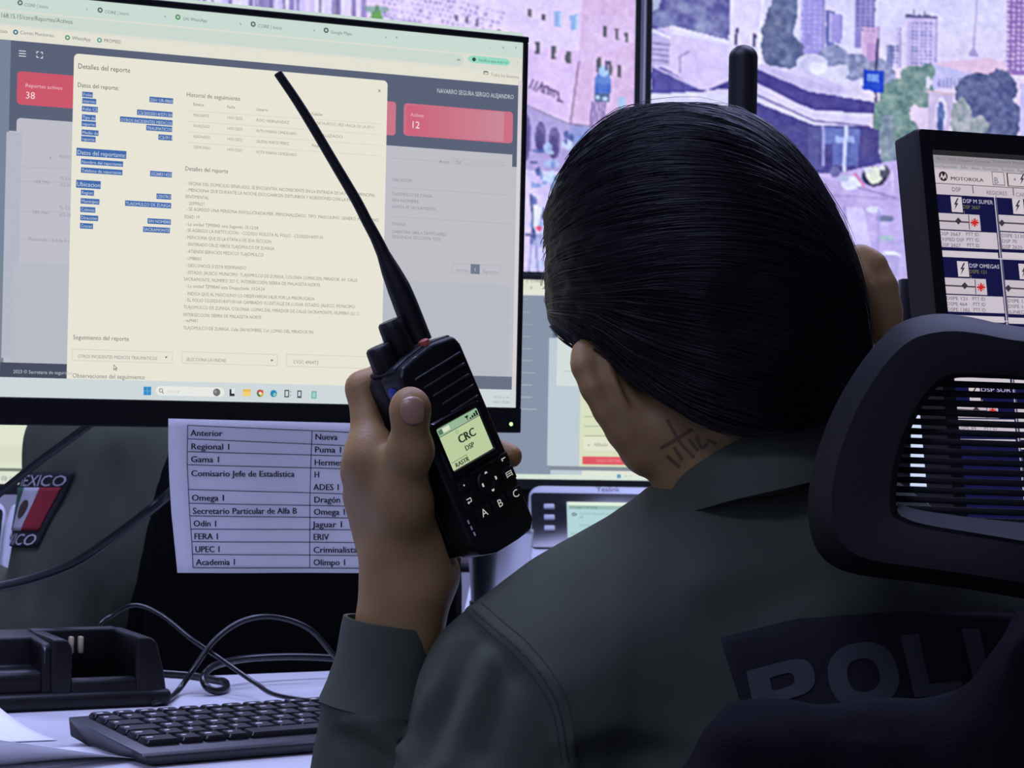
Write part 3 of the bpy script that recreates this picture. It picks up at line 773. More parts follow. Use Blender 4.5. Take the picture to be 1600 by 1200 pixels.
# ================================================================== video wall
rng = np.random.RandomState(7)
class Paint:
    """a small picture held as an array, one sample per `st` pixels"""
    def __init__(s, x0, y0, x1, y1, st, base):
        s.xs = np.linspace(x0, x1, int((x1 - x0) / st) + 1); s.ys = np.linspace(y0, y1, int((y1 - y0) / st) + 1)
        s.X, s.Y = np.meshgrid(s.xs, s.ys)
        s.A = np.zeros(s.X.shape + (3,)); s.A[:] = base
        s.X0, s.Y0 = s.X, s.Y
        s.n2 = np.stack([s.X.ravel(), s.Y.ravel(), np.zeros(s.X.size)], 1)
        wx, wy = s.noise(9, 71, 2), s.noise(9, 72, 2)
        s.X, s.Y = s.X0 + 1.1 * wx, s.Y0 + 1.1 * wy          # ragged, camera-feed edges
    def noise(s, sc, seed, oc=3):
        return vnoise(s.n2 / sc, 1.0, seed, oc).reshape(s.X.shape)
    def inside(s, pts):
        m = np.zeros(s.X.shape, bool)
        P = list(pts)
        for (x0, y0), (x1, y1) in zip(P, P[1:] + P[:1]):
            if y0 == y1: continue
            c = ((s.Y >= min(y0, y1)) & (s.Y < max(y0, y1)))
            m ^= c & (s.X < x0 + (s.Y - y0) * (x1 - x0) / (y1 - y0))
        return m
    def mix(s, m, col, a=1.0):
        w = (m * a)[..., None]
        s.A = s.A * (1 - w) + np.array(col, float) * w
    def poly(s, pts, col, a=1.0): s.mix(s.inside(pts), col, a)
    def rect(s, x0, y0, x1, y1, col, a=1.0): s.mix((s.X >= x0) & (s.X < x1) & (s.Y >= y0) & (s.Y < y1), col, a)
    def disc(s, x, y, rx_, ry_, col, a=1.0): s.mix(((s.X - x) / rx_) ** 2 + ((s.Y - y) / ry_) ** 2 < 1, col, a)
    def line(s, x0, y0, x1, y1, w, col, a=1.0):
        L = max(math.hypot(x1 - x0, y1 - y0), 1e-6); t = np.clip(((s.X - x0) * (x1 - x0) + (s.Y - y0) * (y1 - y0)) / L ** 2, 0, 1)
        d = np.hypot(s.X - x0 - t * (x1 - x0), s.Y - y0 - t * (y1 - y0)); s.mix(np.clip(w / 2 + 0.8 - d, 0, 1), col, a)
    def tree(s, blobs, dark, light, seed, sc=9):
        m = np.zeros(s.X.shape, bool); n = s.noise(sc * 1.3, seed + 3)
        for x, y, a, b in blobs: m |= ((s.X - x) / a) ** 2 + ((s.Y - y) / b) ** 2 < 1 + 0.35 * n
        t = np.clip(0.5 + 0.9 * s.noise(sc, seed), 0, 1)[..., None]
        c = np.array(dark, float) * (1 - t) + np.array(light, float) * t
        s.A = np.where(m[..., None], c, s.A)
    def crisp(s, k=1.0, it=2):
        A0 = s.A.copy(); s.soften(it); s.A = np.clip(A0 + k * (A0 - s.A), 0, 255)
    def soften(s, it=1):
        for _ in range(it):
            B = s.A.copy()
            B[1:-1] = (s.A[:-2] + 2 * s.A[1:-1] + s.A[2:]) / 4; C = B.copy()
            C[:, 1:-1] = (B[:, :-2] + 2 * B[:, 1:-1] + B[:, 2:]) / 4; s.A = C
R_WALL = rz(0.10)
WO = at(1006, 300, 5.5)
def picture_panel(name, pt, parent, c, R, w, hh):
    """the painted samples as the vertices of a flat screen"""
    h, nw = pt.X.shape
    U_, V_ = np.meshgrid(np.linspace(-w / 2, w / 2, nw), np.linspace(hh / 2, -hh / 2, h))
    V = c + U_.ravel()[:, None] * R[:, 0] + V_.ravel()[:, None] * R[:, 2]
    I = np.arange(h * nw).reshape(h, nw)
    F = np.stack([I[:-1, :-1], I[1:, :-1], I[1:, 1:], I[:-1, 1:]], -1).reshape(-1, 4)
    me = bpy.data.meshes.new(name)
    me.vertices.add(len(V)); me.vertices.foreach_set('co', V.ravel())
    me.loops.add(F.size); me.loops.foreach_set('vertex_index', F.ravel())
    me.polygons.add(len(F)); me.polygons.foreach_set('loop_start', np.arange(0, F.size, 4)); me.polygons.foreach_set('loop_total', np.full(len(F), 4))
    me.update(); me.validate()
    ca = me.color_attributes.new('picture', 'FLOAT_COLOR', 'POINT')
    ca.data.foreach_set('color', np.concatenate([lin(np.clip(pt.A, 0, 255)).reshape(-1, 3), np.ones((h * nw, 1))], 1).astype(np.float32).ravel())
    ob = link(name, me, None, [M['display']]); return adopt(ob, parent)
def wall_display(label, x0, y0, x1, y1, pt):
    tl, br = on_plane(x0, y0, WO, R_WALL[:, 1]), on_plane(x1, y1, WO, R_WALL[:, 1])
    c = (tl + br) / 2
    l = R_WALL.T @ (tl - c); r = R_WALL.T @ (br - c)
    w, h = abs(r[0] - l[0]), abs(l[2] - r[2])
    t = thing('video_wall_display', label, 'wall display', c, R_WALL, 'video wall displays')
    bm = bmesh.new(); box(bm, (0, 0.03, 0), (w + 0.0385, 0.05, h + 0.0385), bevel=0.002); obj('housing', bm, M['white_trim'], t)
    b = 0.0135; bm = bmesh.new()
    for cc, ss in (((0, 0, h / 2 + b / 2), (w + 2 * b, 0.012, b)), ((0, 0, -h / 2 - b / 2), (w + 2 * b, 0.012, b)), ((-w / 2 - b / 2, 0, 0), (b, 0.012, h)), ((w / 2 + b / 2, 0, 0), (b, 0.012, h))):
        box(bm, cc, ss, bevel=0.001, seg=1)
    obj('bezel', bm, M['black_satin'], t)
    gap = 6.0 - 0.1 - (c[1] + 0.055)
    bm = bmesh.new(); box(bm, (0, 0.055 + gap / 2 + 0.03, 0), (0.5, gap + 0.12, 0.34), bevel=0.01); obj('wall_mount', bm, M['black_satin'], t)
    picture_panel('screen', pt, t, c, R_WALL, w, h)
    return t

# left picture: pale pink stone building, kiosk and parked cars
p = Paint(165, -42, 994, 428, 2.0, (218, 198, 242))
n1 = p.noise(22, 1); n2 = p.noise(6, 2)
p.A += (n1 * 10 + n2 * 8)[..., None] * np.array([1.0, 1.1, 0.5])
p.poly([(540, -42), (994, -42), (994, 190), (895, 182), (820, 150), (760, 120), (600, 60), (540, 40)], (230, 206, 246))
p.poly([(820, 60), (905, 60), (905, 182), (820, 150)], (226, 192, 240)); p.poly([(910, -42), (994, -42), (994, 190), (893, 184), (905, 75)], (222, 184, 226)); p.poly([(905, 80), (920, 0), (994, 0), (994, 40)], (228, 198, 240), 0.5)
p.mix(np.clip(n1, 0, 1) * (p.X > 560), (236, 214, 248), 0.5)
# masonry and pilasters along the top of the monitor
for x in range(180, 570, 8):
    c = ((150, 128, 190), (238, 222, 252), (206, 184, 240), (120, 100, 160), (228, 210, 246))[rng.randint(5)]
    wv = rng.randint(3, 9); p.line(x, -42, x + 2, 56, wv, c, 0.6 + 0.3 * rng.rand())
for x in (240, 262, 302, 330, 420, 440, 462, 496, 520): p.line(x, -42, x + 1, 52, 1.6, (84, 74, 110), 0.8)
for k in range(90):
    x, y = rng.uniform(180, 240), rng.uniform(-40, 12); p.disc(x, y, rng.uniform(2, 6), rng.uniform(1.5, 4), ((240, 226, 250), (150, 150, 170), (120, 150, 140), (96, 84, 124))[rng.randint(4)], 0.7)
for r in range(11):
    for c in range(30):
        x = 590 + c * 8 + (r % 2) * 4; y = -40 + r * 9 + (x - 590) * 0.20
        if x < 790 and y < 60 and y < 15 + (x - 590) * 0.22: p.rect(x, y, x + rng.randint(4, 7), y + rng.randint(4, 7), ((176, 150, 206), (236, 218, 250), (196, 172, 226), (160, 136, 196))[rng.randint(4)], 0.7)
p.line(592, 12, 800, 52, 2, (150, 128, 180), 0.6); p.line(592, 24, 690, 42, 5, (160, 136, 200), 0.5)
for x, y in ((708, 12), (724, 15), (740, 19)): p.rect(x, y - 6, x + 5, y + 5, (96, 84, 124), 0.8)
for x, y, w, h in ((775, 34, 6, 18), (794, 39, 6, 18), (815, 44, 7, 17), (836, 53, 7, 20), (860, 60, 8, 21), (884, 67, 9, 21), (934, 79, 7, 26), (952, 83, 6, 24), (968, 87, 5, 22), (943, 22, 6, 18), (962, 26, 6, 18), (978, 31, 5, 18), (845, 2, 6, 10), (822, -4, 6, 12)):
    p.rect(x, y - h / 2 + 4, x + w, y + h / 2 + 4, (98, 92, 110)); p.rect(x + w * 0.6, y - h / 2 + 4, x + w, y + h / 2 + 4, (140, 130, 130), 0.6)
for x, y in ((870, 9), (896, 14)): p.rect(x - 6, y - 14, x + 7, y + 12, (158, 178, 232)); p.rect(x + 3, y - 12, x + 7, y + 11, (200, 214, 244))
p.disc(585, 18, 5, 22, (96, 140, 80)); p.poly([(577, 6), (592, 6), (595, 22), (574, 22)], (110, 158, 84)); p.disc(581, 27, 13, 7, (104, 178, 62)); p.disc(585, 2, 20, 6, (110, 150, 130), 0.6)
p.line(905, 78, 893, 182, 1.6, (150, 110, 150)); p.line(820, 152, 893, 182, 2, (150, 130, 170)); p.line(893, 182, 990, 190, 2, (130, 116, 160))
for (xa, ya), (xb, yb) in (((828, 124), (833, 110)), ((834, 126), (840, 113)), ((838, 128), (848, 115)), ((847, 130), (846, 119)), ((851, 132), (851, 120)), ((857, 134), (857, 122)), ((862, 135), (862, 124)), ((867, 137), (867, 126)), ((875, 141), (873, 129)), ((846, 119), (857, 121)), ((858, 125), (870, 128)), ((872, 143), (880, 145))):
    p.line(xa, ya, xb, yb, 1.8, (86, 62, 112), 0.9)
p.poly([(820, 152), (893, 183), (960, 190), (900, 260), (820, 260)], (182, 162, 216))
for x, y, a, b in ((823, 205, 8, 40), (846, 205, 9, 26), (868, 214, 10, 26), (899, 206, 6, 14)):
    p.disc(x, y, a, b, (118, 100, 158)); p.disc(x - 1, y + 6, a * 0.7, b * 0.7, (84, 72, 132), 0.8)
p.poly([(893, 184), (960, 192), (994, 195), (994, 260), (893, 230)], (150, 150, 206))
for k in range(150):
    x, y = rng.uniform(822, 990), rng.uniform(188, 420)
    if y < 196 + max(0, 890 - x) * 0.5: continue
    p.disc(x, y, rng.uniform(3, 14), rng.uniform(2, 9), ((90, 104, 176), (130, 150, 214), (176, 196, 236), (206, 222, 246), (70, 84, 150), (150, 170, 224))[rng.randint(6)], 0.75)
p.poly([(820, 268), (834, 280), (832, 312), (837, 330), (831, 350), (834, 370), (829, 428), (820, 428)], (226, 204, 250))
p.line(832, 300, 846, 428, 3, (74, 84, 140)); p.line(838, 310, 832, 428, 1.6, (84, 78, 150)); p.poly([(836, 316), (852, 322), (846, 350), (838, 360)], (232, 226, 246)); p.disc(846, 356, 5, 4, (230, 96, 140)); p.disc(829, 367, 4, 2.5, (110, 104, 140))
p.poly([(830, 390), (860, 340), (870, 428), (830, 428)], (214, 204, 244), 0.6)
# kiosk
p.disc(944, 112, 13, 22, (104, 132, 204)); p.disc(945, 92, 8, 9, (176, 196, 236)); p.line(949, 76, 949, 90, 2, (80, 70, 120)); p.disc(949, 77, 2.5, 2.5, (90, 84, 130)); p.rect(930, 112, 956, 128, (84, 112, 196)); p.rect(931, 129, 955, 143, (96, 110, 150)); p.disc(936, 136, 4, 3, (190, 206, 240)); p.disc(948, 138, 4, 3, (190, 206, 240))
for x in (928, 933, 938, 943, 948): p.line(x, 144, x - 3, 186, 1.5, (98, 80, 140))
p.disc(975, 144, 7, 12, (176, 200, 240), 0.8)
p.A += (p.noise(5, 9) * 13)[..., None] + (p.noise(12, 12) * 14)[..., None] * np.array([1, .9, .5]) + (p.noise(30, 15) * 10)[..., None] * np.array([.6, .8, 1])
p.A = p.A * np.array([0.98, 1.0, 1.02]) + np.array([0, 5, 6])
p.soften(1); p.crisp(1.3, 3)
wall_display('left wall display showing a pale pink street facade behind the big monitor', 165, -42, 986, 428, p)

# right picture: city with palms, towers and a dark shop front
p = Paint(1019, -70, 1850, 474, 2.0, (222, 210, 246))
p.mix(np.clip((p.Y - 20) / 120, 0, 1) * (p.X > 1360), (238, 208, 236), 0.7)
p.tree([(1080, 0, 100, 60), (1130, 50, 60, 20), (1060, 30, 60, 30)], (92, 84, 150), (150, 148, 190), 20, 14)
p.poly([(1019, -70), (1040, -70), (1030, 14), (1019, 20)], (206, 206, 226), 0.7)
# white buildings at left
p.poly([(1019, 50), (1050, 44), (1150, 66), (1180, 72), (1180, 150), (1090, 150), (1019, 112)], (222, 200, 244))
p.poly([(1019, 50), (1032, 48), (1046, 60), (1046, 108), (1019, 106)], (196, 178, 226)); p.line(1019, 52, 1046, 62, 4, (236, 226, 252))
for k in range(4): p.line(1020, 72 + k * 9, 1046, 74 + k * 9, 1.6, (110, 92, 150), 0.7)
p.poly([(1046, 42), (1140, 64), (1180, 70), (1180, 78), (1046, 56)], (232, 220, 252))
p.line(1062, 92, 1063, 118, 1.5, (150, 132, 180)); p.line(1063, 92, 1076, 84, 1.5, (150, 132, 180))
p.poly([(1140, -70), (1192, -70), (1192, 105), (1180, 120), (1136, 120)], (228, 212, 248)); p.line(1190, -70, 1184, 120, 3, (240, 236, 252))
p.rect(1147, 42, 1151, 72, (90, 80, 120)); p.rect(1174, 52, 1179, 74, (90, 80, 120))
p.poly([(1019, 108), (1040, 112), (1100, 148), (1019, 154)], (92, 82, 158)); p.line(1019, 108, 1100, 146, 3, (210, 190, 240))
# towers
for x0, y0, x1, y1, c in ((1246, -70, 1284, 84, (164, 148, 222)), (1284, 10, 1300, 70, (112, 108, 180)), (1292, 14, 1312, 62, (160, 146, 218)), (1330, -70, 1363, 70, (152, 134, 200)), (1342, 34, 1370, 92, (214, 172, 216)), (1348, 60, 1366, 96, (196, 150, 204)), (1380, 62, 1400, 100, (140, 138, 190)), (1393, 34, 1404, 100, (206, 188, 232)),
                          (1411, 15, 1460, 98, (206, 184, 232)), (1568, -70, 1610, 105, (150, 110, 180))):
    p.rect(x0, y0, x1, y1, c); p.rect(x0, y0, x0 + 3, y1, (230, 214, 246), 0.7); p.rect(x1 - 2, y0, x1, y1, (120, 110, 170), 0.5)
for x0, x1, y0, y1, dx, dy, c in ((1420, 1454, 24, 92, 7, 6.5, (112, 118, 180)), (1334, 1360, -60, 40, 8, 7, (110, 100, 160)), (1249, 1280, -60, 70, 9, 8, (184, 176, 232)), (1570, 1610, -60, 100, 8, 8, (228, 208, 240)), (1382, 1398, 64, 94, 5, 6, (90, 96, 150))):
    for x in np.arange(x0, x1, dx):
        for y in np.arange(y0, y1, dy): p.rect(x, y, x + dx * 0.55, y + dy * 0.5, c, 0.8)
p.rect(1411, 12, 1460, 17, (110, 96, 150)); p.line(1424, 4, 1424, 14, 1.5, (120, 110, 150)); p.line(1440, 6, 1440, 14, 1.5, (120, 110, 150))
p.line(1524, -70, 1518, 75, 2.2, (180, 166, 214)); p.poly([(1510, 76), (1518, 58), (1526, 76)], (176, 160, 210))
p.rect(1600, -70, 1850, 90, (214, 200, 242)); p.poly([(1458, 90), (1540, 78), (1570, 84), (1570, 112), (1458, 112)], (228, 190, 222)); p.poly([(1452, 92), (1512, 104), (1512, 122), (1456, 134)], (196, 186, 232))
for x in range(1464, 1500, 6): p.rect(x, 114, x + 3, 130, (130, 116, 176), 0.8)
# trees left and middle
p.tree([(1212, 60, 24, 60), (1222, 10, 20, 50), (1230, 80, 24, 26)], (84, 88, 132), (130, 136, 170), 31, 9)
p.tree([(1300, 84, 22, 18), (1330, 100, 30, 22), (1370, 112, 24, 26)], (120, 124, 166), (176, 172, 210), 33, 8)
p.disc(1266, 96, 24, 15, (216, 206, 238)); p.disc(1276, 104, 14, 10, (238, 230, 250)); p.disc(1312, 108, 12, 12, (216, 208, 236)); p.line(1244, 110, 1262, 84, 6, (196, 184, 226), 0.6)
p.tree([(1424, 116, 22, 22), (1446, 104, 12, 14), (1400, 150, 26, 34), (1392, 190, 30, 40), (1410, 220, 30, 40), (1376, 170, 14, 16), (1440, 140, 18, 24)], (86, 116, 120), (160, 174, 170), 35, 8)
p.tree([(1510, 140, 20, 30), (1530, 130, 26, 26), (1560, 130, 26, 34), (1568, 180, 28, 40), (1540, 180, 26, 44)], (76, 78, 128), (116, 118, 160), 36, 8)
p.tree([(1500, 176, 18, 30), (1516, 200, 20, 24), (1530, 190, 14, 16)], (130, 140, 150), (190, 182, 190), 37, 7)
p.rect(1600, 90, 1850, 240, (170, 160, 206)); p.tree([(1680, 150, 80, 60)], (90, 96, 130), (140, 150, 170), 38, 9)
# white arch and blue sign
p.poly([(1447, 134), (1488, 138), (1480, 206), (1450, 206)], (206, 184, 222)); p.line(1446, 136, 1489, 140, 4, (216, 186, 206)); p.disc(1469, 172, 9, 28, (232, 220, 246)); p.disc(1468, 176, 6, 24, (110, 122, 180)); p.disc(1468, 190, 5, 12, (84, 96, 150)); p.disc(1448, 122, 4, 10, (216, 210, 236))
p.rect(1592, 120, 1612, 210, (206, 190, 238)); p.poly([(1346, 103), (1379, 106), (1378, 142), (1346, 138)], (40, 70, 196)); p.rect(1353, 111, 1370, 124, (150, 180, 240), 0.9)
for x in range(1354, 1370, 5): p.rect(x, 112, x + 2, 123, (70, 100, 210), 0.7)
p.line(1368, 54, 1366, 104, 2.5, (60, 56, 96)); p.line(1366, 142, 1366, 156, 3, (60, 56, 96))
# shop front
p.poly([(1184, 100), (1260, 110), (1330, 140), (1362, 150), (1364, 158), (1260, 150), (1180, 122)], (214, 198, 240))
for k in range(5): p.line(1186, 102 + k * 5, 1310, 140 + k * 4, 1.3, (168, 150, 206), 0.6)
p.disc(1352, 146, 14, 9, (226, 210, 244)); p.disc(1336, 138, 8, 8, (214, 200, 236))
p.poly([(1019, 150), (1100, 148), (1180, 108), (1190, 112), (1260, 142), (1364, 157), (1364, 176), (1270, 172), (1184, 140)], (78, 66, 142))
p.line(1150, 122, 1270, 182, 12, (226, 208, 250)); p.line(1264, 182, 1354, 189, 12, (224, 206, 250)); p.line(1180, 150, 1268, 189, 2, (120, 100, 160)); p.line(1268, 190, 1356, 196, 2, (120, 100, 160))
p.poly([(1150, 150), (1268, 196), (1358, 197), (1372, 240), (1390, 262), (1390, 290), (1290, 300), (1150, 300)], (80, 70, 140))
p.rect(1262, 200, 1286, 270, (92, 86, 150)); p.rect(1286, 200, 1342, 226, (110, 116, 186)); p.rect(1300, 226, 1340, 262, (104, 108, 180)); p.rect(1304, 214, 1334, 224, (176, 186, 236), 0.8)
p.line(1285, 198, 1286, 262, 3, (168, 162, 220)); p.line(1321, 198, 1318, 276, 5, (206, 206, 242))
p.rect(1346, 200, 1372, 250, (84, 74, 138)); p.tree([(1384, 216, 12, 44), (1396, 250, 16, 30)], (110, 120, 146), (156, 166, 180), 41, 7)
# cars and plaza
p.poly([(1150, 276), (1300, 276), (1400, 250), (1850, 240), (1850, 474), (1150, 474)], (196, 172, 228))
p.mix(np.clip(p.noise(30, 50) * 0.8, 0, 1) * (p.Y > 280), (222, 200, 246), 0.8)
p.disc(1305, 272, 8, 9, (110, 104, 160)); p.disc(1330, 290, 16, 11, (232, 226, 248)); p.disc(1318, 282, 8, 6, (190, 190, 226)); p.line(1336, 274, 1350, 294, 3, (210, 120, 170)); p.disc(1366, 278, 20, 16, (60, 54, 90)); p.disc(1366, 276, 13, 14, (230, 226, 214)); p.disc(1356, 268, 6, 6, (220, 216, 224)); p.disc(1382, 270, 8, 10, (90, 90, 110)); p.disc(1378, 264, 5, 4, (226, 216, 226))
p.line(1394, 270, 1395, 300, 2, (220, 206, 246)); p.line(1340, 296, 1400, 312, 3, (150, 120, 180), 0.6); p.line(1300, 310, 1480, 318, 3, (160, 140, 200), 0.5)
p.disc(1384, 346, 14, 6, (120, 120, 160)); p.disc(1366, 332, 12, 6, (226, 218, 244)); p.disc(1386, 378, 12, 5, (176, 190, 206)); p.disc(1394, 406, 14, 7, (226, 230, 246)); p.rect(1382, 404, 1406, 440, (186, 168, 222)); p.line(1384, 402, 1405, 404, 3, (240, 240, 250))
p.poly([(1320, 330), (1350, 330), (1372, 440), (1330, 440)], (214, 196, 246)); p.line(1374, 330, 1372, 470, 2, (170, 156, 220)); p.line(1320, 330, 1326, 372, 2, (150, 140, 200))
p.A += (p.noise(5, 19) * 13)[..., None] + (p.noise(12, 13) * 14)[..., None] * np.array([1, .9, .5]) + (p.noise(30, 16) * 10)[..., None] * np.array([.6, .8, 1])
p.A = p.A * np.array([0.98, 1.0, 1.02]) + np.array([0, 5, 6])
p.soften(1); p.crisp(1.3, 3)
wall_display('right wall display showing a street scene with palms, towers and a blue sign', 1020.5, -70, 1842, 474, p)

# ================================================================== dispatch console monitor at right
R_DM = rz(0.38) @ rx(-0.20)
TLc = at(1457, 240, 1.75)
DW, DH = 0.376, 0.301
T_DM = TLc + R_DM @ np.array([DW / 2, 0, -DH / 2])
dm = thing('computer_monitor', 'thick-bezelled black monitor showing radio channel tiles, right of the person', 'monitor', T_DM, R_DM)
bm = bmesh.new()
bw = 0.0215
oc = rrect(DW + 2 * 0.0145, DH + 2 * 0.019, 0.003, 2); ic = rrect(DW, DH, 0.001, 2)
loft(bm, [[(x * 0.93, 0.045, z * 0.93) for x, z in oc], [(x, 0.028, z) for x, z in oc], [(x, 0.001, z) for x, z in oc], [(x * 0.992, -0.004, z * 0.992) for x, z in oc], [(x * 1.012, -0.004, z * 1.012) for x, z in ic], [(x, 0.0035, z) for x, z in ic]], True, False)
obj('bezel', bm, M['black_plastic'], dm, angle=25)
bm = bmesh.new(); box(bm, (0, 0.045, 0), (DW * 0.90, 0.06, DH * 0.90), bevel=0.02, seg=3); obj('housing', bm, M['black_plastic'], dm)
base_w = T_DM + R_DM @ np.array([0, 0.11, -0.06]); base_l = lambda w: R_DM.T @ (np.array(w) - T_DM)
bm = bmesh.new(); tube(bm, [base_l((base_w[0], base_w[1], DESK_Z + 0.004)), base_l(base_w), base_l(base_w + np.array([0, -0.03, 0.04]))], 0.02, 16); obj('stand_column', bm, M['black_plastic'], dm)
bm = bmesh.new(); lathe(bm, [(0, 0), (0.1, 0), (0.1, 0.006), (0.09, 0.012), (0.03, 0.016), (0, 0.016)], 36, m4(R_DM.T, base_l((base_w[0], base_w[1], DESK_Z)))); obj('stand_base', bm, M['black_plastic'], dm)
c2 = Canvas(T_DM + R_DM @ np.array([0, 0.003, 0]), R_DM[:, 0], R_DM[:, 2])
NAVY = (20, 20, 66); TILE = (196, 186, 196); K = (52, 48, 58)
c2.urect(-DW / 2, -DH / 2, DW / 2, DH / 2, NAVY, 0)
u_of = lambda x, y: c2.px(x, y)
def r2(x0, y0, w, h, col, layer=1):
    a = c2.px(x0, y0); b = c2.px(x0, y0 + h); k = abs(a[1] - b[1]) / h
    kx = (c2.px(x0 + 50, y0)[0] - a[0]) / 50
    u1 = min(a[0] + w * kx, DW / 2 - 0.0004)
    if u1 > a[0] + 0.001: c2.urect(a[0], b[1], u1, a[1], col, layer)
r2(1456, 239, 700, 17, (150, 146, 152)); r2(1456.5, 254, 700, 10, (176, 170, 178)); r2(1457, 262, 700, 27, (206, 194, 200)); r2(1458, 286, 700, 17, (200, 188, 196))
c2.text(1463, 250, 'MCC 7500 Dispatch Console', 4.5, (110, 106, 112), 3, 1545); c2.text(1550, 254, 'Transmit Radio', 4.5, (110, 106, 112), 3, 1600)
c2.text(1459, 261, 'Configuration   Edit   View   Favorites   Folders   Page', 4.5, (120, 114, 122), 3, 1600)
c2.disc(1473.5, 275.5, 7.6, (36, 34, 38), 3, 24)
c2.ppoly([(1468, 280), (1470.5, 270.5), (1473.5, 277), (1476.5, 271), (1479, 280.5), (1476.5, 277), (1473.5, 281), (1470.5, 276.5)], (206, 194, 200), 4)
c2.text(1485, 281.5, 'MOTOROLA', 5.6, (40, 36, 42), 3, 1536, bold=1)
r2(1549, 268, 19, 21, (90, 84, 92), 2); r2(1550, 269, 17, 19, (206, 196, 202), 2.5); c2.text(1553, 287, 'B', 10, (110, 108, 130), 3); r2(1572, 270, 60, 21, (52, 48, 54), 2); r2(1574, 271, 58, 19, (206, 196, 202), 2.5)
c2.text(1583, 284, '+', 7, K, 3)
def bolt(x, y, s): c2.ppoly([(x + 2 * s, y), (x - 3 * s, y + 10 * s), (x, y + 10 * s), (x - 2.5 * s, y + 19 * s), (x + 4 * s, y + 7.5 * s), (x + 0.8 * s, y + 7.5 * s), (x + 4.5 * s, y)], K, 4)
bolt(1596, 272, 0.9)
c2.line(1457, 286, 1600, 294.5, 1.2, (90, 84, 92), 2); c2.line(1519, 290.5, 1520.5, 302.5, 1.4, (52, 48, 54), 3); c2.line(1582.5, 294, 1583.5, 306, 1.4, (52, 48, 54), 3)
c2.text(1487, 299, 'DSP', 6.5, (80, 74, 84), 3, 1501); c2.text(1541, 304, 'REGIORES', 6.2, (96, 90, 98), 3, 1573); c2.text(1587, 307, 'CANALES', 6, (110, 104, 112), 3)
def tile(x, y, t1, t2, t3, rows, knob, mic=True):
    """one radio channel tile; x, y: its upper left corner"""
    r2(x + 25, y + 2, 17, 24, (206, 196, 204)); bolt(x + 33, y + 5, 1.0)
    c2.text(x + 44, y + 12, t1, 6.2, (196, 190, 210), 3, x + 44 + 47)
    c2.text(x + 44, y + 21, t2, 5.6, (120, 116, 74), 3, x + 44 + 27); c2.text(x + 45, y + 29, t3, 5, (140, 130, 84), 3)
    r2(x + 4, y + 27.5, 66, 25, TILE)
    c2.line(x + 7, y + 40, x + 54, y + 42.5, 2.6, (84, 74, 84), 2)
    kx = x + 7 + knob; c2.ppoly([(kx, y + 35), (kx + 5, y + 40.5), (kx, y + 46.5), (kx - 5, y + 40)], (60, 52, 62), 3)
    c2.line(x + 53, y + 31, x + 54.5, y + 54, 1.4, (52, 46, 54), 3)
    if mic:
        for a in range(0, 180, 45): c2.line(x + 62.5 + 6.5 * math.cos(math.radians(a)), y + 43 + 6.5 * math.sin(math.radians(a)), x + 62.5 - 6.5 * math.cos(math.radians(a)), y + 43 - 6.5 * math.sin(math.radians(a)), 3.2 if a % 90 == 0 else 1.6, (200, 40, 40), 3 + a * 0.002)
    r2(x + 7, y + 54.5, 90, 26, (200, 190, 202))
    for k, (a, b) in enumerate(rows):
        c2.text(x + 8 + k * 0.8, y + 62.5 + k * 8.7, a, 5.4, (76, 70, 84), 3, x + 8 + min(38, 4.1 * len(a))); c2.text(x + 49 + k * 0.8, y + 63.5 + k * 8.7, b, 5.4, (76, 70, 84), 3, x + 69 + k * 0.5)
    r2(x + 9, y + 86, 90, 9.5, (206, 196, 204))
tile(1460, 305, 'DSP M SUPER', 'DSP 2667', '1', (('DSP 2667', 'PTT ID'), ('(X)MED DSP', 'PTT ID'), ('DSP 2627', 'PTT ID')), 30)
tile(1470, 406, 'DSP OMEGAS', 'DSPE 121', '2', (('DSPE 121', 'PTT ID'), ('DSPE 464', 'PTT ID'), ('DSPE 1382', 'PTT ID')), 30)
tile(1479, 503, 'DSP OESTE', 'DSPE 207', '3', (('DSPE 207', 'PTT ID'), ('DSPE 311', 'PTT ID'), ('DSPE 118', 'PTT ID')), 30)
tile(1488, 600, 'DSP SUR', 'DSPE 52', '4', (('DSPE 52', 'PTT ID'), ('DSPE 84', 'PTT ID'), ('DSPE 12', 'PTT ID')), 30)
tile(1556, 308, 'DSP NORTE', 'DSPE 2130', '5', (('DSPE 2130', 'PTT ID'), ('DSP 70', 'PTT ID'), ('DSP 2625', 'PTT ID')), 2)
tile(1566, 410, 'DSP CENTRO', 'DSPE 125', '6', (('DSPE 125', 'PTT ID'), ('DSPE 168', 'PTT ID'), ('(LINEC)', 'PTT ID')), 2)
for c_ in range(1, 7):
    for r_ in range(4):
        x_, y_ = 1460 + 96 * c_ + 9.7 * r_, 305 + 3.2 * c_ + 99.5 * r_
        if c_ == 1 and r_ < 2: continue
        r2(x_ + 25, y_ + 2, 17, 24, (206, 196, 204)); r2(x_ + 4, y_ + 27.5, 66, 25, TILE); r2(x_ + 7, y_ + 54.5, 84, 26, (200, 190, 202)); r2(x_ + 9, y_ + 86, 84, 9.5, (206, 196, 204))
        if c2.px(x_ + 60, y_)[0] < DW / 2: c2.line(x_ + 7, y_ + 40, x_ + 54, y_ + 42.5, 2.6, (84, 74, 84), 2)
for (x0, y0, x1, y1) in ((1470, 400.5, 1620, 407), (1479, 498, 1640, 505), (1487, 595, 1650, 602)): c2.line(x0, y0, x1, y1, 1.6, (200, 194, 206), 3)
c2.line(1553, 304, 1600, 782, 1.6, (200, 194, 206), 3); c2.line(1555.5, 304, 1602.5, 782, 1.0, (120, 116, 140), 3)
c2.build('screen', M['display'], dm)

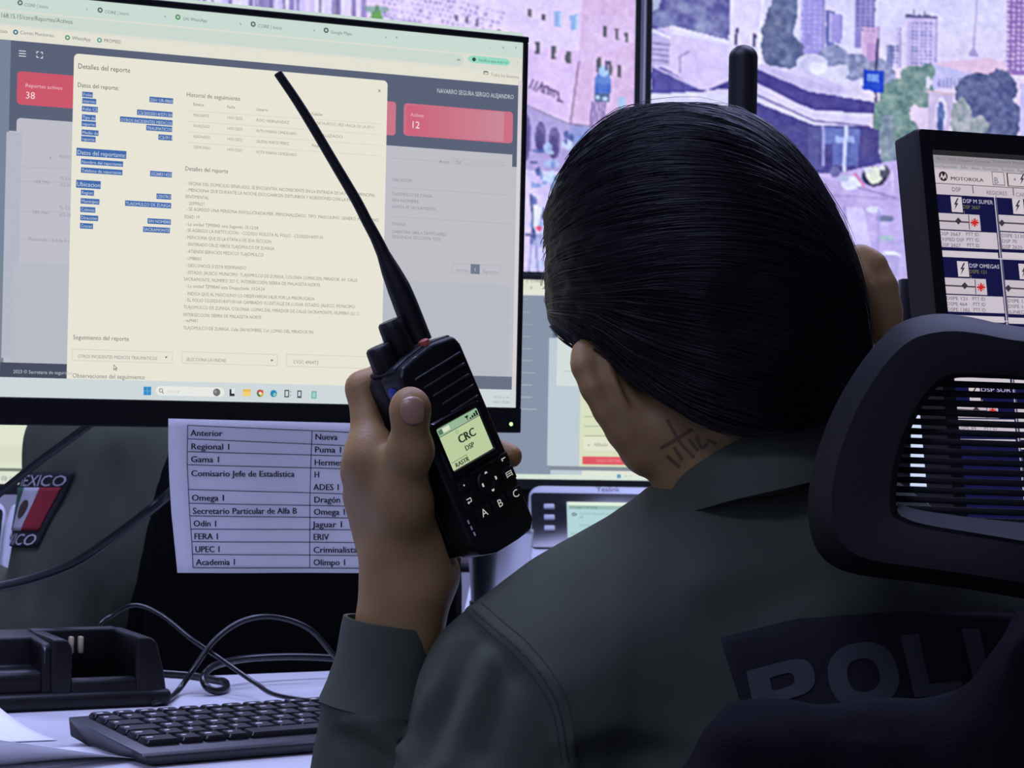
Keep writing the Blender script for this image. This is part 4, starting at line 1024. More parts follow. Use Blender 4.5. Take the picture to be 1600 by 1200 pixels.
# black posts that carry nothing visible
def post(name, label, x, y, z0, z1, r):
    t = thing(name, label, 'post', (x, y, z0))
    h = z1 - z0
    bm = bmesh.new(); lathe(bm, [(0, 0), (r, 0), (r, h - r * 0.9)] + [(r * math.cos(a), h - r * 0.9 + r * 0.9 * math.sin(a)) for a in np.linspace(0.15, math.pi / 2, 8)], 24); obj('column', bm, M['black_satin'], t)
    bm = bmesh.new(); lathe(bm, [(0, 0), (r * 3, 0), (r * 3, 0.006), (r * 2.6, 0.01), (0, 0.01)], 28); obj('base', bm, M['black_satin'], t)
    return t
pp = at(1158, 300, 2.25); post('monitor_post', 'black post with rounded cap rising behind the person\'s head', pp[0], pp[1], DESK_Z, at(1158, 70, 2.25)[2], 0.0142)
pp = at(1416, 500, 2.08)
t = thing('small_post', 'short black post just left of the dispatch monitor', 'post', (pp[0], pp[1], DESK_Z))
zt = at(1416, 436, 2.08)[2] - DESK_Z
bm = bmesh.new(); box(bm, (-0.001, 0, zt / 2), (0.011, 0.02, zt), bevel=0.0015); obj('column', bm, M['black_satin'], t)
bm = bmesh.new(); box(bm, (0.008, 0, zt - 0.05), (0.03, 0.016, 0.05), bevel=0.008); obj('bracket', bm, M['black_satin'], t)
bm = bmesh.new(); box(bm, (0, 0, 0.004), (0.09, 0.09, 0.008), bevel=0.002); obj('base', bm, M['black_satin'], t)

# ================================================================== monitors on the rear desks
def rear_monitor(label, px0, py0, px1, py1, d, yaw, paint, silver=False):
    """px/py: pixel box of the lit area"""
    R = rz(yaw); o = at((px0 + px1) / 2, (py0 + py1) / 2, d)
    a = R.T @ (on_plane(px0, py0, o, R[:, 1]) - o); b = R.T @ (on_plane(px1, py1, o, R[:, 1]) - o)
    w, h = abs(b[0] - a[0]), abs(a[2] - b[2])
    t = thing('computer_monitor', label, 'monitor', o, R)
    bm = bmesh.new(); box(bm, (0, 0.02, 0), (w + 0.012, 0.036, h + 0.012), bevel=0.004); obj('housing', bm, M['black_plastic'], t)
    bm = bmesh.new()
    for cc, ss in (((0, 0, h / 2 + 0.004), (w + 0.02, 0.01, 0.008)), ((0, 0, -h / 2 - 0.008), (w + 0.02, 0.01, 0.016)), ((-w / 2 - 0.005, 0, 0), (0.01, 0.01, h)), ((w / 2 + 0.005, 0, 0), (0.01, 0.01, h))): box(bm, cc, ss, bevel=0.001, seg=1)
    obj('bezel', bm, M['black_satin'], t)
    zb = DESK_Z - o[2]
    bm = bmesh.new(); box(bm, (0, 0.09, zb / 2 - 0.02), (0.06, 0.03, -zb - 0.03), bevel=0.008); box(bm, (0, 0.06, -0.03), (0.09, 0.07, 0.09), bevel=0.008); obj('stand_column', bm, M['black_plastic'], t)
    bm = bmesh.new(); box(bm, (0, 0.07, zb + 0.007), (0.24, 0.18, 0.014), bevel=0.005); obj('stand_base', bm, M['black_plastic'], t)
    c = Canvas(o + R @ np.array([0, -0.001, 0]), R[:, 0], R[:, 2])
    c.urect(-w / 2, -h / 2, w / 2, h / 2, (226, 230, 216), 0)
    paint(c); c.build('screen', M['display'], t)
    return t
def p_mid(c):
    c.rect(560, 433, 1040, 456, (224, 226, 206), 1); c.rect(560, 456, 864, 742, (132, 144, 164), 1); c.rect(864, 500, 909, 742, (190, 202, 212), 1.5); c.rect(560, 456, 873, 742, (134, 146, 165), 1.2)
    c.rect(858, 528, 909, 728, (190, 202, 212), 2); c.rect(864, 504, 871, 528, (104, 118, 140), 2); c.rect(871, 516, 1040, 606, (216, 226, 222), 2); c.rect(858, 728, 1040, 737, (130, 138, 152), 3)
    c.rect(907, 605, 1040, 731, (216, 224, 190), 3); c.rect(910, 713, 1010, 727, (222, 84, 96), 4); c.text(932, 722, 'DESCARTAR', 5, (236, 150, 150), 5, 970)
    for y, x1 in ((466, 826), (486, 828), (505, 834), (524, 829), (543, 831), (562, 831), (581, 835), (600, 831), (619, 831), (638, 839)): c.rect(640, y - 2, x1, y + 2, (206, 214, 222), 3)
    for y in (651, 666, 681): c.line(913, y, 960, y, 1.2, (150, 160, 140), 4)
    c.rect(912, 683, 985, 705, (226, 228, 206), 4); c.text(918, 697, 'x', 5, (110, 120, 110), 5); c.text(928, 697, 'Afiliado', 5, (120, 130, 116), 5)
    c.text(822, 441, 'x  CORE | Inicio', 4.5, (120, 124, 110), 5); c.text(828, 452, '4', 5, (130, 120, 80), 5)
    c.rect(560, 737, 1040, 752, (218, 232, 218), 5); c.rect(964, 741, 970, 747, (96, 150, 190), 6); c.disc(978, 744, 1, (90, 150, 90), 6); c.line(983, 744, 989, 744, 1, (190, 190, 180), 6)
    c.line(880, 580, 897, 580, 0.8, (160, 176, 176), 4)
rear_monitor('monitor behind the person\'s head with grey sidebar and cream and red page', 600, 433, 1040, 752, 3.55, 0.07, p_mid)
def p_left(c):
    c.rect(-340, 480, 120, 745, (222, 228, 206), 1); c.rect(-340, 690, 120, 726, (216, 222, 200), 2); c.rect(-340, 726, 120, 738, (110, 120, 110), 3); c.rect(-340, 738, 120, 752, (212, 222, 208), 4)
    c.text(2, 750, '(i)', 7, (80, 90, 86), 5); c.text(16, 751, 'Correo', 6, (90, 96, 92), 5, 26); c.disc(46, 747, 4, (206, 150, 140), 5)
    for y in (560, 590, 620, 650): c.line(-300, y, 60, y, 2, (180, 188, 170), 3)
rear_monitor('monitor at the far left glowing cream, partly behind the green sleeve', -330, 474, 118, 758, 3.45, 0.04, p_left)
def p_right(c):
    c.rect(1180, 474, 1620, 800, (206, 220, 246), 1); c.rect(1180, 474, 1620, 482, (160, 168, 206), 2)
    for y in (520, 560, 600): c.line(1200, y, 1600, y, 3, (180, 200, 230), 2)
rear_monitor('monitor glowing pale blue between the person\'s ear and the chair headrest', 1190, 475, 1620, 770, 3.7, 0.05, p_right)

# ================================================================== desk phones
def desk_phone(label, x0, y0, d):
    """x0, y0: pixel of its upper left corner"""
    R = rz(0.05) @ rx(-0.55)
    S = 0.244; H = 0.153
    o = at(x0, y0, d)                                     # upper left corner of the face
    t = thing('desk_phone', label, 'desk phone', o, R, 'desk phones')
    bm = bmesh.new(); prism(bm, [(S / 2 + x, -H / 2 + z) for x, z in rrect(S, H, 0.02, 6)], 0.0, 0.028, bevel=0.005, seg=3); obj('body', bm, M['silver'], t)
    bm = bmesh.new(); prism(bm, [(S / 2 + x, -0.0625 + z) for x, z in rrect(S - 0.006, 0.096, 0.006, 4)], -0.0018, 0.006, bevel=0.001); obj('faceplate', bm, M['black_gloss'], t)
    kx = 0.0165
    for sx in (0.030, S - 0.030):
        for k in range(3):
            bm = bmesh.new(); box(bm, (sx, -0.004, -0.040 - k * 0.0185), (0.0165, 0.006, 0.0085), bevel=0.002); obj('line_key', bm, M['white_key'], t)
    for k in range(4):
        bm = bmesh.new(); box(bm, (0.083 + k * 0.033, -0.004, -0.101), (0.021, 0.006, 0.010), bevel=0.002); obj('soft_key', bm, M['white_key'], t)
    for r in range(4):
        for k in range(3):
            bm = bmesh.new(); box(bm, (0.095 + k * 0.027, -0.003, -0.1165 - r * 0.0098), (0.020, 0.006, 0.0072), bevel=0.0015); obj('number_key', bm, M['white_key'], t)
    bm = bmesh.new(); prism(bm, [(0.0 + x, z) for x, z in [(-0.05, -0.02), (-0.012, -0.02), (-0.004, -0.05), (-0.004, -0.11), (-0.012, -0.142), (-0.05, -0.142), (-0.056, -0.11), (-0.056, -0.05)]], -0.028, 0.006, m4(np.eye(3), (S + 0.062, 0, 0)), bevel=0.006, seg=3); obj('handset', bm, M['silver'], t)
    foot = R.T @ np.array([0, 0, 1.0])
    zc = o[2] - DESK_Z
    bm = bmesh.new()
    a0 = np.array([0.06, 0.028, -0.03]); a1 = np.array([S - 0.06, 0.028, -0.03]); 
    dn = R.T @ np.array([0, 0.0, -1.0])
    for q in (a0, a1):
        w = o + R @ q; L = w[2] - DESK_Z
        tube(bm, [q + np.array([0, -0.004, 0]), q + dn * L], [0.010, 0.007], 8)
    box(bm, (a0 + a1) / 2, (S - 0.10, 0.016, 0.02), bevel=0.004)
    bmesh.ops.remove_doubles(bm, verts=bm.verts[:], dist=0.0001)
    obj('foot_stand', bm, M['silver'], t)
    fo = o + R @ np.array([0, -0.0019, 0])
    c = Canvas(fo, R[:, 0], R[:, 2], 0.0001)
    def U(u0, v0, u1, v1, col, l): c.urect(u0, v0, u1, v1, col, l)
    LX0, LX1, LY0, LY1 = 0.057, S - 0.057, -0.091, -0.030
    U(LX0, LY0, LX1, LY1, (176, 212, 216), 0.2); U(LX0 + 0.002, LY1 - 0.006, LX1, LY1, (226, 240, 222), 0.4); U(LX0 + 0.003, LY1 - 0.0125, LX1, LY1 - 0.006, (150, 186, 176), 0.4)
    def L_(u, v, s, h, col):
        V, F = text_geo(s); b = len(c.V); k = h / 0.7
        for x, y in V: c.V.append((u + x * k, v + y * k, 0.8)); c.C.append(lin(col))
        c.F.extend([tuple(b + i for i in f) for f in F])
    L_(LX0 + 0.005, LY1 - 0.011, 'L:2 Caller 7 ID 2026', 0.0035, (50, 70, 70)); L_(LX1 - 0.018, LY1 - 0.011, '7:41', 0.0035, (50, 70, 70))
    L_(LX0 + 0.018, LY1 - 0.022, 'CUTTA MARCOS Sanchez (Llamada)', 0.0036, (120, 156, 166)); L_(LX0 + 0.018, LY1 - 0.028, '285', 0.0034, (110, 146, 156)); L_(LX0 + 0.018, LY1 - 0.042, 'CUTTA MARCOS Sanchez 3 Sanchez', 0.0036, (100, 140, 150)); L_(LX0 + 0.006, LY1 - 0.042, '--', 0.0036, (90, 130, 140)); L_(LX0 + 0.006, LY1 - 0.056, 'Historial    Directorio    Menu', 0.0036, (110, 150, 150))
    cc = np.array([LX0 + 0.011, LY1 - 0.0215])
    c.poly([cc + 0.004 * np.array([math.cos(a), 0.7 * math.sin(a)]) for a in np.linspace(0, 6.28, 14)[:-1]], (70, 90, 80), 0.8); c.poly([cc + 0.0025 * np.array([math.cos(a), 0.4 * math.sin(a)]) for a in np.linspace(0, 6.28, 14)[:-1]], (176, 212, 216), 0.9)
    s = c.build('display', M['display'], t)
    mkV, mkF = text_geo('Yealink'); bm = bmesh.new(); k = 0.0085 / 0.7
    vs = [bm.verts.new((S / 2 - 0.019 + x * k, -0.0003, -0.0105 + y * k)) for x, y in mkV]
    for f in mkF:
        try: bm.faces.new([vs[i] for i in f])
        except ValueError: pass
    obj('maker_mark', bm, M['black_satin'], t, False)
    return t
desk_phone('silver and black desk phone with lit display, in front of the person', 826, 757, 3.5)
desk_phone('desk phone at the far left edge, mostly hidden by the green sleeve', 32 - 0.244 * 3600 / 3.15 - 24, 777, 3.15)

# ================================================================== steel tumbler
tb = at(780, 900, 2.9)
t = thing('steel_cup', 'brushed steel cup on the rear desk, just below the held radio', 'cup', (tb[0], tb[1], DESK_Z))
bm = bmesh.new(); lathe(bm, [(0, 0), (0.032, 0), (0.0345, 0.003), (0.0375, 0.05), (0.0420, 0.098), (0.0425, 0.102), (0.0415, 0.104), (0.0405, 0.100), (0.036, 0.05), (0.033, 0.008), (0, 0.008)], 48); obj('cup', bm, M['steel'], t)
bm = bmesh.new(); lathe(bm, [(0.0332, 0.0005), (0.0365, 0.0005), (0.0370, 0.012), (0.0355, 0.013)], 48); obj('base_ring', bm, M['black_plastic'], t)
# ================================================================== handheld radio
R_RAD = rodrigues(np.array([-0.01343573, -0.4426971, 0.72102577])); T_RAD = np.array([-0.02858947, 1.41926906, 0.99328502])
rad = thing('two_way_radio', 'black handheld two-way radio with long antenna and lit display, held in the person\'s hand', 'radio', T_RAD, R_RAD)
def rl(x, y, z): return T_RAD + R_RAD @ np.array([x, y, z])
bm = bmesh.new()
out = [(-0.0275, -0.060), (-0.022, -0.069), (-0.010, -0.0725), (0.010, -0.0725), (0.022, -0.0715), (0.0272, -0.066), (0.0278, -0.03), (0.0275, 0.054), (0.0245, 0.0605), (0.006, 0.0622), (-0.010, 0.060), (-0.0225, 0.0575), (-0.0275, 0.052)]
prism(bm, out, 0.0, 0.021, bevel=0.0028, seg=3)
obj('body', bm, M['radio'], rad, angle=28)
bm = bmesh.new(); prism(bm, [(x * 0.97, z * 0.985) for x, z in out], 0.0205, 0.036, bevel=0.003, seg=3); obj('battery', bm, M['radio'], rad, angle=28)
# speaker slots: raised bars
for k in range(5):
    z = 0.0475 - k * 0.0072
    x0 = -0.018 + k * 0.004
    bm = bmesh.new(); box(bm, ((x0 + 0.0235) / 2, -0.0002, z + 0.0004), (0.0235 - x0, 0.0016, 0.0022), ry(-0.05), bevel=0.0006, seg=1); obj('speaker_bar', bm, M['grey_plastic'], rad)
# display
bm = bmesh.new()
loft(bm, [[(x, -0.0001, z) for x, z in rrect(0.0445, 0.0375, 0.003, 4)], [(x, -0.0016, z) for x, z in rrect(0.0425, 0.0355, 0.003, 4)], [(x, -0.0014, z) for x, z in rrect(0.0375, 0.029, 0.0015, 4)], [(x, -0.0003, z) for x, z in rrect(0.0360, 0.0275, 0.001, 4)]], True, False)
bmesh.ops.translate(bm, vec=(0, 0, 0), verts=bm.verts); obj('display_frame', bm, M['black_gloss'], rad)
c = Canvas(rl(0, -0.0003, 0), R_RAD[:, 0], R_RAD[:, 2], 0.00006)
c.urect(-0.018, -0.01375, 0.018, 0.01375, (186, 204, 158), 0); c.urect(-0.018, 0.0088, 0.018, 0.01375, (150, 182, 150), 1); c.urect(-0.018, 0.0085, 0.018, 0.0089, (70, 84, 66), 2)
def lt(u, v, s, h, col=(34, 46, 34)):
    V, F = text_geo(s); b = len(c.V); k = h / 0.7
    for dx in (0, 0.045 * k, -0.045 * k):
        b = len(c.V)
        for x, y in V: c.V.append((u + dx + x * k, v + y * k, 3)); c.C.append(lin(col))
        c.F.extend([tuple(b + i for i in f) for f in F])
lt(-0.0052, -0.001, 'CRC', 0.0052); lt(-0.0028, -0.0068, 'DSP', 0.0032, (60, 72, 56)); lt(-0.0150, -0.0128, 'RASTR', 0.0028, (50, 62, 48))
c.urect(-0.017, -0.0090, -0.0035, -0.0087, (70, 84, 66), 2); c.urect(-0.0038, -0.0135, -0.0035, -0.0087, (70, 84, 66), 2)
c.poly([(-0.0135, 0.010), (-0.0075, 0.010), (-0.0075, 0.0128), (-0.0135, 0.0128)], (214, 226, 200), 2); c.urect(-0.0172, 0.0098, -0.0138, 0.0128, (90, 116, 96), 2)
c.poly([(0.0062, 0.0125), (0.0098, 0.0125), (0.0083, 0.0108), (0.0083, 0.0094), (0.0077, 0.0094), (0.0077, 0.0108)], (26, 38, 28), 2)
for k, hh in enumerate((0.0009, 0.0016, 0.0024, 0.0032)): c.urect(0.0098 + k * 0.002, 0.0094, 0.0113 + k * 0.002, 0.0094 + hh, (26, 38, 28), 2)
c.poly([(-0.0035 + 0.0013 * math.cos(a), 0.0064 + 0.0013 * math.sin(a)) for a in np.linspace(0, 6.28, 11)[:-1]], (150, 170, 130), 2); c.poly([(-0.0035 + 0.0008 * math.cos(a), 0.0064 + 0.0008 * math.sin(a)) for a in np.linspace(0, 6.28, 11)[:-1]], (186, 204, 158), 3)
c.build('display', M['display'], rad)
# keypad
def flat_text(bm, s, x, z, h, y, mi=1, kx=1.0, ang=0.0):
    V, F = text_geo(s); k = h / 0.7; w = V[:, 0].max()
    vs = [bm.verts.new((x + (a - w / 2) * k * kx, y, z + b * k)) for a, b in V]
    for f in F:
        try: bm.faces.new([vs[i] for i in f]).material_index = mi
        except ValueError: pass
def rkey(name, x, z, w, h, mark=None):
    bm = bmesh.new(); box(bm, (x, -0.0004, z), (w, 0.0018, h), ry(0.0), bevel=0.0006, seg=2)
    if mark: mark(bm)
    obj(name, bm, [M['rubber'], M['legend_lit']], rad)
for s, x in (('A', -0.0091), ('B', 0.0052), ('C', 0.0196)):
    rkey('key', x, -0.0458, 0.0125, 0.0075, lambda bm, s=s, x=x: flat_text(bm, s, x, -0.0480, 0.0048, -0.00135, 1, 1.1))
def bars(bm, pts, mi=1):
    vs = [bm.verts.new((a, -0.00135, b)) for a, b in pts]; bm.faces.new(vs).material_index = mi
def back_mark(bm):
    x, z = -0.0160, -0.0345
    for q in ([(-.0022, .0016), (.0014, .0016), (.0014, .0010), (-.0022, .0010)], [(.0010, .0016), (.0016, .0014), (.0016, -.0008), (.0010, -.0012)], [(-.0018, -.0006), (.0014, -.0006), (.0012, -.0012), (-.0018, -.0012)], [(-.0024, -.0009), (-.0012, .0002), (-.0012, -.002)]): bars(bm, [(x + a, z + b) for a, b in q])
def menu_mark(bm):
    x, z = 0.0210, -0.0328
    for q in ([(-.0022, .0018), (.0022, .0018), (.0022, .0013), (-.0022, .0013)], [(-.0022, .0005), (.0022, .0005), (.0022, 0), (-.0022, 0)], [(-.0022, -.0008), (.0022, -.0008), (.0022, -.0013), (-.0022, -.0013)], [(-.0026, .0018), (-.0022, .0018), (-.0022, -.0018), (-.0026, -.0018)], [(.0022, .0018), (.0026, .0018), (.0026, -.0018), (.0022, -.0018)]): bars(bm, [(x + a, z + b) for a, b in q])
rkey('key', -0.0160, -0.0345, 0.0105, 0.0085, back_mark); rkey('key', 0.0210, -0.0328, 0.0105, 0.0085, menu_mark)
def call_mark(bm):
    for q in ([(-.0018, .0008), (.0018, .0008), (.0018, .0002), (-.0018, .0002)], [(-.0018, .0008), (-.0008, .0008), (-.0008, -.0009), (-.0018, -.0009)]): bars(bm, [(0.0215 + a, -0.0228 + b) for a, b in q])
rkey('key', 0.0215, -0.0228, 0.0095, 0.0065, call_mark)
rkey('key', -0.0155, -0.0245, 0.0095, 0.0065, lambda bm: bars(bm, [(-0.0160, -0.0240), (-0.0150, -0.0240), (-0.0150, -0.0250), (-0.0160, -0.0250)]))
bm = bmesh.new(); lathe(bm, [(0, 0.0012), (0.0085, 0.0012), (0.0085, -0.0002), (0.0078, -0.0011), (0.004, -0.0013), (0.0036, -0.0004), (0, -0.0004)], 28, m4(rx(math.pi / 2) @ np.diag([1, 1, -1]), (0.0042, 0, -0.0305)))
for q in ([(-.0007, .0066), (.0007, .0066), (.0013, .0054), (-.0013, .0054)], [(-.0007, -.0066), (-.0013, -.0052), (.0013, -.0052), (.0007, -.0066)], [(.0066, .0009), (.0066, -.0009), (.0052, -.0013), (.0052, .0013)], [(-.0066, .0009), (-.0052, .0013), (-.0052, -.0013), (-.0066, -.0009)]):
    bars(bm, [(0.0042 + a, -0.0305 + b) for a, b in q])
obj('direction_pad', bm, [M['rubber'], M['legend_lit']], rad)
bm = bmesh.new(); box(bm, (0.004, -0.0004, -0.0205), (0.024, 0.0016, 0.0022), bevel=0.0006); obj('key_ridge', bm, M['black_gloss'], rad)
bm = bmesh.new(); V_, F_ = text_geo('DIGITAL'); 
for a in range(3): box(bm, (-0.0225 + a * 0.0004, -0.0001, -0.046 - a * 0.0042), (0.0011, 0.0006, 0.0026), bevel=0.0002, seg=1)
obj('side_mark', bm, M['legend'], rad)
# side face: talk button, emergency strip
bm = bmesh.new(); box(bm, (-0.0278, 0.0125, 0.022), (0.003, 0.011, 0.030), bevel=0.0012); obj('talk_button', bm, M['rubber'], rad)
bm = bmesh.new(); lathe(bm, [(0, 0), (0.0046, 0), (0.0046, 0.0012), (0.0035, 0.002), (0, 0.0022)], 20, m4(ry(-math.pi / 2), (-0.0272, 0.0125, 0.0432))); obj('side_button', bm, M['button_blue'], rad)
# top: deck, knobs, antenna
bm = bmesh.new(); prism(bm, [(-0.024, 0.055), (0.0265, 0.055), (0.0265, 0.0615), (0.006, 0.0635), (-0.010, 0.0615), (-0.024, 0.0585)], 0.006, 0.033, bevel=0.0015); obj('top_deck', bm, M['grey_plastic'], rad)
def knob(name, x, y, z, r, h):
    bm = bmesh.new()
    n = 36; loops = []
    for rr, hh in ((r * 0.8, 0), (r, 0.002), (r * 0.94, h * 0.8), (r * 0.9, h - 0.0012), (r * 0.78, h)):
        loops.append([(x + rr * (1 + (0.05 if k % 3 == 0 else 0)) * math.cos(2 * math.pi * k / n), y + rr * (1 + (0.05 if k % 3 == 0 else 0)) * math.sin(2 * math.pi * k / n), z + hh) for k in range(n)])
    loft(bm, loops); obj(name, bm, M['rubber'], rad, angle=50)
knob('channel_knob', -0.0035, 0.019, 0.060, 0.0082, 0.0245); knob('volume_knob', -0.0178, 0.021, 0.057, 0.0086, 0.0165)
bm = bmesh.new(); lathe(bm, [(0, 0), (0.0035, 0), (0.0035, 0.003), (0.002, 0.004), (0, 0.004)], 16, m4(np.eye(3), (0.0065, 0.008, 0.062))); obj('emergency_button', bm, M['button_red'], rad)
base = rl(0.0135, 0.021, 0.058)
db = (base - CP) @ FW
path = [(656, 534), (644, 503), (633.5, 476), (623, 450), (611, 424), (599, 397), (587, 371), (573, 345), (556, 312), (523, 256), (490, 200), (462, 155), (434, 114)]
wid = [0.0079, 0.0078, 0.0077, 0.0073, 0.0061, 0.0042, 0.0036, 0.0034, 0.0033, 0.0031, 0.0030, 0.0028, 0.0027]
P3 = [R_RAD.T @ (at(x, y, db - 0.030 * (534 - y) / 420) - T_RAD) for x, y in path]
rads = np.interp(np.linspace(0, 1, 12 * 4 + 1), np.linspace(0, 1, 13), wid); P3 = spline(P3, 4)
rads = np.append(rads, 0.0018); P3 = P3 + [P3[-1] + (P3[-1] - P3[-2]) * 0.10]
bm = bmesh.new(); tube(bm, P3, list(rads), 16); obj('antenna', bm, M['rubber'], rad, angle=60)

# ================================================================== charging cradle
FLc, FRc = on_z(20, 1113.5, DESK_Z), on_z(256, 1103, DESK_Z)
ex = unit(FRc - FLc); ey = np.array([-ex[1], ex[0], 0]); R_CH = np.stack([ex, ey, [0, 0, 1]], 1)
ch = thing('charging_cradle', 'black radio charging cradle with an empty pocket, at the left edge of the desk', 'charger', FRc, R_CH)
bm = bmesh.new()
def yz(bm, x0, x1, prof, bevel=0.003):
    """profile in local y,z extruded along x"""
    Q = np.array([[0, 1, 0], [1, 0, 0], [0, 0, 1.0]])
    t = bmesh.new(); prism(t, prof, x0, x1, None, bevel, 3); bmesh.ops.transform(t, matrix=m4(Q), verts=t.verts); bmesh.ops.reverse_faces(t, faces=t.faces[:]); merge(bm, t)
prism(bm, [(0, 0.003), (0.0025, 0.014), (0.000, 0.030), (-0.0065, 0.055), (-0.0125, 0.0595), (-0.0255, 0.0600), (-0.0255, 0.003)], 0.0, 0.088, bevel=0.003, seg=3)
prism(bm, [(-0.080, 0.003), (-0.080, 0.052), (-0.085, 0.0595), (-0.0985, 0.0600), (-0.0985, 0.003)], 0.0, 0.088, bevel=0.003, seg=3)
yz(bm, -0.099, -0.020, [(0.070, 0.003), (0.070, 0.061), (0.088, 0.061), (0.090, 0.003)])
yz(bm, -0.081, -0.024, [(0.000, 0.003), (0.000, 0.022), (0.003, 0.0255), (0.014, 0.0255), (0.020, 0.018), (0.075, 0.018), (0.075, 0.003)], 0.002)
yz(bm, -0.160, -0.097, [(0.006, 0.003), (0.004, 0.028), (0.008, 0.033), (0.040, 0.033), (0.044, 0.058), (0.088, 0.0605), (0.090, 0.003)])
yz(bm, -0.106, -0.097, [(0.002, 0.003), (0.002, 0.052), (0.006, 0.056), (0.050, 0.058), (0.050, 0.003)], 0.002)
obj('body', bm, M['black_plastic'], ch)
bm = bmesh.new(); box(bm, (-0.079, 0.043, 0.0075), (0.172, 0.094, 0.015), bevel=0.006, seg=3); obj('base_rim', bm, M['black_plastic'], ch)
for x in (-0.0635, -0.0550):
    bm = bmesh.new(); box(bm, (x, 0.0685, 0.0470), (0.0042, 0.006, 0.015), bevel=0.0012); obj('contact', bm, M['gold'], ch)
bm = bmesh.new(); box(bm, (-0.1035, 0.0035, 0.046), (0.0015, 0.003, 0.014), rz(0.0), bevel=0.0005, seg=1); obj('status_light', bm, M['white_key'], ch)

# ================================================================== keyboard
KBL = np.array([-0.334, 1.757, DESK_Z]); R_KB = rz(math.radians(34.1))
kb = thing('keyboard', 'black computer keyboard lying on the white desk', 'keyboard', KBL, R_KB)
KW, KD = 0.362, 0.135
bm = bmesh.new()
prof = [(0.0, 0.0205), (-KD + 0.004, 0.0105), (-KD, 0.008), (-KD + 0.003, 0.002), (-KD + 0.02, 0.0), (-0.02, 0.0), (-0.004, 0.006)]
loft(bm, [[(0.009, y, z) if z < 0.005 else (0.0, y, z) for y, z in prof], [(KW - 0.009, y, z) if z < 0.005 else (KW, y, z) for y, z in prof]])
bmesh.ops.recalc_face_normals(bm, faces=bm.faces[:]); bmesh.ops.bevel(bm, geom=bm.edges[:], offset=0.0014, segments=2, affect='EDGES', profile=0.5)
obj('case', bm, M['kb_body'], kb)
tilt = math.atan2(0.0100, KD)
def key_mesh(w, d, seed, legend=True):
    bm = bmesh.new()
    h = 0.0050
    a = rrect(w, d, 0.0015, 2); b = rrect(w - 0.0030, d - 0.0030, 0.0018, 2)
    loft(bm, [[(x, y, 0) for x, y in a], [(x, y, h * 0.55) for x, y in a], [(x, y + 0.0003, h) for x, y in b]])
    if legend:
        r = random.Random(seed); lw = 0.0030 + r.random() * 0.0025
        x0, y0 = -w / 2 + 0.0042, d / 2 - 0.0048
        vs = [bm.verts.new(p) for p in ((x0, y0 - 0.0028, h + 0.0001), (x0 + lw, y0 - 0.0028, h + 0.0001), (x0 + lw, y0, h + 0.0001), (x0, y0, h + 0.0001))]
        bm.faces.new(vs).material_index = 1
    return bm
U = 0.0190
rows = [(-0.0085, 0.0115, [1.0] * 18), (-0.0265, 0.0168, [1] * 13 + [2.0] + [1, 1, 1]), (-0.0452, 0.0168, [1.5] + [1] * 12 + [1.5] + [1, 1, 1]), (-0.0639, 0.0168, [1.75] + [1] * 11 + [2.25]), (-0.0826, 0.0168, [1.25] + [1] * 11 + [2.75, 1]), (-0.1013, 0.0168, [1.5, 1, 1, 1, 5.75, 1, 1, 1, 1, 1])]
proto = {}
for ri, (yy, dd, ws) in enumerate(rows):
    x = 0.0125; un = U if ri else 0.0186
    for ki, w in enumerate(ws):
        if x + w * un > KW - 0.002: break
        kk = (round(w, 2), dd, (ri * 3 + ki) % 5 if w < 3 else 9)
        z = 0.0205 + yy * math.tan(tilt) - 0.0012
        if kk not in proto:
            o = obj('key', key_mesh(w * un - 0.0018, dd, kk[2], w < 3), [M['kb_key'], M['legend']], kb, angle=40)
            proto[kk] = o
        else:
            o = proto[kk].copy(); COL.objects.link(o); o.parent = kb
        o.location = (x + w * un / 2, yy - (0.004 if ri == 0 else 0.002), z); o.rotation_euler = (tilt, 0, 0)
        x += w * un

# ================================================================== loose papers
def sheet_grid(name, label, corner, dx, dy, w, h, zf, nu=28, nv=20):
    """corner: far right corner on the desk; dx, dy: unit directions (left, near)"""
    V = []; F = []
    for j in range(nv + 1):
        for i in range(nu + 1):
            u, v = w * i / nu, h * j / nv
            q, z = zf(u, v)
            p = corner + dx * u + dy * q; V.append((p[0], p[1], DESK_Z + z))
    for j in range(nv):
        for i in range(nu):
            k = j * (nu + 1) + i; F.append((k, k + nu + 1, k + nu + 2, k + 1))
    o = obj_np(name, V, F, M['paper'])
    s = o.modifiers.new('thickness', 'SOLIDIFY'); s.thickness = 0.00025; s.offset = 1
    return tag(o, label, 'paper', 'loose sheets on the desk')
cA = on_z(170, 1176, DESK_Z); dA = unit(on_z(0, 1197, DESK_Z) - cA); dB = unit(np.array([-dA[1], dA[0], 0])); dB = dB if dB[1] < 0 else -dB
def zA(u, v):
    # its near edge curls up off the desk, so its shaded underside faces the camera
    return v * 0.8, 0.0006 + 0.0205 * (u / 0.10) ** 1.05 * (v / 0.06) ** 1.5
sheet_grid('paper_sheet', 'white sheet at the lower left corner, its near edge curling up', cA, dA, dB, 0.15, 0.06, zA)
cB = on_z(90, 1158, DESK_Z) ; dC = unit(np.array([-0.62, 0.78, 0])); dD = unit(np.array([-0.85, -0.35, 0]))
sheet_grid('paper_sheet', 'white sheet at the left edge, its far corner lifted off the desk', cB, dC, dD, 0.15, 0.18, lambda u, v: (v, 0.001 + 0.030 * (u / 0.15) ** 2))
cC = on_z(178, 1166, DESK_Z)
sheet_grid('paper_sheet', 'white sheet lying almost flat behind the curled one at the lower left', cC, dA, dB, 0.21, 0.05, lambda u, v: (v, 0.0002 + 0.004 * min(1, u / 0.05) * (1 - v / 0.05)))

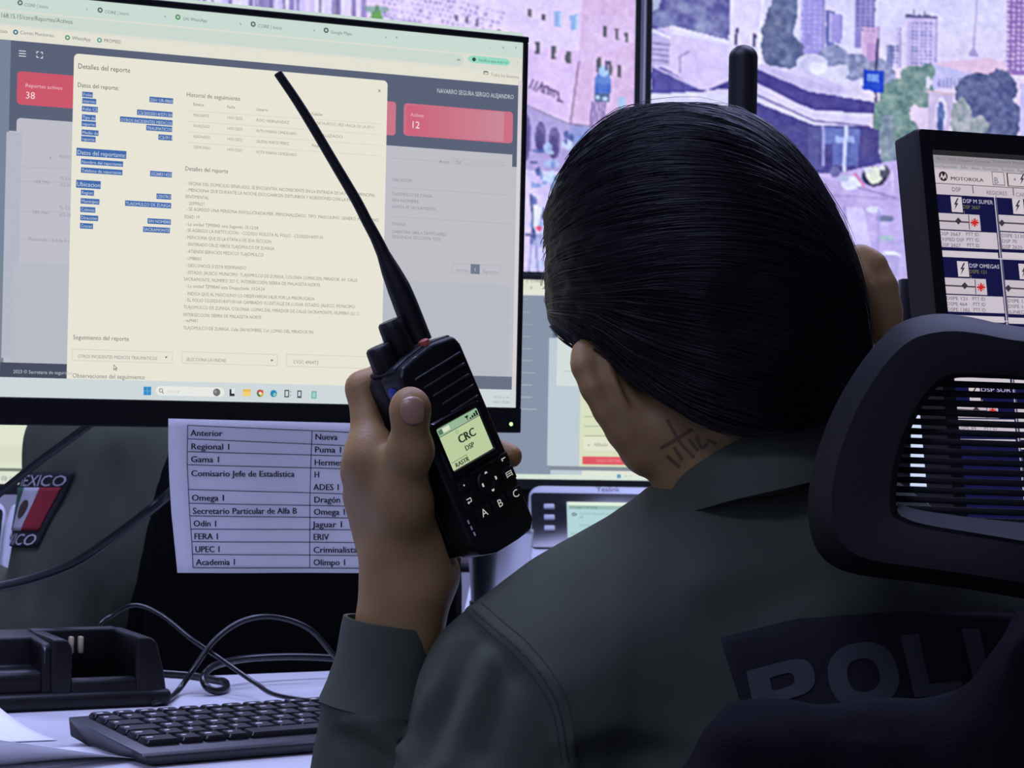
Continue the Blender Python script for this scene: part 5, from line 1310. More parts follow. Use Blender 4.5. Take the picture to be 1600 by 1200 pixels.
# ================================================================== cables
def cable(name, label, pts, r, n=10, group=None, m='cable'):
    bm = bmesh.new(); tube(bm, spline(pts, n), r, 10)
    return tag(obj(name, bm, M[m], None, True, 60), label, 'cable', group)
Z1 = DESK_Z
cable('monitor_cable', 'upper thick black cable rising behind the big monitor past the flag patch', [at(-120, 840, 2.02), at(-40, 800, 2.02), at(0, 770, 2.02), at(60, 722, 2.02), at(120, 678, 2.02), at(170, 640, 2.02), at(230, 580, 2.0), at(290, 500, 1.95)], 0.0036)
cable('monitor_cable', 'lower thick black cable sweeping across the green sleeve up behind the taped paper', [at(-120, 930, 2.06), at(-50, 925, 2.06), at(0, 917, 2.06), at(60, 902, 2.06), at(120, 878, 2.06), at(180, 838, 2.06), at(230, 800, 2.06), at(268, 768, 2.06), at(330, 700, 2.02), at(370, 600, 1.98)], 0.0046)
kbc = KBL + R_KB @ np.array([0.245, 0.0, 0.010])
cable('keyboard_cable', 'thin black cable arching from behind the cradle down to the keyboard', [on_z(120, 1060, Z1 + 0.003), at(150, 985, 2.12), at(175, 962, 2.13), at(210, 946, 2.13), at(250, 960, 2.12), at(300, 999, 2.10), at(345, 1030, 2.07), at(400, 1068, 2.02), at(436, 1087, 1.97), kbc + np.array([0, 0.025, 0.0]), kbc], 0.0021)
cable('charger_cable', 'black cable looping high above the desk between the cradle and the raised forearm', [on_z(240, 1098, Z1 + 0.004), on_z(262, 1093, Z1 + 0.004), at(280, 1077, 2.045), at(302, 1046, 2.06), at(335, 1001, 2.09), at(378, 971, 2.11), at(428, 964, 2.12), at(482, 982, 2.13), at(522, 1024, 2.14), on_z(560, 1062, Z1 + 0.005), on_z(620, 1056, Z1 + 0.004)], 0.0025)
cable('power_cord', 'thick black cord curled into a small loop on the desk behind the keyboard', [on_z(248, 1052, Z1 + 0.0034), on_z(300, 1056, Z1 + 0.0034), on_z(335, 1062, Z1 + 0.0034), on_z(352, 1066, Z1 + 0.0034), on_z(352, 1077, Z1 + 0.0034), on_z(336, 1080, Z1 + 0.004), at(322, 1072, 2.045), at(318, 1058, 2.06), at(334, 1041, 2.09), at(378, 1030, 2.13), at(440, 1026, 2.16), at(500, 1027, 2.18), at(560, 1032, 2.19), at(640, 1040, 2.19)], 0.0034)
# ================================================================== the seated person
# head frame: x right ear, y face, z crown
HO = at(1156, 546, 1.46)
R_H = rz(0.29) @ ry(-0.34) @ rx(-0.14)
def hp(x, y, z): return HO + R_H @ np.array([x, y, z])
def hskin(f):
    f.ell(hp(0, 0.012, 0.050), (0.079, 0.098, 0.084), R_H, 0.01)
    f.ell(hp(0, 0.045, 0.000), (0.066, 0.070, 0.075), R_H, 0.03)          # face
    f.ell(hp(0, 0.062, -0.060), (0.048, 0.046, 0.045), R_H, 0.03)         # jaw
    f.ell(hp(0, 0.098, -0.086), (0.020, 0.016, 0.016), R_H, 0.02)         # chin
    f.cone(hp(0, 0.112, 0.022), hp(0, 0.130, -0.020), 0.008, 0.012, 0.012)  # nose
    f.ell(hp(0.010, 0.120, -0.024), (0.009, 0.009, 0.007), R_H, 0.008); f.ell(hp(-0.010, 0.120, -0.024), (0.009, 0.009, 0.007), R_H, 0.008)
    f.ell(hp(0, 0.106, 0.040), (0.050, 0.012, 0.008), R_H, 0.015)         # brow
    for s in (-1, 1):
        f.ell(hp(0.031 * s, 0.111, 0.020), (0.015, 0.010, 0.010), R_H, 0.006, cut=True)
        f.ell(hp(0.040 * s, 0.085, -0.008), (0.022, 0.020, 0.016), R_H, 0.015)
    f.ell(hp(0, 0.113, -0.050), (0.024, 0.008, 0.006), R_H, 0.006); f.ell(hp(0, 0.112, -0.060), (0.020, 0.008, 0.007), R_H, 0.006)
    f.ell(hp(0, 0.122, -0.0552), (0.022, 0.006, 0.0012), R_H, 0.002, cut=True)
    # ears
    for s in (-1, 1):
        Re = R_H @ rz(0.42 * s) @ ry(0.05 * s)
        def ep(x, y, z): return hp(0.0765 * s, -0.004, -0.002) + Re @ np.array([x * s, y, z])
        hel = [ep(0.004, 0.003, 0.024), ep(0.012, -0.002, 0.033), ep(0.019, -0.009, 0.033), ep(0.022, -0.015, 0.025), ep(0.0220, -0.018, 0.010), ep(0.0205, -0.017, -0.006), ep(0.0180, -0.013, -0.021), ep(0.0150, -0.007, -0.035)]
        f.chain(hel, [0.0050, 0.0060, 0.0064, 0.0064, 0.0062, 0.0060, 0.0064, 0.0080], 0.009)
        f.ell(ep(0.007, -0.006, 0.006), (0.0060, 0.019, 0.028), Re, 0.008)
        f.ell(ep(0.0150, -0.004, -0.037), (0.0075, 0.010, 0.012), Re, 0.004)
        if s < 0: f.cone(ep(0.000, -0.019, 0.018), ep(0.0045, -0.016, -0.024), 0.0048, 0.0040, 0.004, cut=True); f.cone(ep(0.0045, -0.016, -0.024), ep(0.0045, -0.008, -0.046), 0.0040, 0.0045, 0.004, cut=True)
NB = at(1150, 650, 1.462); C7 = at(1195, 800, 1.440); CH = at(1195, 900, 1.50)
def neck(f):
    f.cone(hp(0, -0.012, -0.030), at(1165, 790, 1.462), 0.053, 0.047, 0.03)
    f.cone(at(1165, 790, 1.462), at(1190, 900, 1.48), 0.047, 0.075, 0.03)
    f.cone(hp(-0.062, -0.008, -0.030), at(1105, 800, 1.45), 0.018, 0.012, 0.03)      # neck muscle by the near ear
SL = at(826, 1088, 1.400); SR = at(1600, 1010, 1.475)
EL = at(590, 1530, 1.45); WR = at(638, 936, 1.432)
ER = at(1690, 1420, 1.62); WRR = at(1480, 1230, 1.86)
PEL = at(1230, 1930, 1.44)
# ---- hand joints in the radio's own frame
ix = [rl(-0.0425, 0.038, 0.010), rl(-0.0215, 0.0475, 0.0515), rl(0.006, 0.0485, 0.0530), rl(0.022, 0.0470, 0.0440)]
md = [rl(-0.039, 0.054, 0.002), rl(-0.002, 0.0540, 0.0140), rl(0.0290, 0.0495, 0.0010), rl(0.0410, 0.0150, -0.0270)]
rg = [rl(-0.036, 0.066, -0.014), rl(-0.002, 0.0560, -0.0080), rl(0.020, 0.0480, -0.0170), rl(0.030, 0.0470, -0.0240)]
pk = [rl(-0.034, 0.072, -0.032), rl(-0.008, 0.0560, -0.0300), rl(0.010, 0.0475, -0.0370), rl(0.024, 0.0465, -0.0420)]
th = [at(622, 880, 1.428), at(631, 788, 1.410), at(641, 704, 1.392), at(641, 640, 1.383)]
def lhand(f):
    f.chain(ix, [0.0115, 0.0092, 0.0084, 0.0074], 0.007)
    f.chain(md, [0.0125, 0.0098, 0.0090, 0.0078], 0.004)
    f.chain(rg, [0.0120, 0.0094, 0.0084, 0.0074], 0.004)
    f.chain(pk, [0.0110, 0.0084, 0.0074, 0.0066], 0.004)
    pw = WR + np.array([0.0, 0.006, 0.004])
    for q, r in ((ix[0], 0.0120), (md[0], 0.0125), (rg[0], 0.0125), (pk[0], 0.0115)):
        f.cone(pw + (q - pw) * 0.05, q, 0.019, r, 0.014)
    f.chain([WR + np.array([0.0, -0.004, 0.004])] + th, [0.022, 0.0175, 0.0128, 0.0112, 0.0098], 0.012)
    f.ell(th[3] + np.array([0, -0.001, 0.0]), (0.0118, 0.0098, 0.0135), k=0.008)
    f.ell(th[2], (0.0128, 0.011, 0.012), k=0.006)
    f.cone(th[1], ix[0], 0.010, 0.010, 0.022)                          # web of the thumb
    f.ell(at(668, 850, 1.440), (0.016, 0.018, 0.024), k=0.02)          # heel of the thumb
    f.ell(at(688, 898, 1.446), (0.0105, 0.014, 0.012), k=0.012)        # heel of the hand
    f.chain([WR + np.array([0, 0, 0.006]), at(628, 985, 1.434), at(614, 1060, 1.436)], [0.0238, 0.0240, 0.027], 0.010)
    f.cone(at(606, 920, 1.434), at(598, 1030, 1.436), 0.0155, 0.019, 0.010)
    # the hand gives way to the radio it grips
    f.rbox(rl(0.0, 0.018, -0.005), (0.0276, 0.0182, 0.0672), 0.003, R_RAD, 0.002, cut=True)
    # nail bed
def box_of(pts, m):
    P = np.array(pts); return P.min(0) - m, P.max(0) + m
fH = Field(*box_of([hp(0.13, 0, 0), hp(-0.13, 0, 0), hp(0, 0.02, 0.05), hp(0.09, 0.13, 0.13), hp(-0.09, 0.1, -0.1), hp(0, -0.08, 0), at(1160, 790, 1.462), at(1050, 800, 1.45), at(1250, 800, 1.45)], 0.035), 0.0024)
hskin(fH); neck(fH)
VH, FHq = fH.mesh()
fL = Field(*box_of(ix + md + rg + pk + th + [WR, at(614, 1060, 1.436)], 0.034), 0.0014)
lhand(fL)
VL, FLq = fL.mesh()
fB = Field((-0.20, 1.15, 0.0), (0.62, 2.15, 1.02), 0.006)
fB.n  # torso, arms and legs, all under clothing
def torso(f, g):
    """g: how far clothing stands off"""
    f.cone(at(1165, 800, 1.462), at(1190, 900, 1.475), 0.047 + 0.4 * g, 0.085, 0.03)
    f.ell(at(1205, 945, 1.470), (0.125 + g, 0.066 + g, 0.052 + g), rz(0.10), 0.04)
    f.ell(at(1205, 1290, 1.475), (0.168 + g, 0.100 + g, 0.175 + g), rz(0.10), 0.06)
    f.ell(at(1215, 1560, 1.46), (0.150 + g, 0.098 + g, 0.20), rz(0.06), 0.06)
    f.ell(PEL, (0.165 + g, 0.115 + g, 0.12), k=0.05)
    f.cone(at(1120, 945, 1.445), SL, 0.038 + g, 0.046 + g, 0.04); f.cone(at(1305, 895, 1.455), SR, 0.038 + g, 0.046 + g, 0.04)
def legs(f, g):
    for s, hx in ((-1, -0.08), (1, 0.10)):
        hip = PEL + np.array([hx, 0.02, -0.02]); kn = hip + np.array([0.03 * s - 0.12, 0.42, 0.03]); an = np.array([kn[0], kn[1] + 0.02, 0.09])
        f.cone(hip, kn, 0.078 + g, 0.056 + g, 0.04); f.cone(kn, an, 0.054 + g, 0.040 + g, 0.02)
        yield an
torso(fB, 0.0)
ank = list(legs(fB, 0.0))
for a in ank: fB.cone(a + np.array([0, -0.03, -0.05]), a + np.array([-0.04, 0.15, -0.06]), 0.032, 0.026, 0.02)
fB.cone(SL, EL, 0.046, 0.038, 0.03); fB.cone(EL, at(614, 1060, 1.436), 0.040, 0.028, 0.02)
fB.cone(SR, ER, 0.046, 0.038, 0.03); fB.cone(ER, WRR, 0.040, 0.024, 0.02)
hd = unit(WRR - ER)
for k, (sx, L) in enumerate(((-0.034, 0.050), (-0.022, 0.085), (-0.008, 0.092), (0.008, 0.086), (0.022, 0.070))):
    q = WRR + hd * 0.03 + np.array([sx * 0.7, 0, 0]); e = WRR + hd * (0.03 + L) + np.array([sx * (2.0 if k == 0 else 1.1), 0, -0.020]); fB.cone(q, (q + e) / 2 + np.array([0, 0, 0.012]), 0.009, 0.0085, 0.006); fB.cone((q + e) / 2 + np.array([0, 0, 0.012]), e, 0.0085, 0.007, 0.006)
fB.ell(WRR + hd * 0.04, (0.032, 0.045, 0.016), k=0.02)
VB, FBq = fB.mesh()
VV = np.concatenate([VB, VH, VL]); FF = np.concatenate([FBq, FHq + len(VB), FLq + len(VB) + len(VH)])
tmp = obj_np('tmp_body', VV, FF, M['skin'])
rm = tmp.modifiers.new('one_surface', 'REMESH'); rm.mode = 'VOXEL'; rm.voxel_size = 0.0021; rm.use_smooth_shade = True
sm = tmp.modifiers.new('even', 'SMOOTH'); sm.factor = 0.5; sm.iterations = 3
dg = bpy.context.evaluated_depsgraph_get(); dg.update()
me = bpy.data.meshes.new_from_object(tmp.evaluated_get(dg)); me.name = 'person'
bpy.data.objects.remove(tmp)
for p in me.polygons: p.use_smooth = True
person = bpy.data.objects.new('person', me); COL.objects.link(person)
if not me.materials: me.materials.append(M['skin'])
tag(person, 'person seen from behind in dark green uniform shirt, head tilted, holding up the radio', 'person')
def child(name, V, F, m, parent=None, smooth=True): return obj_np(name, V, F, M[m], parent or person, smooth)
# eyes
for s in (-1, 1):
    bm = bmesh.new(); bmesh.ops.create_uvsphere(bm, u_segments=16, v_segments=10, radius=0.0115); bmesh.ops.translate(bm, vec=Vector(hp(0.031 * s, 0.098, 0.020)), verts=bm.verts); obj('eye', bm, M['eye'], person)
# thumbnail: a thin curved plate on the near side of the thumb tip
BV_P = BVHTree.FromPolygons([v.co for v in me.vertices], [p.vertices for p in me.polygons])
def hit(bv, px, py, off=0.0):
    d = Vector(ray(px, py)).normalized()
    l, n, i, t = bv.ray_cast(Vector(CP), d)
    if l is None: return None
    if n.dot(d) > 0: n = -n
    return np.array(l + n * off)
def plate(bv, outline_fn, nu, nv, off, thick):
    """grid of points projected on to a surface; outline_fn(u, v) -> pixel"""
    V = []; F = []; bad = set()
    for j in range(nv + 1):
        for i in range(nu + 1):
            q = hit(bv, *outline_fn(i / nu, j / nv), off)
            if q is None: bad.add(len(V)); q = np.zeros(3)
            V.append(q)
    for j in range(nv):
        for i in range(nu):
            k = j * (nu + 1) + i; f = (k, k + nu + 1, k + nu + 2, k + 1)
            if not bad & set(f): F.append(f)
    return V, F
def nail_px(u, v):
    a = (u * 2 - 1); b = (v * 2 - 1)
    sq = lambda x, y: (x * math.sqrt(max(0, 1 - y * y * 0.42)), y * math.sqrt(max(0, 1 - x * x * 0.42)))
    x, y = sq(a, b)
    return 645 + x * 19 + y * 1.5, 642 + y * 22
V_, F_ = plate(BV_P, nail_px, 10, 10, 0.0004, 0)
nl = obj_np('thumbnail', V_, F_, M['nail'], person); s_ = nl.modifiers.new('t', 'SOLIDIFY'); s_.thickness = 0.0005; s_.offset = 0; nl['label'] = 'nail of the raised thumb'
# neck tattoo: thin inked strokes
def strokes(name, lines, w, m, parent, bv, off=0.0003):
    V = []; F = []
    for ln in lines:
        n = max(4, int(sum(math.hypot(b[0] - a[0], b[1] - a[1]) for a, b in zip(ln[:-1], ln[1:])) / 3))
        P = spline([np.array((*q, 0)) for q in ln], max(2, n // max(1, len(ln) - 1)))
        prev = None
        for k, p in enumerate(P):
            d = unit(P[min(k + 1, len(P) - 1)] - P[max(k - 1, 0)]); q = np.array([-d[1], d[0], 0]) * w / 2
            a, b = hit(bv, *(p + q)[:2], off), hit(bv, *(p - q)[:2], off)
            if a is None or b is None: prev = None; continue
            V += [a, b]
            if prev is not None: F.append((prev, prev + 1, prev + 3, prev + 2)) if prev == len(V) - 4 else None
            prev = len(V) - 2
    return obj_np(name, V, F, M[m], parent)
tt = strokes('neck_tattoo', [[(1042, 655), (1062, 690), (1085, 715)], [(1032, 700), (1058, 685), (1082, 670)], [(1042, 712), (1062, 730)], [(1052, 698), (1066, 718)], [(1076, 686), (1090, 704)], [(1088, 682), (1096, 700), (1106, 692)], [(1104, 686), (1120, 694)]], 5.0, 'ink', person, BV_P)
tt['label'] = 'crossed dark tattoo strokes on the neck'

# ------------------------------------------------------------------ hair
fR = Field(*box_of([hp(-0.14, 0.13, 0.02), hp(0.13, -0.13, -0.02), hp(-0.1, 0.1, 0.19), hp(0.08, -0.06, -0.10), at(1120, 700, 1.40)], 0.02), 0.0026)
fR.ell(hp(-0.007, 0.006, 0.064), (0.090, 0.104, 0.103), R_H, 0.01)
fR.ell(hp(-0.008, -0.045, 0.012), (0.074, 0.066, 0.083), R_H, 0.03)
fR.ell(hp(0.006, 0.040, 0.098), (0.066, 0.060, 0.056), R_H, 0.04)
fR.ell(hp(-0.060, 0.030, 0.046), (0.034, 0.050, 0.040), R_H, 0.03)
fR.ell(hp(-0.002, -0.045, -0.060), (0.054, 0.036, 0.050), R_H, 0.03)
# hairline: over the ears, round the nape and across the forehead
fR.half(at(995, 600, 1.44), -0.53 * RT - 0.85 * UP, 0.008)
fR.half(at(1150, 660, 1.42), 0.10 * RT - 0.99 * UP + 0.15 * FW, 0.010)
fR.half(hp(0.085, 0.0, 0.018), R_H @ np.array([0.60, 0.45, -0.60]), 0.012)
fR.half(hp(0, 0.075, 0.060), R_H @ np.array([0.0, 0.75, -0.65]), 0.02)
VR, FRq = fR.mesh()
NR = vnormals(VR, FRq)
flow = unit(R_H @ np.array([0.75, -0.55, -0.35]))
side = unit(np.cross(flow, R_H @ np.array([0, 0, 1.0])))
up2 = np.cross(side, flow)
Q = np.stack([VR @ flow * 0.10, VR @ side, VR @ up2], 1)
lf = np.clip(-((VR - HO) @ R_H[:, 0]) / 0.09, 0, 1)
VR2 = VR + NR * (vnoise(Q, 260, 3, 2) * 0.0007 + vnoise(Q, 90, 5, 2) * 0.0012 + lf * vnoise(Q * np.array([2.0, 1, 1]), 45, 9, 2) * 0.0035)[:, None]
HB = BVHTree.FromPolygons([Vector(v) for v in VR], [tuple(f) for f in FRq])
Vs = [VR2]; Fs = [list(map(tuple, FRq))]
# strands laid along the combing direction
rs = np.random.RandomState(11)
nap = hp(0.035, -0.09, -0.085)
SV = []; SF = []
idxs = rs.choice(len(VR), 5200)
for i in idxs:
    p = VR[i].copy(); n = NR[i]; stray = rs.rand() < 0.05
    if n @ (CP - p) < -0.03: continue
    L = int(rs.uniform(9, 20)); off = rs.uniform(0.0002, 0.0016) + (0.0025 * rs.rand() if stray else 0); r = rs.uniform(0.00014, 0.00034)
    wob = rs.uniform(-0.25, 0.25); pts = []
    for k in range(L):
        q = HB.find_nearest(Vector(p))
        if q[0] is None: break
        b = np.array(q[0]); nn = np.array(q[1])
        pts.append(b + nn * (off * (1 + 0.04 * k) + 0.0004 * math.sin(k * 0.7 + i)))
        hz = (R_H.T @ (b - HO))
        g = R_H @ np.array([0.75, -0.50 - 1.5 * max(0, hz[1]), -0.30 - 5.0 * max(0, 0.06 - hz[2]) + 1.6 * max(0, -hz[0] - 0.03) * (1 if hz[2] > 0.05 else -0.5)])
        g = g + wob * side * 0.3
        g = g - nn * (g @ nn)
        if np.linalg.norm(g) < 0.05: break
        p = b + unit(g) * 0.0052
    if len(pts) < 4: continue
    P_, T_, N_ = frames(pts)
    b0 = sum(len(s) for s in SV)
    ring = []
    for k, (pp_, t_, n_) in enumerate(zip(P_, T_, N_)):
        rr = r * (1 - 0.75 * (k / (len(P_) - 1)) ** 2); bb = np.cross(t_, n_)
        ring += [pp_ + rr * (n_ * math.cos(a) + bb * math.sin(a)) for a in (0, 2.094, 4.189)]
    SV.append(np.array(ring))
    for k in range(len(P_) - 1):
        for a in range(3):
            c_, d_ = b0 + k * 3 + a, b0 + k * 3 + (a + 1) % 3; SF.append((c_, d_, d_ + 3, c_ + 3))
SV = np.concatenate(SV)
Vh = np.concatenate([VR2, SV]); Fh = [tuple(f) for f in FRq] + [tuple(x + len(VR2) for x in f) for f in SF]
hair = child('hair', Vh, Fh, 'hair'); hair.data.materials.append(M['hair_strand']); hair.data.polygons.foreach_set('material_index', np.array([0] * len(FRq) + [1] * len(SF), np.int32)); hair['label'] = 'black hair combed back from the forehead'

# ------------------------------------------------------------------ uniform shirt
fS = Field((-0.185, 1.24, 0.48), (0.56, 1.98, 1.035), 0.0034)
torso(fS, 0.012)
fS.cone(SL, at(762, 1270, 1.385), 0.060, 0.060, 0.03); fS.cone(at(762, 1270, 1.385), EL + np.array([0.02, -0.01, 0.0]), 0.060, 0.052, 0.01)
fS.cone(at(1060, 888, 1.440), at(895, 970, 1.420), 0.040, 0.041, 0.03)
fS.cone(at(1110, 858, 1.440), at(1340, 808, 1.446), 0.028, 0.031, 0.03)
fS.cone(SR, ER, 0.064, 0.052, 0.04)
fS.cone(ER, ER + (WRR - ER) * 0.92, 0.052, 0.036, 0.03)
cuff_t, cuff_b = at(610, 982, 1.434), at(592, 1108, 1.436)
fS.cone(EL, at(592, 1300, 1.440), 0.056, 0.052, 0.006); fS.cone(at(592, 1300, 1.440), cuff_b, 0.052, 0.0350, 0.005); fS.cone(cuff_b, at(597, 1070, 1.436), 0.0345, 0.032, 0.003)
fS.cone(at(600, 1050, 1.436), at(608, 960, 1.434), 0.029, 0.029, 0.003, cut=True)
# neck opening
fS.cone(at(1166, 812, 1.464), at(1160, 640, 1.462), 0.049, 0.070, 0.004, cut=True)
fS.half(PEL + np.array([0, 0, -0.02]), (0, 0, -1), 0.004)
VS, FSq = fS.mesh()
NS = vnormals(VS, FSq)
def line_px(pts, bv): return np.array([q for q in (hit(bv, *p[:2]) for p in spline([np.array((*p, 0)) for p in pts], 8)) if q is not None])
bvS = BVHTree.FromPolygons([Vector(v) for v in VS], [tuple(f) for f in FSq])
def dist_to(V, L):
    out = np.full(len(V), 9.0)
    for a, b in zip(L[:-1], L[1:]):
        if np.linalg.norm(b - a) > 0.05: continue
        ab = b - a; t = np.clip(((V - a) @ ab) / (ab @ ab + 1e-12), 0, 1); out = np.minimum(out, np.linalg.norm(V - a - t[:, None] * ab, axis=1))
    return out
disp = vnoise(VS, 14, 1, 2) * 0.0030 + vnoise(VS * np.array([1.4, 1, 0.6]), 34, 2, 2) * 0.0018
def ridge(pts, amp, wid):
    global disp
    L = line_px(pts, bvS)
    if len(L) > 1: disp = disp + 1.35 * amp * np.exp(-(dist_to(VS, L) / wid) ** 2)
ridge([(735, 950), (775, 985), (810, 1015), (850, 1060), (880, 1120), (890, 1200)], 0.0028, 0.006)         # shoulder seam
ridge([(722, 962), (760, 1000), (795, 1035), (830, 1080), (860, 1140)], -0.0022, 0.005)
for pts, a, w in (([(700, 1010), (690, 1060), (660, 1120), (640, 1180)], 0.003, 0.008), ([(730, 1010), (715, 1060), (690, 1120), (660, 1190)], -0.003, 0.007), ([(760, 1030), (745, 1080), (720, 1140), (700, 1195)], 0.003, 0.008),
                  ([(790, 1060), (775, 1110), (760, 1170)], -0.0025, 0.008), ([(900, 1150), (960, 1130), (1040, 1140), (1100, 1160)], 0.003, 0.012), ([(880, 1180), (960, 1170), (1040, 1185)], -0.0025, 0.010),
                  ([(545, 1130), (580, 1140), (610, 1160), (630, 1175)], 0.003, 0.006), ([(530, 1150), (570, 1165), (600, 1185)], -0.003, 0.006), ([(560, 1115), (590, 1122), (625, 1120)], 0.002, 0.005),
                  ([(1090, 905), (1160, 890), (1250, 880)], 0.002, 0.014), ([(1150, 960), (1240, 925), (1330, 912)], -0.0028, 0.012), ([(1280, 938), (1350, 925), (1430, 935)], 0.003, 0.010)):
    ridge(pts, a, w)
VS = VS + NS * disp[:, None]
VS = laplace(VS, FSq, 1, 0.35)
shirt = child('uniform_shirt', VS, FSq, 'shirt'); shirt['label'] = 'dark green uniform shirt'
bvS = BVHTree.FromPolygons([Vector(v) for v in VS], [tuple(f) for f in FSq])
for k_, pts_ in enumerate(([(738, 951), (772, 981), (806, 1010), (845, 1055), (874, 1110), (888, 1190)], [(730, 957), (764, 988), (797, 1017), (836, 1062), (865, 1116), (878, 1194)], [(752, 942), (790, 975), (824, 1004), (860, 1048), (888, 1102), (902, 1185)])):
    o = strokes('seam', [pts_], 2.6 if k_ == 0 else 1.2, 'seam', shirt, bvS, 0.0006)
# cuff
P_, T_, N_ = frames([at(611, 972, 1.434), at(609, 985, 1.434), at(604, 1030, 1.435), at(598, 1075, 1.436), at(593, 1106, 1.436)])
bm = bmesh.new(); loops = []
for k, (r, th_) in enumerate(((0.0300, 0), (0.0306, 0), (0.0316, 0), (0.0352, 0), (0.0385, 0))):
    loops.append([P_[k] + N_[k] * r * 1.02 * math.cos(2 * math.pi * a / 40) + np.cross(T_[k], N_[k]) * r * math.sin(2 * math.pi * a / 40) for a in range(40)])
inner = [[P_[k] + N_[k] * (r - 0.0022) * math.cos(2 * math.pi * a / 40) + np.cross(T_[k], N_[k]) * (r - 0.0022) * math.sin(2 * math.pi * a / 40) for a in range(40)] for k, r in ((0, 0.0297), (1, 0.0300), (2, 0.0305))]
loft(bm, inner[::-1] + loops, True, False); o = obj('cuff', bm, M['shirt'], shirt)
# collar: a standing band that falls outward
def cpt(px, py, d): return at(px, py, d)
top = [cpt(1050, 794, 1.500), cpt(1031, 775, 1.475), cpt(1040, 765, 1.440), cpt(1075, 737, 1.416), cpt(1130, 702, 1.399), cpt(1215, 659, 1.394), cpt(1280, 642, 1.412), cpt(1300, 640, 1.462), cpt(1285, 650, 1.50)]
bot = [cpt(1055, 822, 1.508), cpt(1024, 812, 1.475), cpt(1038, 806, 1.428), cpt(1090, 797, 1.404), cpt(1150, 780, 1.383), cpt(1235, 760, 1.380), cpt(1315, 740, 1.404), cpt(1340, 737, 1.462), cpt(1312, 748, 1.51)]
inn = [cpt(1066, 830, 1.494), cpt(1048, 825, 1.475), cpt(1058, 815, 1.447), cpt(1090, 805, 1.430), cpt(1145, 790, 1.410), cpt(1220, 770, 1.406), cpt(1272, 755, 1.422), cpt(1287, 752, 1.462), cpt(1268, 760, 1.49)]
st, sb, si = spline(top, 6), spline(bot, 6), spline(inn, 6)
bm = bmesh.new(); rowsL = []
for a, b, c in zip(st, sb, si):
    mid = (a + b) / 2; o_ = unit(np.array([mid[0] - HO[0], mid[1] - HO[1], 0]))
    e = a - o_ * 0.003 + np.array([0, 0, -0.004])
    rowsL.append([c, (c + e) / 2, e, a + np.array([0, 0, 0.001]), a + o_ * 0.0025 + np.array([0, 0, -0.002]), mid + o_ * 0.004, b + o_ * 0.002, b, (b * 0.8 + mid * 0.2), mid + o_ * 0.0005])
loft(bm, rowsL, True, True); o = obj('collar', bm, M['shirt'], shirt, angle=70)
# back patch and lettering
def patch_px(u, v):
    xs = np.interp(u, np.linspace(0, 1, 5), [1125, 1250, 1400, 1560, 1700]); y = np.interp(u, np.linspace(0, 1, 5), [997, 967, 955, 957, 972])
    return xs + v * 55, y + v * 175
V_, F_ = plate(bvS, patch_px, 60, 16, 0.0016, 0)
bp = obj_np('back_patch', V_, F_, M['navy'], shirt); s_ = bp.modifiers.new('t', 'SOLIDIFY'); s_.thickness = 0.001; s_.offset = 0; bp['label'] = 'dark navy patch across the back'
def letter_px(x, y):
    """x: letter cell from the left (one unit per letter), y: 0 base to 1 top"""
    bx = np.interp(x, [0, 1, 2, 3, 4, 5, 6, 7], [1186, 1305, 1425, 1520, 1600, 1700, 1760, 1850]); by = np.interp(x, [0, 1, 2, 3, 4, 5, 6, 7], [1146, 1114, 1090, 1080, 1078, 1080, 1088, 1104])
    return bx - 22 * y, by - 98 * y
LET = []
def arc_o(cx, cy, a, b, t, n=28):
    o_ = [(cx + a * math.copysign(abs(math.cos(q)) ** 0.85, math.cos(q)), cy + b * math.copysign(abs(math.sin(q)) ** 0.85, math.sin(q))) for q in np.linspace(0, 2 * math.pi, n + 1)]
    i_ = [(cx + (a - t) * math.copysign(abs(math.cos(q)) ** 0.85, math.cos(q)), cy + (b - t * 1.05) * math.copysign(abs(math.sin(q)) ** 0.85, math.sin(q))) for q in np.linspace(0, 2 * math.pi, n + 1)]
    return [(o_[k], o_[k + 1], i_[k + 1], i_[k]) for k in range(n)]
def bar(x0, y0, x1, y1, n=8):
    q = []
    for k in range(n):
        for l in range(3):
            a0, a1 = y0 + (y1 - y0) * k / n, y0 + (y1 - y0) * (k + 1) / n; b0, b1 = x0 + (x1 - x0) * l / 3, x0 + (x1 - x0) * (l + 1) / 3
            q.append(((b0, a0), (b1, a0), (b1, a1), (b0, a1)))
    return q
bowl = []
N_b = 14
for k in range(N_b):
    qs = []
    for q in (math.pi / 2 - math.pi * k / N_b, math.pi / 2 - math.pi * (k + 1) / N_b):
        ex_, ey_ = math.copysign(abs(math.cos(q)) ** 0.7, math.cos(q)), math.copysign(abs(math.sin(q)) ** 0.7, math.sin(q))
        qs.append(((0.44 + 0.40 * ex_, 0.70 + 0.30 * ey_), (0.44 + 0.14 * ex_, 0.70 + 0.11 * ey_)))
    bowl.append((qs[0][0], qs[1][0], qs[1][1], qs[0][1]))
LET.append(bar(0.0, 0, 0.27, 1, 10) + bar(0.27, 0.81, 0.46, 1, 2) + bar(0.27, 0.40, 0.46, 0.59, 2) + bowl)
LET.append([tuple((1 + x, y) for x, y in q) for q in arc_o(0.43, 0.5, 0.44, 0.52, 0.24)])
LET.append([tuple((2 + x, y) for x, y in q) for q in bar(0.0, 0, 0.30, 1, 10) + bar(0.30, 0, 0.82, 0.2, 2)])
LET.append([tuple((3 + x, y) for x, y in q) for q in bar(0.02, 0, 0.36, 1, 10)])
LET.append([tuple((4 + x, y) for x, y in q) for q in arc_o(0.46, 0.5, 0.42, 0.52, 0.22) if (q[0][0] + q[2][0]) / 2 < 0.66 or abs((q[0][1] + q[2][1]) / 2 - 0.5) > 0.26])
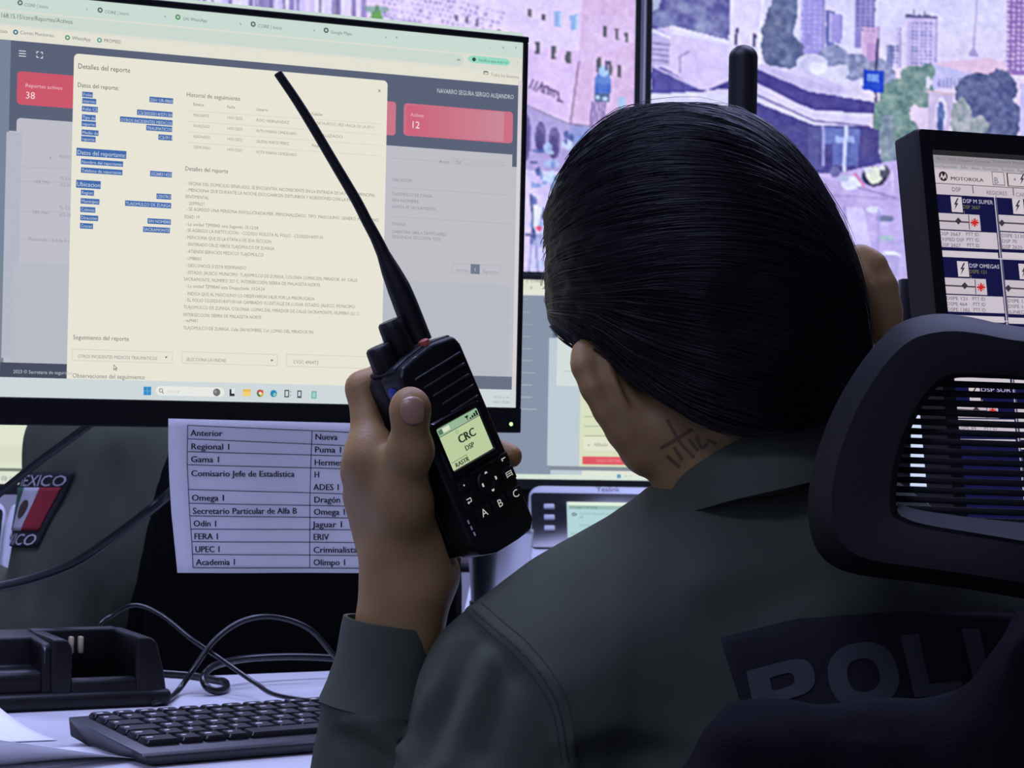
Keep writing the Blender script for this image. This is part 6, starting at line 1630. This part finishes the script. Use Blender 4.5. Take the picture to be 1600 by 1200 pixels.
LET.append([tuple((5 + x, y) for x, y in q) for q in bar(0.08, 0, 0.42, 1, 10) + bar(0.15, 1.08, 0.45, 1.22, 2)])
LET.append([tuple((6 + x, y) for x, y in q) for q in [((0.0, 0), (0.26, 0), (0.56, 1), (0.32, 1)), ((0.62, 0), (0.88, 0), (0.56, 1), (0.32, 1)), ((0.2, 0.2), (0.7, 0.2), (0.64, 0.38), (0.26, 0.38))]])
for quads in LET:
    V_ = []; F_ = []
    for q in quads:
        P_ = [hit(bvS, *letter_px(*p), 0.0032) for p in q]
        if any(p is None for p in P_): continue
        b_ = len(V_); V_ += P_; F_.append((b_, b_ + 1, b_ + 2, b_ + 3))
    if not F_: continue
    bml = bmesh.new(); vs = [bml.verts.new(p) for p in V_]
    for f in F_: bml.faces.new([vs[i] for i in f])
    bmesh.ops.remove_doubles(bml, verts=bml.verts[:], dist=0.0006); bmesh.ops.recalc_face_normals(bml, faces=bml.faces[:])
    obj('patch_letter', bml, M['reflective'], shirt, angle=180)
# trousers and shoes
fT = Field((-0.15, 1.15, 0.04), (0.62, 2.15, 0.72), 0.008)
fT.ell(PEL, (0.178, 0.128, 0.13), k=0.05)
list(legs(fT, 0.014))
fT.half(PEL + np.array([0, 0, 0.13]), (0, 0, 1), 0.004)
VT, FTq = fT.mesh(); child('trousers', VT, FTq, 'trousers')
for a in ank:
    f = Field(*box_of([a + np.array([0.06, -0.09, -0.1]), a + np.array([-0.11, 0.24, 0.03])], 0.02), 0.005)
    f.cone(a + np.array([0, -0.03, -0.045]), a + np.array([-0.04, 0.15, -0.055]), 0.042, 0.036, 0.02); f.cone(a, a + np.array([0, -0.01, -0.04]), 0.048, 0.044, 0.02); f.half((0, 0, 0.004), (0, 0, -1), 0.003)
    V_, F_ = f.mesh(); child('shoe', V_, F_, 'shoe')
# ================================================================== office chair with the mesh headrest
chair = thing('office_chair', 'black office chair with slatted mesh headrest, nearest the camera at right', 'chair', (at(1640, 700, 1.25)[0] - 0.04, 1.42, 0))
def W(o): return adopt(o, chair)
OUT = [(1266, 830), (1262, 790), (1268, 740), (1282, 690), (1302, 640), (1330, 590), (1362, 545), (1395, 512), (1425, 497), (1470, 490), (1520, 496), (1570, 507), (1640, 515), (1720, 517), (1800, 524), (1870, 550), (1925, 600), (1968, 680), (1990, 760), (1996, 850), (1986, 915), (1955, 962), (1900, 980), (1800, 972), (1700, 955), (1600, 936), (1500, 919), (1400, 906), (1340, 898), (1302, 885), (1278, 862)]
INN = [(1402, 800), (1400, 775), (1404, 735), (1414, 695), (1428, 660), (1446, 628), (1466, 604), (1488, 592), (1512, 590), (1540, 591), (1570, 592), (1600, 594), (1640, 597), (1720, 602), (1790, 612), (1840, 640), (1868, 690), (1882, 750), (1888, 810), (1886, 850), (1872, 875), (1840, 882), (1790, 878), (1740, 872), (1690, 862), (1640, 852), (1580, 842), (1520, 832), (1470, 824), (1432, 816), (1412, 808)]
def hr(x, y, dd):
    """a point of the headrest: its ends bend forward, away from the camera"""
    c = 1635; bend = 0.050 * ((x - c) / 370.0) ** 2
    return at(x, y, 1.235 + bend + dd)
def shrink(lp, k, c=(1640, 720)): return [(c[0] + (x - c[0]) * k, c[1] + (y - c[1]) * k) for x, y in lp]
def smooth_loop(lp, n=3):
    P = [np.array(p, float) for p in lp]; N = len(P); out = []
    for i in range(N):
        a, b, c_, d = P[i - 1], P[i], P[(i + 1) % N], P[(i + 2) % N]
        for k in range(n):
            t = k / n; out.append(0.5 * (2 * b + (c_ - a) * t + (2 * a - 5 * b + 4 * c_ - d) * t * t + (3 * b - a - 3 * c_ + d) * t ** 3))
    return out
O_, I_ = smooth_loop(OUT), smooth_loop(INN)
def mixl(a, b, t): return [p * (1 - t) + q * t for p, q in zip(a, b)]
bm = bmesh.new()
loft(bm, [[hr(*p, 0.034) for p in mixl(O_, I_, 0.85)], [hr(*p, 0.034) for p in mixl(O_, I_, 0.30)], [hr(*p, 0.033) for p in mixl(O_, I_, 0.05)], [hr(*p, 0.028) for p in O_], [hr(*p, 0.022) for p in mixl(O_, I_, 0.01)],
          [hr(*p, 0.004) for p in mixl(O_, I_, 0.22)], [hr(*p, 0.001) for p in mixl(O_, I_, 0.27)], [hr(*p, 0.001) for p in mixl(O_, I_, 0.62)], [hr(*p, 0.004) for p in mixl(O_, I_, 0.93)], [hr(*p, 0.008) for p in I_], [hr(*p, 0.032) for p in mixl(O_, I_, 1.0 )], [hr(*p, 0.034) for p in mixl(O_, I_, 0.85)]], True, False)
W(obj('headrest_frame', bm, M['chair_frame'], None, angle=24))
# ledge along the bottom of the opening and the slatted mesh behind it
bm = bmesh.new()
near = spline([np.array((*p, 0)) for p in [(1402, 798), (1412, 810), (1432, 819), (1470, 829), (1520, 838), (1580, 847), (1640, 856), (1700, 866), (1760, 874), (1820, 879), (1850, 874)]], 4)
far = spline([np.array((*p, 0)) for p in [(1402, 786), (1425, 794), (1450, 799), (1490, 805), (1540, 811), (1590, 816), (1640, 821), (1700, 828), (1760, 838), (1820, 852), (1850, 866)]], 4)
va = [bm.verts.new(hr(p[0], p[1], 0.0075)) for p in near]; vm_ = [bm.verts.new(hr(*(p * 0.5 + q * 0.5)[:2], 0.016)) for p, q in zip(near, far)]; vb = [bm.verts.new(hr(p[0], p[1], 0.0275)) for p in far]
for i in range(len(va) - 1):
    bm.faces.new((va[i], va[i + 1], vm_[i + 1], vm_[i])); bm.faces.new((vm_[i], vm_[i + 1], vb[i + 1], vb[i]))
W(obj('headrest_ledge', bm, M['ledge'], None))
bm = bmesh.new()
def span(y):
    xs = []
    N = len(I_)
    for i in range(N):
        a, b = I_[i], I_[(i + 1) % N]
        if (a[1] - y) * (b[1] - y) < 0: xs.append(a[0] + (b[0] - a[0]) * (y - a[1]) / (b[1] - a[1]))
    return (min(xs), max(xs)) if len(xs) >= 2 else None
y = 590.0
while y < 880:
    s = span(y)
    if s and s[1] - s[0] > 20:
        xs = np.linspace(s[0] - 6, s[1] + 6, 22)
        rowp = [hr(x, y + (x - 1640) * 0.035, 0.030) for x in xs]
        tube(bm, rowp, 0.0021, 6)
    y += 15.2
for x in range(1410, 1890, 7):
    ys = [590 + (x - 1640) * 0.04, 880]
    pts = [hr(x, yy, 0.0305) for yy in np.linspace(600, 860, 12)]
    pts = [q for q, yy in zip(pts, np.linspace(600, 860, 12)) if span(yy) and span(yy)[0] < x < span(yy)[1]]
    if len(pts) > 2 and x % 21 == 0: tube(bm, pts, 0.0006, 4)
W(obj('headrest_mesh', bm, M['chair_mesh'], None, angle=60))
cx = at(1640, 700, 1.25)[0]
# the back, seat and base of the chair
bm = bmesh.new(); tube(bm, spline([(cx, 1.275, 0.62), (cx, 1.235, 0.76), (cx, 1.222, 0.86), (cx, 1.245, 0.905)], 6), 0.018, 12); W(obj('headrest_stem', bm, M['chair_frame'], None))
def back_pt(u, v, o=0): return np.array([cx + 0.01 + u, 1.262 + 0.55 * u * u + o + 0.06 * (0.62 - v) ** 2, v])
def bo(k): 
    L = []
    for a in np.linspace(0, 2 * math.pi, 49)[:-1]:
        c_, s_ = math.cos(a), math.sin(a); e = 0.35
        L.append((0.165 * k * math.copysign(abs(c_) ** e, c_) * (1 - 0.12 * s_), 0.64 + 0.205 * k * math.copysign(abs(s_) ** e, s_)))
    return L
bm = bmesh.new(); loft(bm, [[back_pt(u, v, 0.018) for u, v in bo(0.9)], [back_pt(u, v, 0.018) for u, v in bo(1.0)], [back_pt(u, v, -0.006) for u, v in bo(1.0)], [back_pt(u, v, -0.006) for u, v in bo(0.9)], [back_pt(u, v, 0.018) for u, v in bo(0.9)]], True, False); W(obj('backrest_frame', bm, M['chair_frame'], None))
bm = bmesh.new(); g = [[bm.verts.new(back_pt(u * 0.15, 0.64 + v * 0.19, 0.008)) for u in np.linspace(-1, 1, 13)] for v in np.linspace(-1, 1, 9)]
for j in range(8):
    for i in range(12): bm.faces.new((g[j][i], g[j][i + 1], g[j + 1][i + 1], g[j + 1][i]))
W(obj('backrest_mesh', bm, M['chair_mesh'], None))
sx, sy = cx - 0.05, 1.52
def seat_at(x0, y0, parent_fn, z=0.40):
    bm = bmesh.new(); box(bm, (x0, y0, z - 0.035), (0.50, 0.48, 0.07), bevel=0.03, seg=4); parent_fn(obj('seat', bm, M['black_satin'], None))
    bm = bmesh.new(); lathe(bm, [(0, 0.09), (0.028, 0.09), (0.028, z - 0.11), (0.022, z - 0.11), (0.022, z - 0.06), (0, z - 0.06)], 20, m4(np.eye(3), (x0, y0, 0))); parent_fn(obj('gas_column', bm, M['black_satin'], None))
    for k in range(5):
        a = 2 * math.pi * k / 5 + 0.3; d = np.array([math.cos(a), math.sin(a), 0])
        bm = bmesh.new(); tube(bm, [np.array([x0, y0, 0.11]) + d * 0.02, np.array([x0, y0, 0.09]) + d * 0.18, np.array([x0, y0, 0.07]) + d * 0.31], [0.024, 0.02, 0.014], 10); parent_fn(obj('base_arm', bm, M['black_satin'], None))
        bm = bmesh.new(); R = rz(a); c_ = np.array([x0, y0, 0.026]) + d * 0.31; lathe(bm, [(0, -0.022), (0.026, -0.022), (0.026, 0.022), (0, 0.022)], 18, m4(R @ rx(math.pi / 2), c_)); parent_fn(obj('caster', bm, M['rubber'], None))
seat_at(sx, sy, W)
bm = bmesh.new(); tube(bm, spline([(cx - 0.02, 1.285, 0.50), (cx - 0.03, 1.32, 0.40), (cx - 0.04, 1.42, 0.345)], 6), 0.022, 10); W(obj('back_bracket', bm, M['chair_frame'], None))
for s in (-1, 1):
    bm = bmesh.new(); tube(bm, spline([(sx + 0.24 * s, sy + 0.04, 0.36), (sx + 0.285 * s, sy + 0.02, 0.42), (sx + 0.285 * s, sy - 0.02, 0.555)], 6), 0.014, 10); box(bm, (sx + 0.285 * s, sy - 0.01, 0.57), (0.07, 0.24, 0.03), bevel=0.012, seg=3); W(obj('armrest', bm, M['chair_frame'], None))

# ================================================================== dark jacket over the chair back
fJ = Field(tuple(at(1010, 1900, 1.235) - np.array([0.02, 0.05, 0.02])), tuple(at(2120, 930, 1.30) + np.array([0.02, 0.10, 0.03])), 0.004)
tl = [at(1170, 1172, 1.258), at(1265, 1163, 1.248), at(1370, 1163, 1.240), at(1480, 1163, 1.232), at(1560, 1140, 1.225), at(1650, 1090, 1.222), at(1760, 1070, 1.225), at(1900, 1100, 1.24), at(2000, 1140, 1.258)]
for a, b in zip(tl[:-1], tl[1:]): fJ.cone(a, b, 0.0105, 0.0105, 0.012)
for k in range(len(tl) - 1):
    for t in (0, 0.5):
        a = tl[k] * (1 - t) + tl[k + 1] * t
        c_ = abs(k + t - 4) / 4.0
        fJ.cone(a + np.array([0, -0.004, 0]), a + np.array([(-0.03 if k < 4 else 0.03) * c_ ** 2, -0.016, -0.36]), 0.0125, 0.016, 0.03)
        fJ.cone(a + np.array([0, 0.0, 0]), a + np.array([0, 0.012, -0.14]), 0.007, 0.007, 0.01)
fJ.cone(at(1160, 1175, 1.258), at(1080, 1310, 1.250), 0.016, 0.024, 0.03); fJ.cone(at(1080, 1310, 1.250), at(1050, 1640, 1.245), 0.024, 0.026, 0.03)     # hanging sleeve
fJ.cone(at(1490, 1165, 1.222), at(1620, 1032, 1.208), 0.012, 0.016, 0.02); fJ.cone(at(1620, 1032, 1.208), at(1690, 985, 1.212), 0.018, 0.022, 0.03); fJ.cone(at(1690, 985, 1.212), at(1820, 1070, 1.225), 0.022, 0.018, 0.03)
VJ, FJq = fJ.mesh(); NJ = vnormals(VJ, FJq)
VJ = VJ + NJ * (vnoise(VJ * np.array([1, 1, 0.5]), 22, 4, 3) * 0.006 + vnoise(VJ * np.array([0.7, 1, 1.6]), 40, 8, 2) * 0.0022)[:, None]
jk = obj_np('jacket', VJ, FJq, M['jacket']); tag(jk, 'dark jacket draped over the back of the nearest chair, lower right', 'jacket')

# ================================================================== second person and chair beyond the monitor
F2 = unit(np.array([-0.80, 0.60, 0])); L2 = np.array([-F2[1], F2[0], 0])          # facing, left hand side
R2 = np.stack([-L2, F2, [0, 0, 1.0]], 1)
C2 = at(330, 760, 2.76); C2[2] = 0.93
P2 = np.array([C2[0] + 0.02, C2[1] - 0.02, 0.50])
SL2 = at(150, 700, 2.63); SR2 = C2 + np.array([0.16, 0.13, 0.02]); EL2 = at(80, 990, 2.62); ER2 = SR2 + np.array([-0.10, 0.10, -0.24])
HL2 = EL2 + F2 * 0.25 + np.array([0, 0, 0.06]); HR2 = ER2 + F2 * 0.24 + np.array([0, 0, 0.05])
HD2 = C2 + F2 * 0.05 + np.array([0, 0, 0.245])
def trunk2(f, g):
    f.ell((C2 + P2) / 2 + np.array([0, 0, 0.06]), (0.150 + g, 0.100 + g, 0.27), R2, 0.05)
    f.ell(C2 + np.array([0, 0, -0.10]), (0.165 + g, 0.105 + g, 0.17 + g), R2, 0.05)
    f.ell(P2, (0.165 + g, 0.13 + g, 0.10), R2, 0.05)
f2 = Field((-1.15, 2.35, 0.0), (0.05, 3.45, 1.35), 0.0085)
trunk2(f2, 0.0)
f2.cone(C2 + np.array([0, 0, 0.02]), HD2 + np.array([0, 0, -0.05]), 0.062, 0.056, 0.04)
f2.ell(HD2 + np.array([0, 0, 0.03]), (0.076, 0.096, 0.098), R2, 0.02); f2.ell(HD2 + F2 * 0.035 + np.array([0, 0, -0.05]), (0.058, 0.06, 0.062), R2, 0.03)
f2.cone(HD2 + F2 * 0.09 + np.array([0, 0, 0.01]), HD2 + F2 * 0.112 + np.array([0, 0, -0.025]), 0.008, 0.012, 0.012)
for s in (-1, 1): f2.ell(HD2 + L2 * 0.08 * s, (0.010, 0.018, 0.03), R2, 0.01); f2.ell(HD2 + F2 * 0.094 + L2 * 0.03 * s + np.array([0, 0, 0.012]), (0.014, 0.010, 0.009), R2, 0.006, cut=True)
f2.ell(HD2 + F2 * 0.096 + np.array([0, 0, -0.060]), (0.022, 0.010, 0.008), R2, 0.008)
for S_, E_, H_ in ((SL2, EL2, HL2), (SR2, ER2, HR2)):
    f2.cone(C2 + np.array([0, 0, 0.0]), S_, 0.055, 0.052, 0.04); f2.cone(S_, E_, 0.048, 0.040, 0.03); f2.cone(E_, H_, 0.040, 0.027, 0.02)
    f2.ell(H_ + F2 * 0.045, (0.036, 0.045, 0.017), R2, 0.02)
    for k, (w, L) in enumerate(((-0.03, 0.085), (-0.011, 0.095), (0.009, 0.09), (0.028, 0.075))): f2.cone(H_ + F2 * 0.07 + L2 * w, H_ + F2 * (0.08 + L) + L2 * w * 1.2 + np.array([0, 0, -0.02]), 0.0095, 0.008, 0.006)
    f2.cone(H_ + F2 * 0.02 + L2 * 0.03, H_ + F2 * 0.08 + L2 * 0.06 + np.array([0, 0, -0.01]), 0.012, 0.009, 0.01)
an2 = []
for s in (-1, 1):
    hip = P2 + L2 * 0.09 * s; kn = hip + F2 * 0.42 + L2 * 0.03 * s; kn[2] = 0.49; an = kn + F2 * 0.03; an[2] = 0.09
    f2.cone(hip, kn, 0.08, 0.056, 0.04); f2.cone(kn, an, 0.054, 0.038, 0.02); f2.cone(an + np.array([0, 0, -0.05]), an + F2 * 0.16 + np.array([0, 0, -0.058]), 0.034, 0.028, 0.02); an2.append((hip, kn, an))
V_, F_ = f2.mesh(); V_ = laplace(V_, F_, 1)
per2 = obj_np('person', V_, F_, M['skin']); tag(per2, 'second person in green sleeve with flag patch and black vest, behind the big monitor', 'person')
fh = Field(HD2 - 0.16, HD2 + 0.17, 0.006)
fh.ell(HD2 + np.array([0, 0, 0.04]) - F2 * 0.006, (0.084, 0.104, 0.104), R2, 0.01); fh.half(HD2 + np.array([0, 0, -0.01]), F2 * 0.7 + np.array([0, 0, -0.8]), 0.01)
V_, F_ = fh.mesh(); obj_np('hair', V_, F_, M['hair'], per2)
fs = Field((-1.15, 2.35, 0.52), (0.05, 3.45, 1.10), 0.006)
trunk2(fs, 0.010)
for S_, E_, H_ in ((SL2, EL2, HL2), (SR2, ER2, HR2)):
    fs.cone(C2 + np.array([0, 0, -0.01]), S_, 0.065, 0.070, 0.05); fs.cone(S_ , E_, 0.072, 0.062, 0.03); fs.cone(E_, E_ + (H_ - E_) * 0.9, 0.060, 0.036, 0.02)
fs.ell(SL2 + np.array([0.02, -0.0, -0.10]), (0.068, 0.066, 0.12), R2, 0.03)
V_, F_ = fs.mesh(); N_ = vnormals(V_, F_)
V_ = V_ + N_ * (vnoise(V_ * np.array([1.5, 1, 0.5]), 14, 21, 3) * 0.008)[:, None]
sh2 = obj_np('uniform_shirt', V_, F_, M['shirt'], per2); bv2 = BVHTree.FromPolygons([Vector(v) for v in V_], [tuple(f) for f in F_])
fv = Field((-1.15, 2.35, 0.50), (0.05, 3.45, 1.10), 0.007)
trunk2(fv, 0.030)
fv.cone(SL2 + np.array([-0.01, -0.02, 0.10]), EL2, 0.10, 0.09, 0.02, cut=True); fv.cone(SR2 + np.array([0, 0, 0.06]), ER2, 0.09, 0.08, 0.02, cut=True); fv.cone(C2 + np.array([0, 0, 0.03]), HD2, 0.07, 0.07, 0.02, cut=True)
V_, F_ = fv.mesh(); N_ = vnormals(V_, F_); V_ = V_ + N_ * (vnoise(V_, 14, 31, 2) * 0.004)[:, None]
obj_np('vest', V_, F_, M['vest'], per2)
ft = Field((-1.25, 2.35, 0.04), (0.05, 3.6, 0.66), 0.010)
ft.ell(P2, (0.178, 0.143, 0.11), R2, 0.05)
for hip, kn, an in an2: ft.cone(hip, kn, 0.092, 0.07, 0.04); ft.cone(kn, an, 0.066, 0.054, 0.02)
V_, F_ = ft.mesh(); obj_np('trousers', V_, F_, M['trousers'], per2)
for hip, kn, an in an2:
    fz = Field(*box_of([an + np.array([0.12, 0.12, 0.03]), an + F2 * 0.22 + np.array([0, 0, -0.1]), an + np.array([-0.12, -0.12, 0])], 0.04), 0.006)
    fz.cone(an + np.array([0, 0, -0.045]), an + F2 * 0.16 + np.array([0, 0, -0.052]), 0.044, 0.038, 0.02); fz.cone(an, an + np.array([0, 0, -0.04]), 0.048, 0.046, 0.02); fz.half((0, 0, 0.003), (0, 0, -1), 0.003)
    V_, F_ = fz.mesh(); obj_np('shoe', V_, F_, M['shoe'], per2)
# flag patch on the sleeve: dark ground, green, white and red stripes, lettering above and below
PD = unit(np.array([0.62, 0.78, 0.0])); PW_ = np.array([-0.78, 0.62, 0.0]) * 0.085
PT, PB = at(124, 738, 2.56), at(54, 853, 2.56)
def patch2(u, v, off):
    p = PT * (1 - v) + PB * v + PW_ * (1 - u) + np.array([0, 0, -0.004]) * (1 - u)
    l, n, i, t = bv2.ray_cast(Vector(p - PD * 0.35), Vector(PD))
    if l is None: return None
    if n.dot(Vector(PD)) > 0: n = -n
    return np.array(l + n * off)
def plate2(fn, nu, nv, off):
    V = []; F = []; bad = set()
    for j in range(nv + 1):
        for i in range(nu + 1):
            q = patch2(*fn(i / nu, j / nv), off)
            if q is None: bad.add(len(V)); q = np.zeros(3)
            V.append(q)
    for j in range(nv):
        for i in range(nu):
            k = j * (nu + 1) + i; f = (k, k + nu + 1, k + nu + 2, k + 1)
            if not bad & set(f): F.append(f)
    return V, F
def flag_piece(name, u0, v0, u1, v1, off, m, n=10):
    V_, F_ = plate2(lambda a, b: (u0 + (u1 - u0) * a, v0 + (v1 - v0) * b), n, n, off)
    o = obj_np(name, V_, F_, M[m], sh2); s = o.modifiers.new('t', 'SOLIDIFY'); s.thickness = 0.0008; s.offset = 0
    return o
M['flag_green'] = mat('flag_green_thread', (0.01, 0.09, 0.045), 0.85); M['flag_white'] = mat('flag_white_thread', (0.45, 0.45, 0.48), 0.85); M['flag_red'] = mat('flag_red_thread', (0.24, 0.012, 0.022), 0.85); M['flag_brown'] = mat('flag_brown_thread', (0.05, 0.03, 0.02), 0.85)
flag_piece('sleeve_patch', -0.04, -0.02, 1.02, 1.02, 0.0022, 'navy', 16)['label'] = 'dark sleeve patch with a green, white and red flag'
flag_piece('flag_stripe', 0.05, 0.20, 0.33, 0.80, 0.0034, 'flag_green'); flag_piece('flag_stripe', 0.33, 0.20, 0.62, 0.80, 0.0034, 'flag_white'); flag_piece('flag_stripe', 0.62, 0.20, 0.93, 0.80, 0.0034, 'flag_red')
V_, F_ = plate2(lambda a, b: (0.475 + 0.09 * (2 * a - 1) * math.sqrt(1 - 0.5 * (2 * b - 1) ** 2), 0.50 + 0.13 * (2 * b - 1) * math.sqrt(1 - 0.5 * (2 * a - 1) ** 2)), 6, 6, 0.0042); obj_np('flag_emblem', V_, F_, M['flag_brown'], sh2)
for v0 in (0.18, 0.995):
    Vt, Ft = text_geo('MÉXICO'); w_ = Vt[:, 0].max(); bmt = bmesh.new(); vs = []
    for x, y in Vt:
        q = patch2(0.06 + 0.90 * x / w_, v0 - y / 0.72 * 0.16, 0.0040); vs.append(bmt.verts.new(q if q is not None else (0, 0, 0)))
    for f in Ft:
        if all(vs[i].co.length > 0.1 for i in f):
            try: bmt.faces.new([vs[i] for i in f])
            except ValueError: pass
    bmesh.ops.delete(bmt, geom=[v for v in bmt.verts if not v.link_faces], context='VERTS')
    obj('patch_lettering', bmt, M['flag_white'], sh2)
# the chair
ch2 = thing('office_chair', 'black office chair with plain back, beyond the taped paper', 'chair', (P2[0] + 0.02, P2[1], 0))
W2 = lambda o: adopt(o, ch2)
bc = at(470, 950, 2.52)
def b2(u, v, o=0): return np.array([bc[0] + u, bc[1] + o + 0.35 * u * u, v])
def bo2(k):
    L = []
    for a in np.linspace(0, 2 * math.pi, 49)[:-1]:
        c_, s_ = math.cos(a), math.sin(a); e = 0.4; L.append((0.176 * k * math.copysign(abs(c_) ** e, c_), 0.70 + 0.24 * k * math.copysign(abs(s_) ** e, s_)))
    return L
bm = bmesh.new(); loft(bm, [[b2(u, v, 0.03) for u, v in bo2(0.93)], [b2(u, v, 0.015) for u, v in bo2(1)], [b2(u, v, -0.005) for u, v in bo2(0.97)], [b2(u, v, -0.012) for u, v in bo2(0.8)]]); W2(obj('backrest', bm, M['vest'], None))
seat_at(P2[0] + 0.02, P2[1], W2, 0.41)
bm = bmesh.new(); tube(bm, spline([(bc[0], bc[1] + 0.02, 0.55), (bc[0] - 0.02, bc[1] + 0.03, 0.40), (P2[0] + 0.02, P2[1], 0.33)], 6), 0.022, 10); W2(obj('back_bracket', bm, M['black_satin'], None))
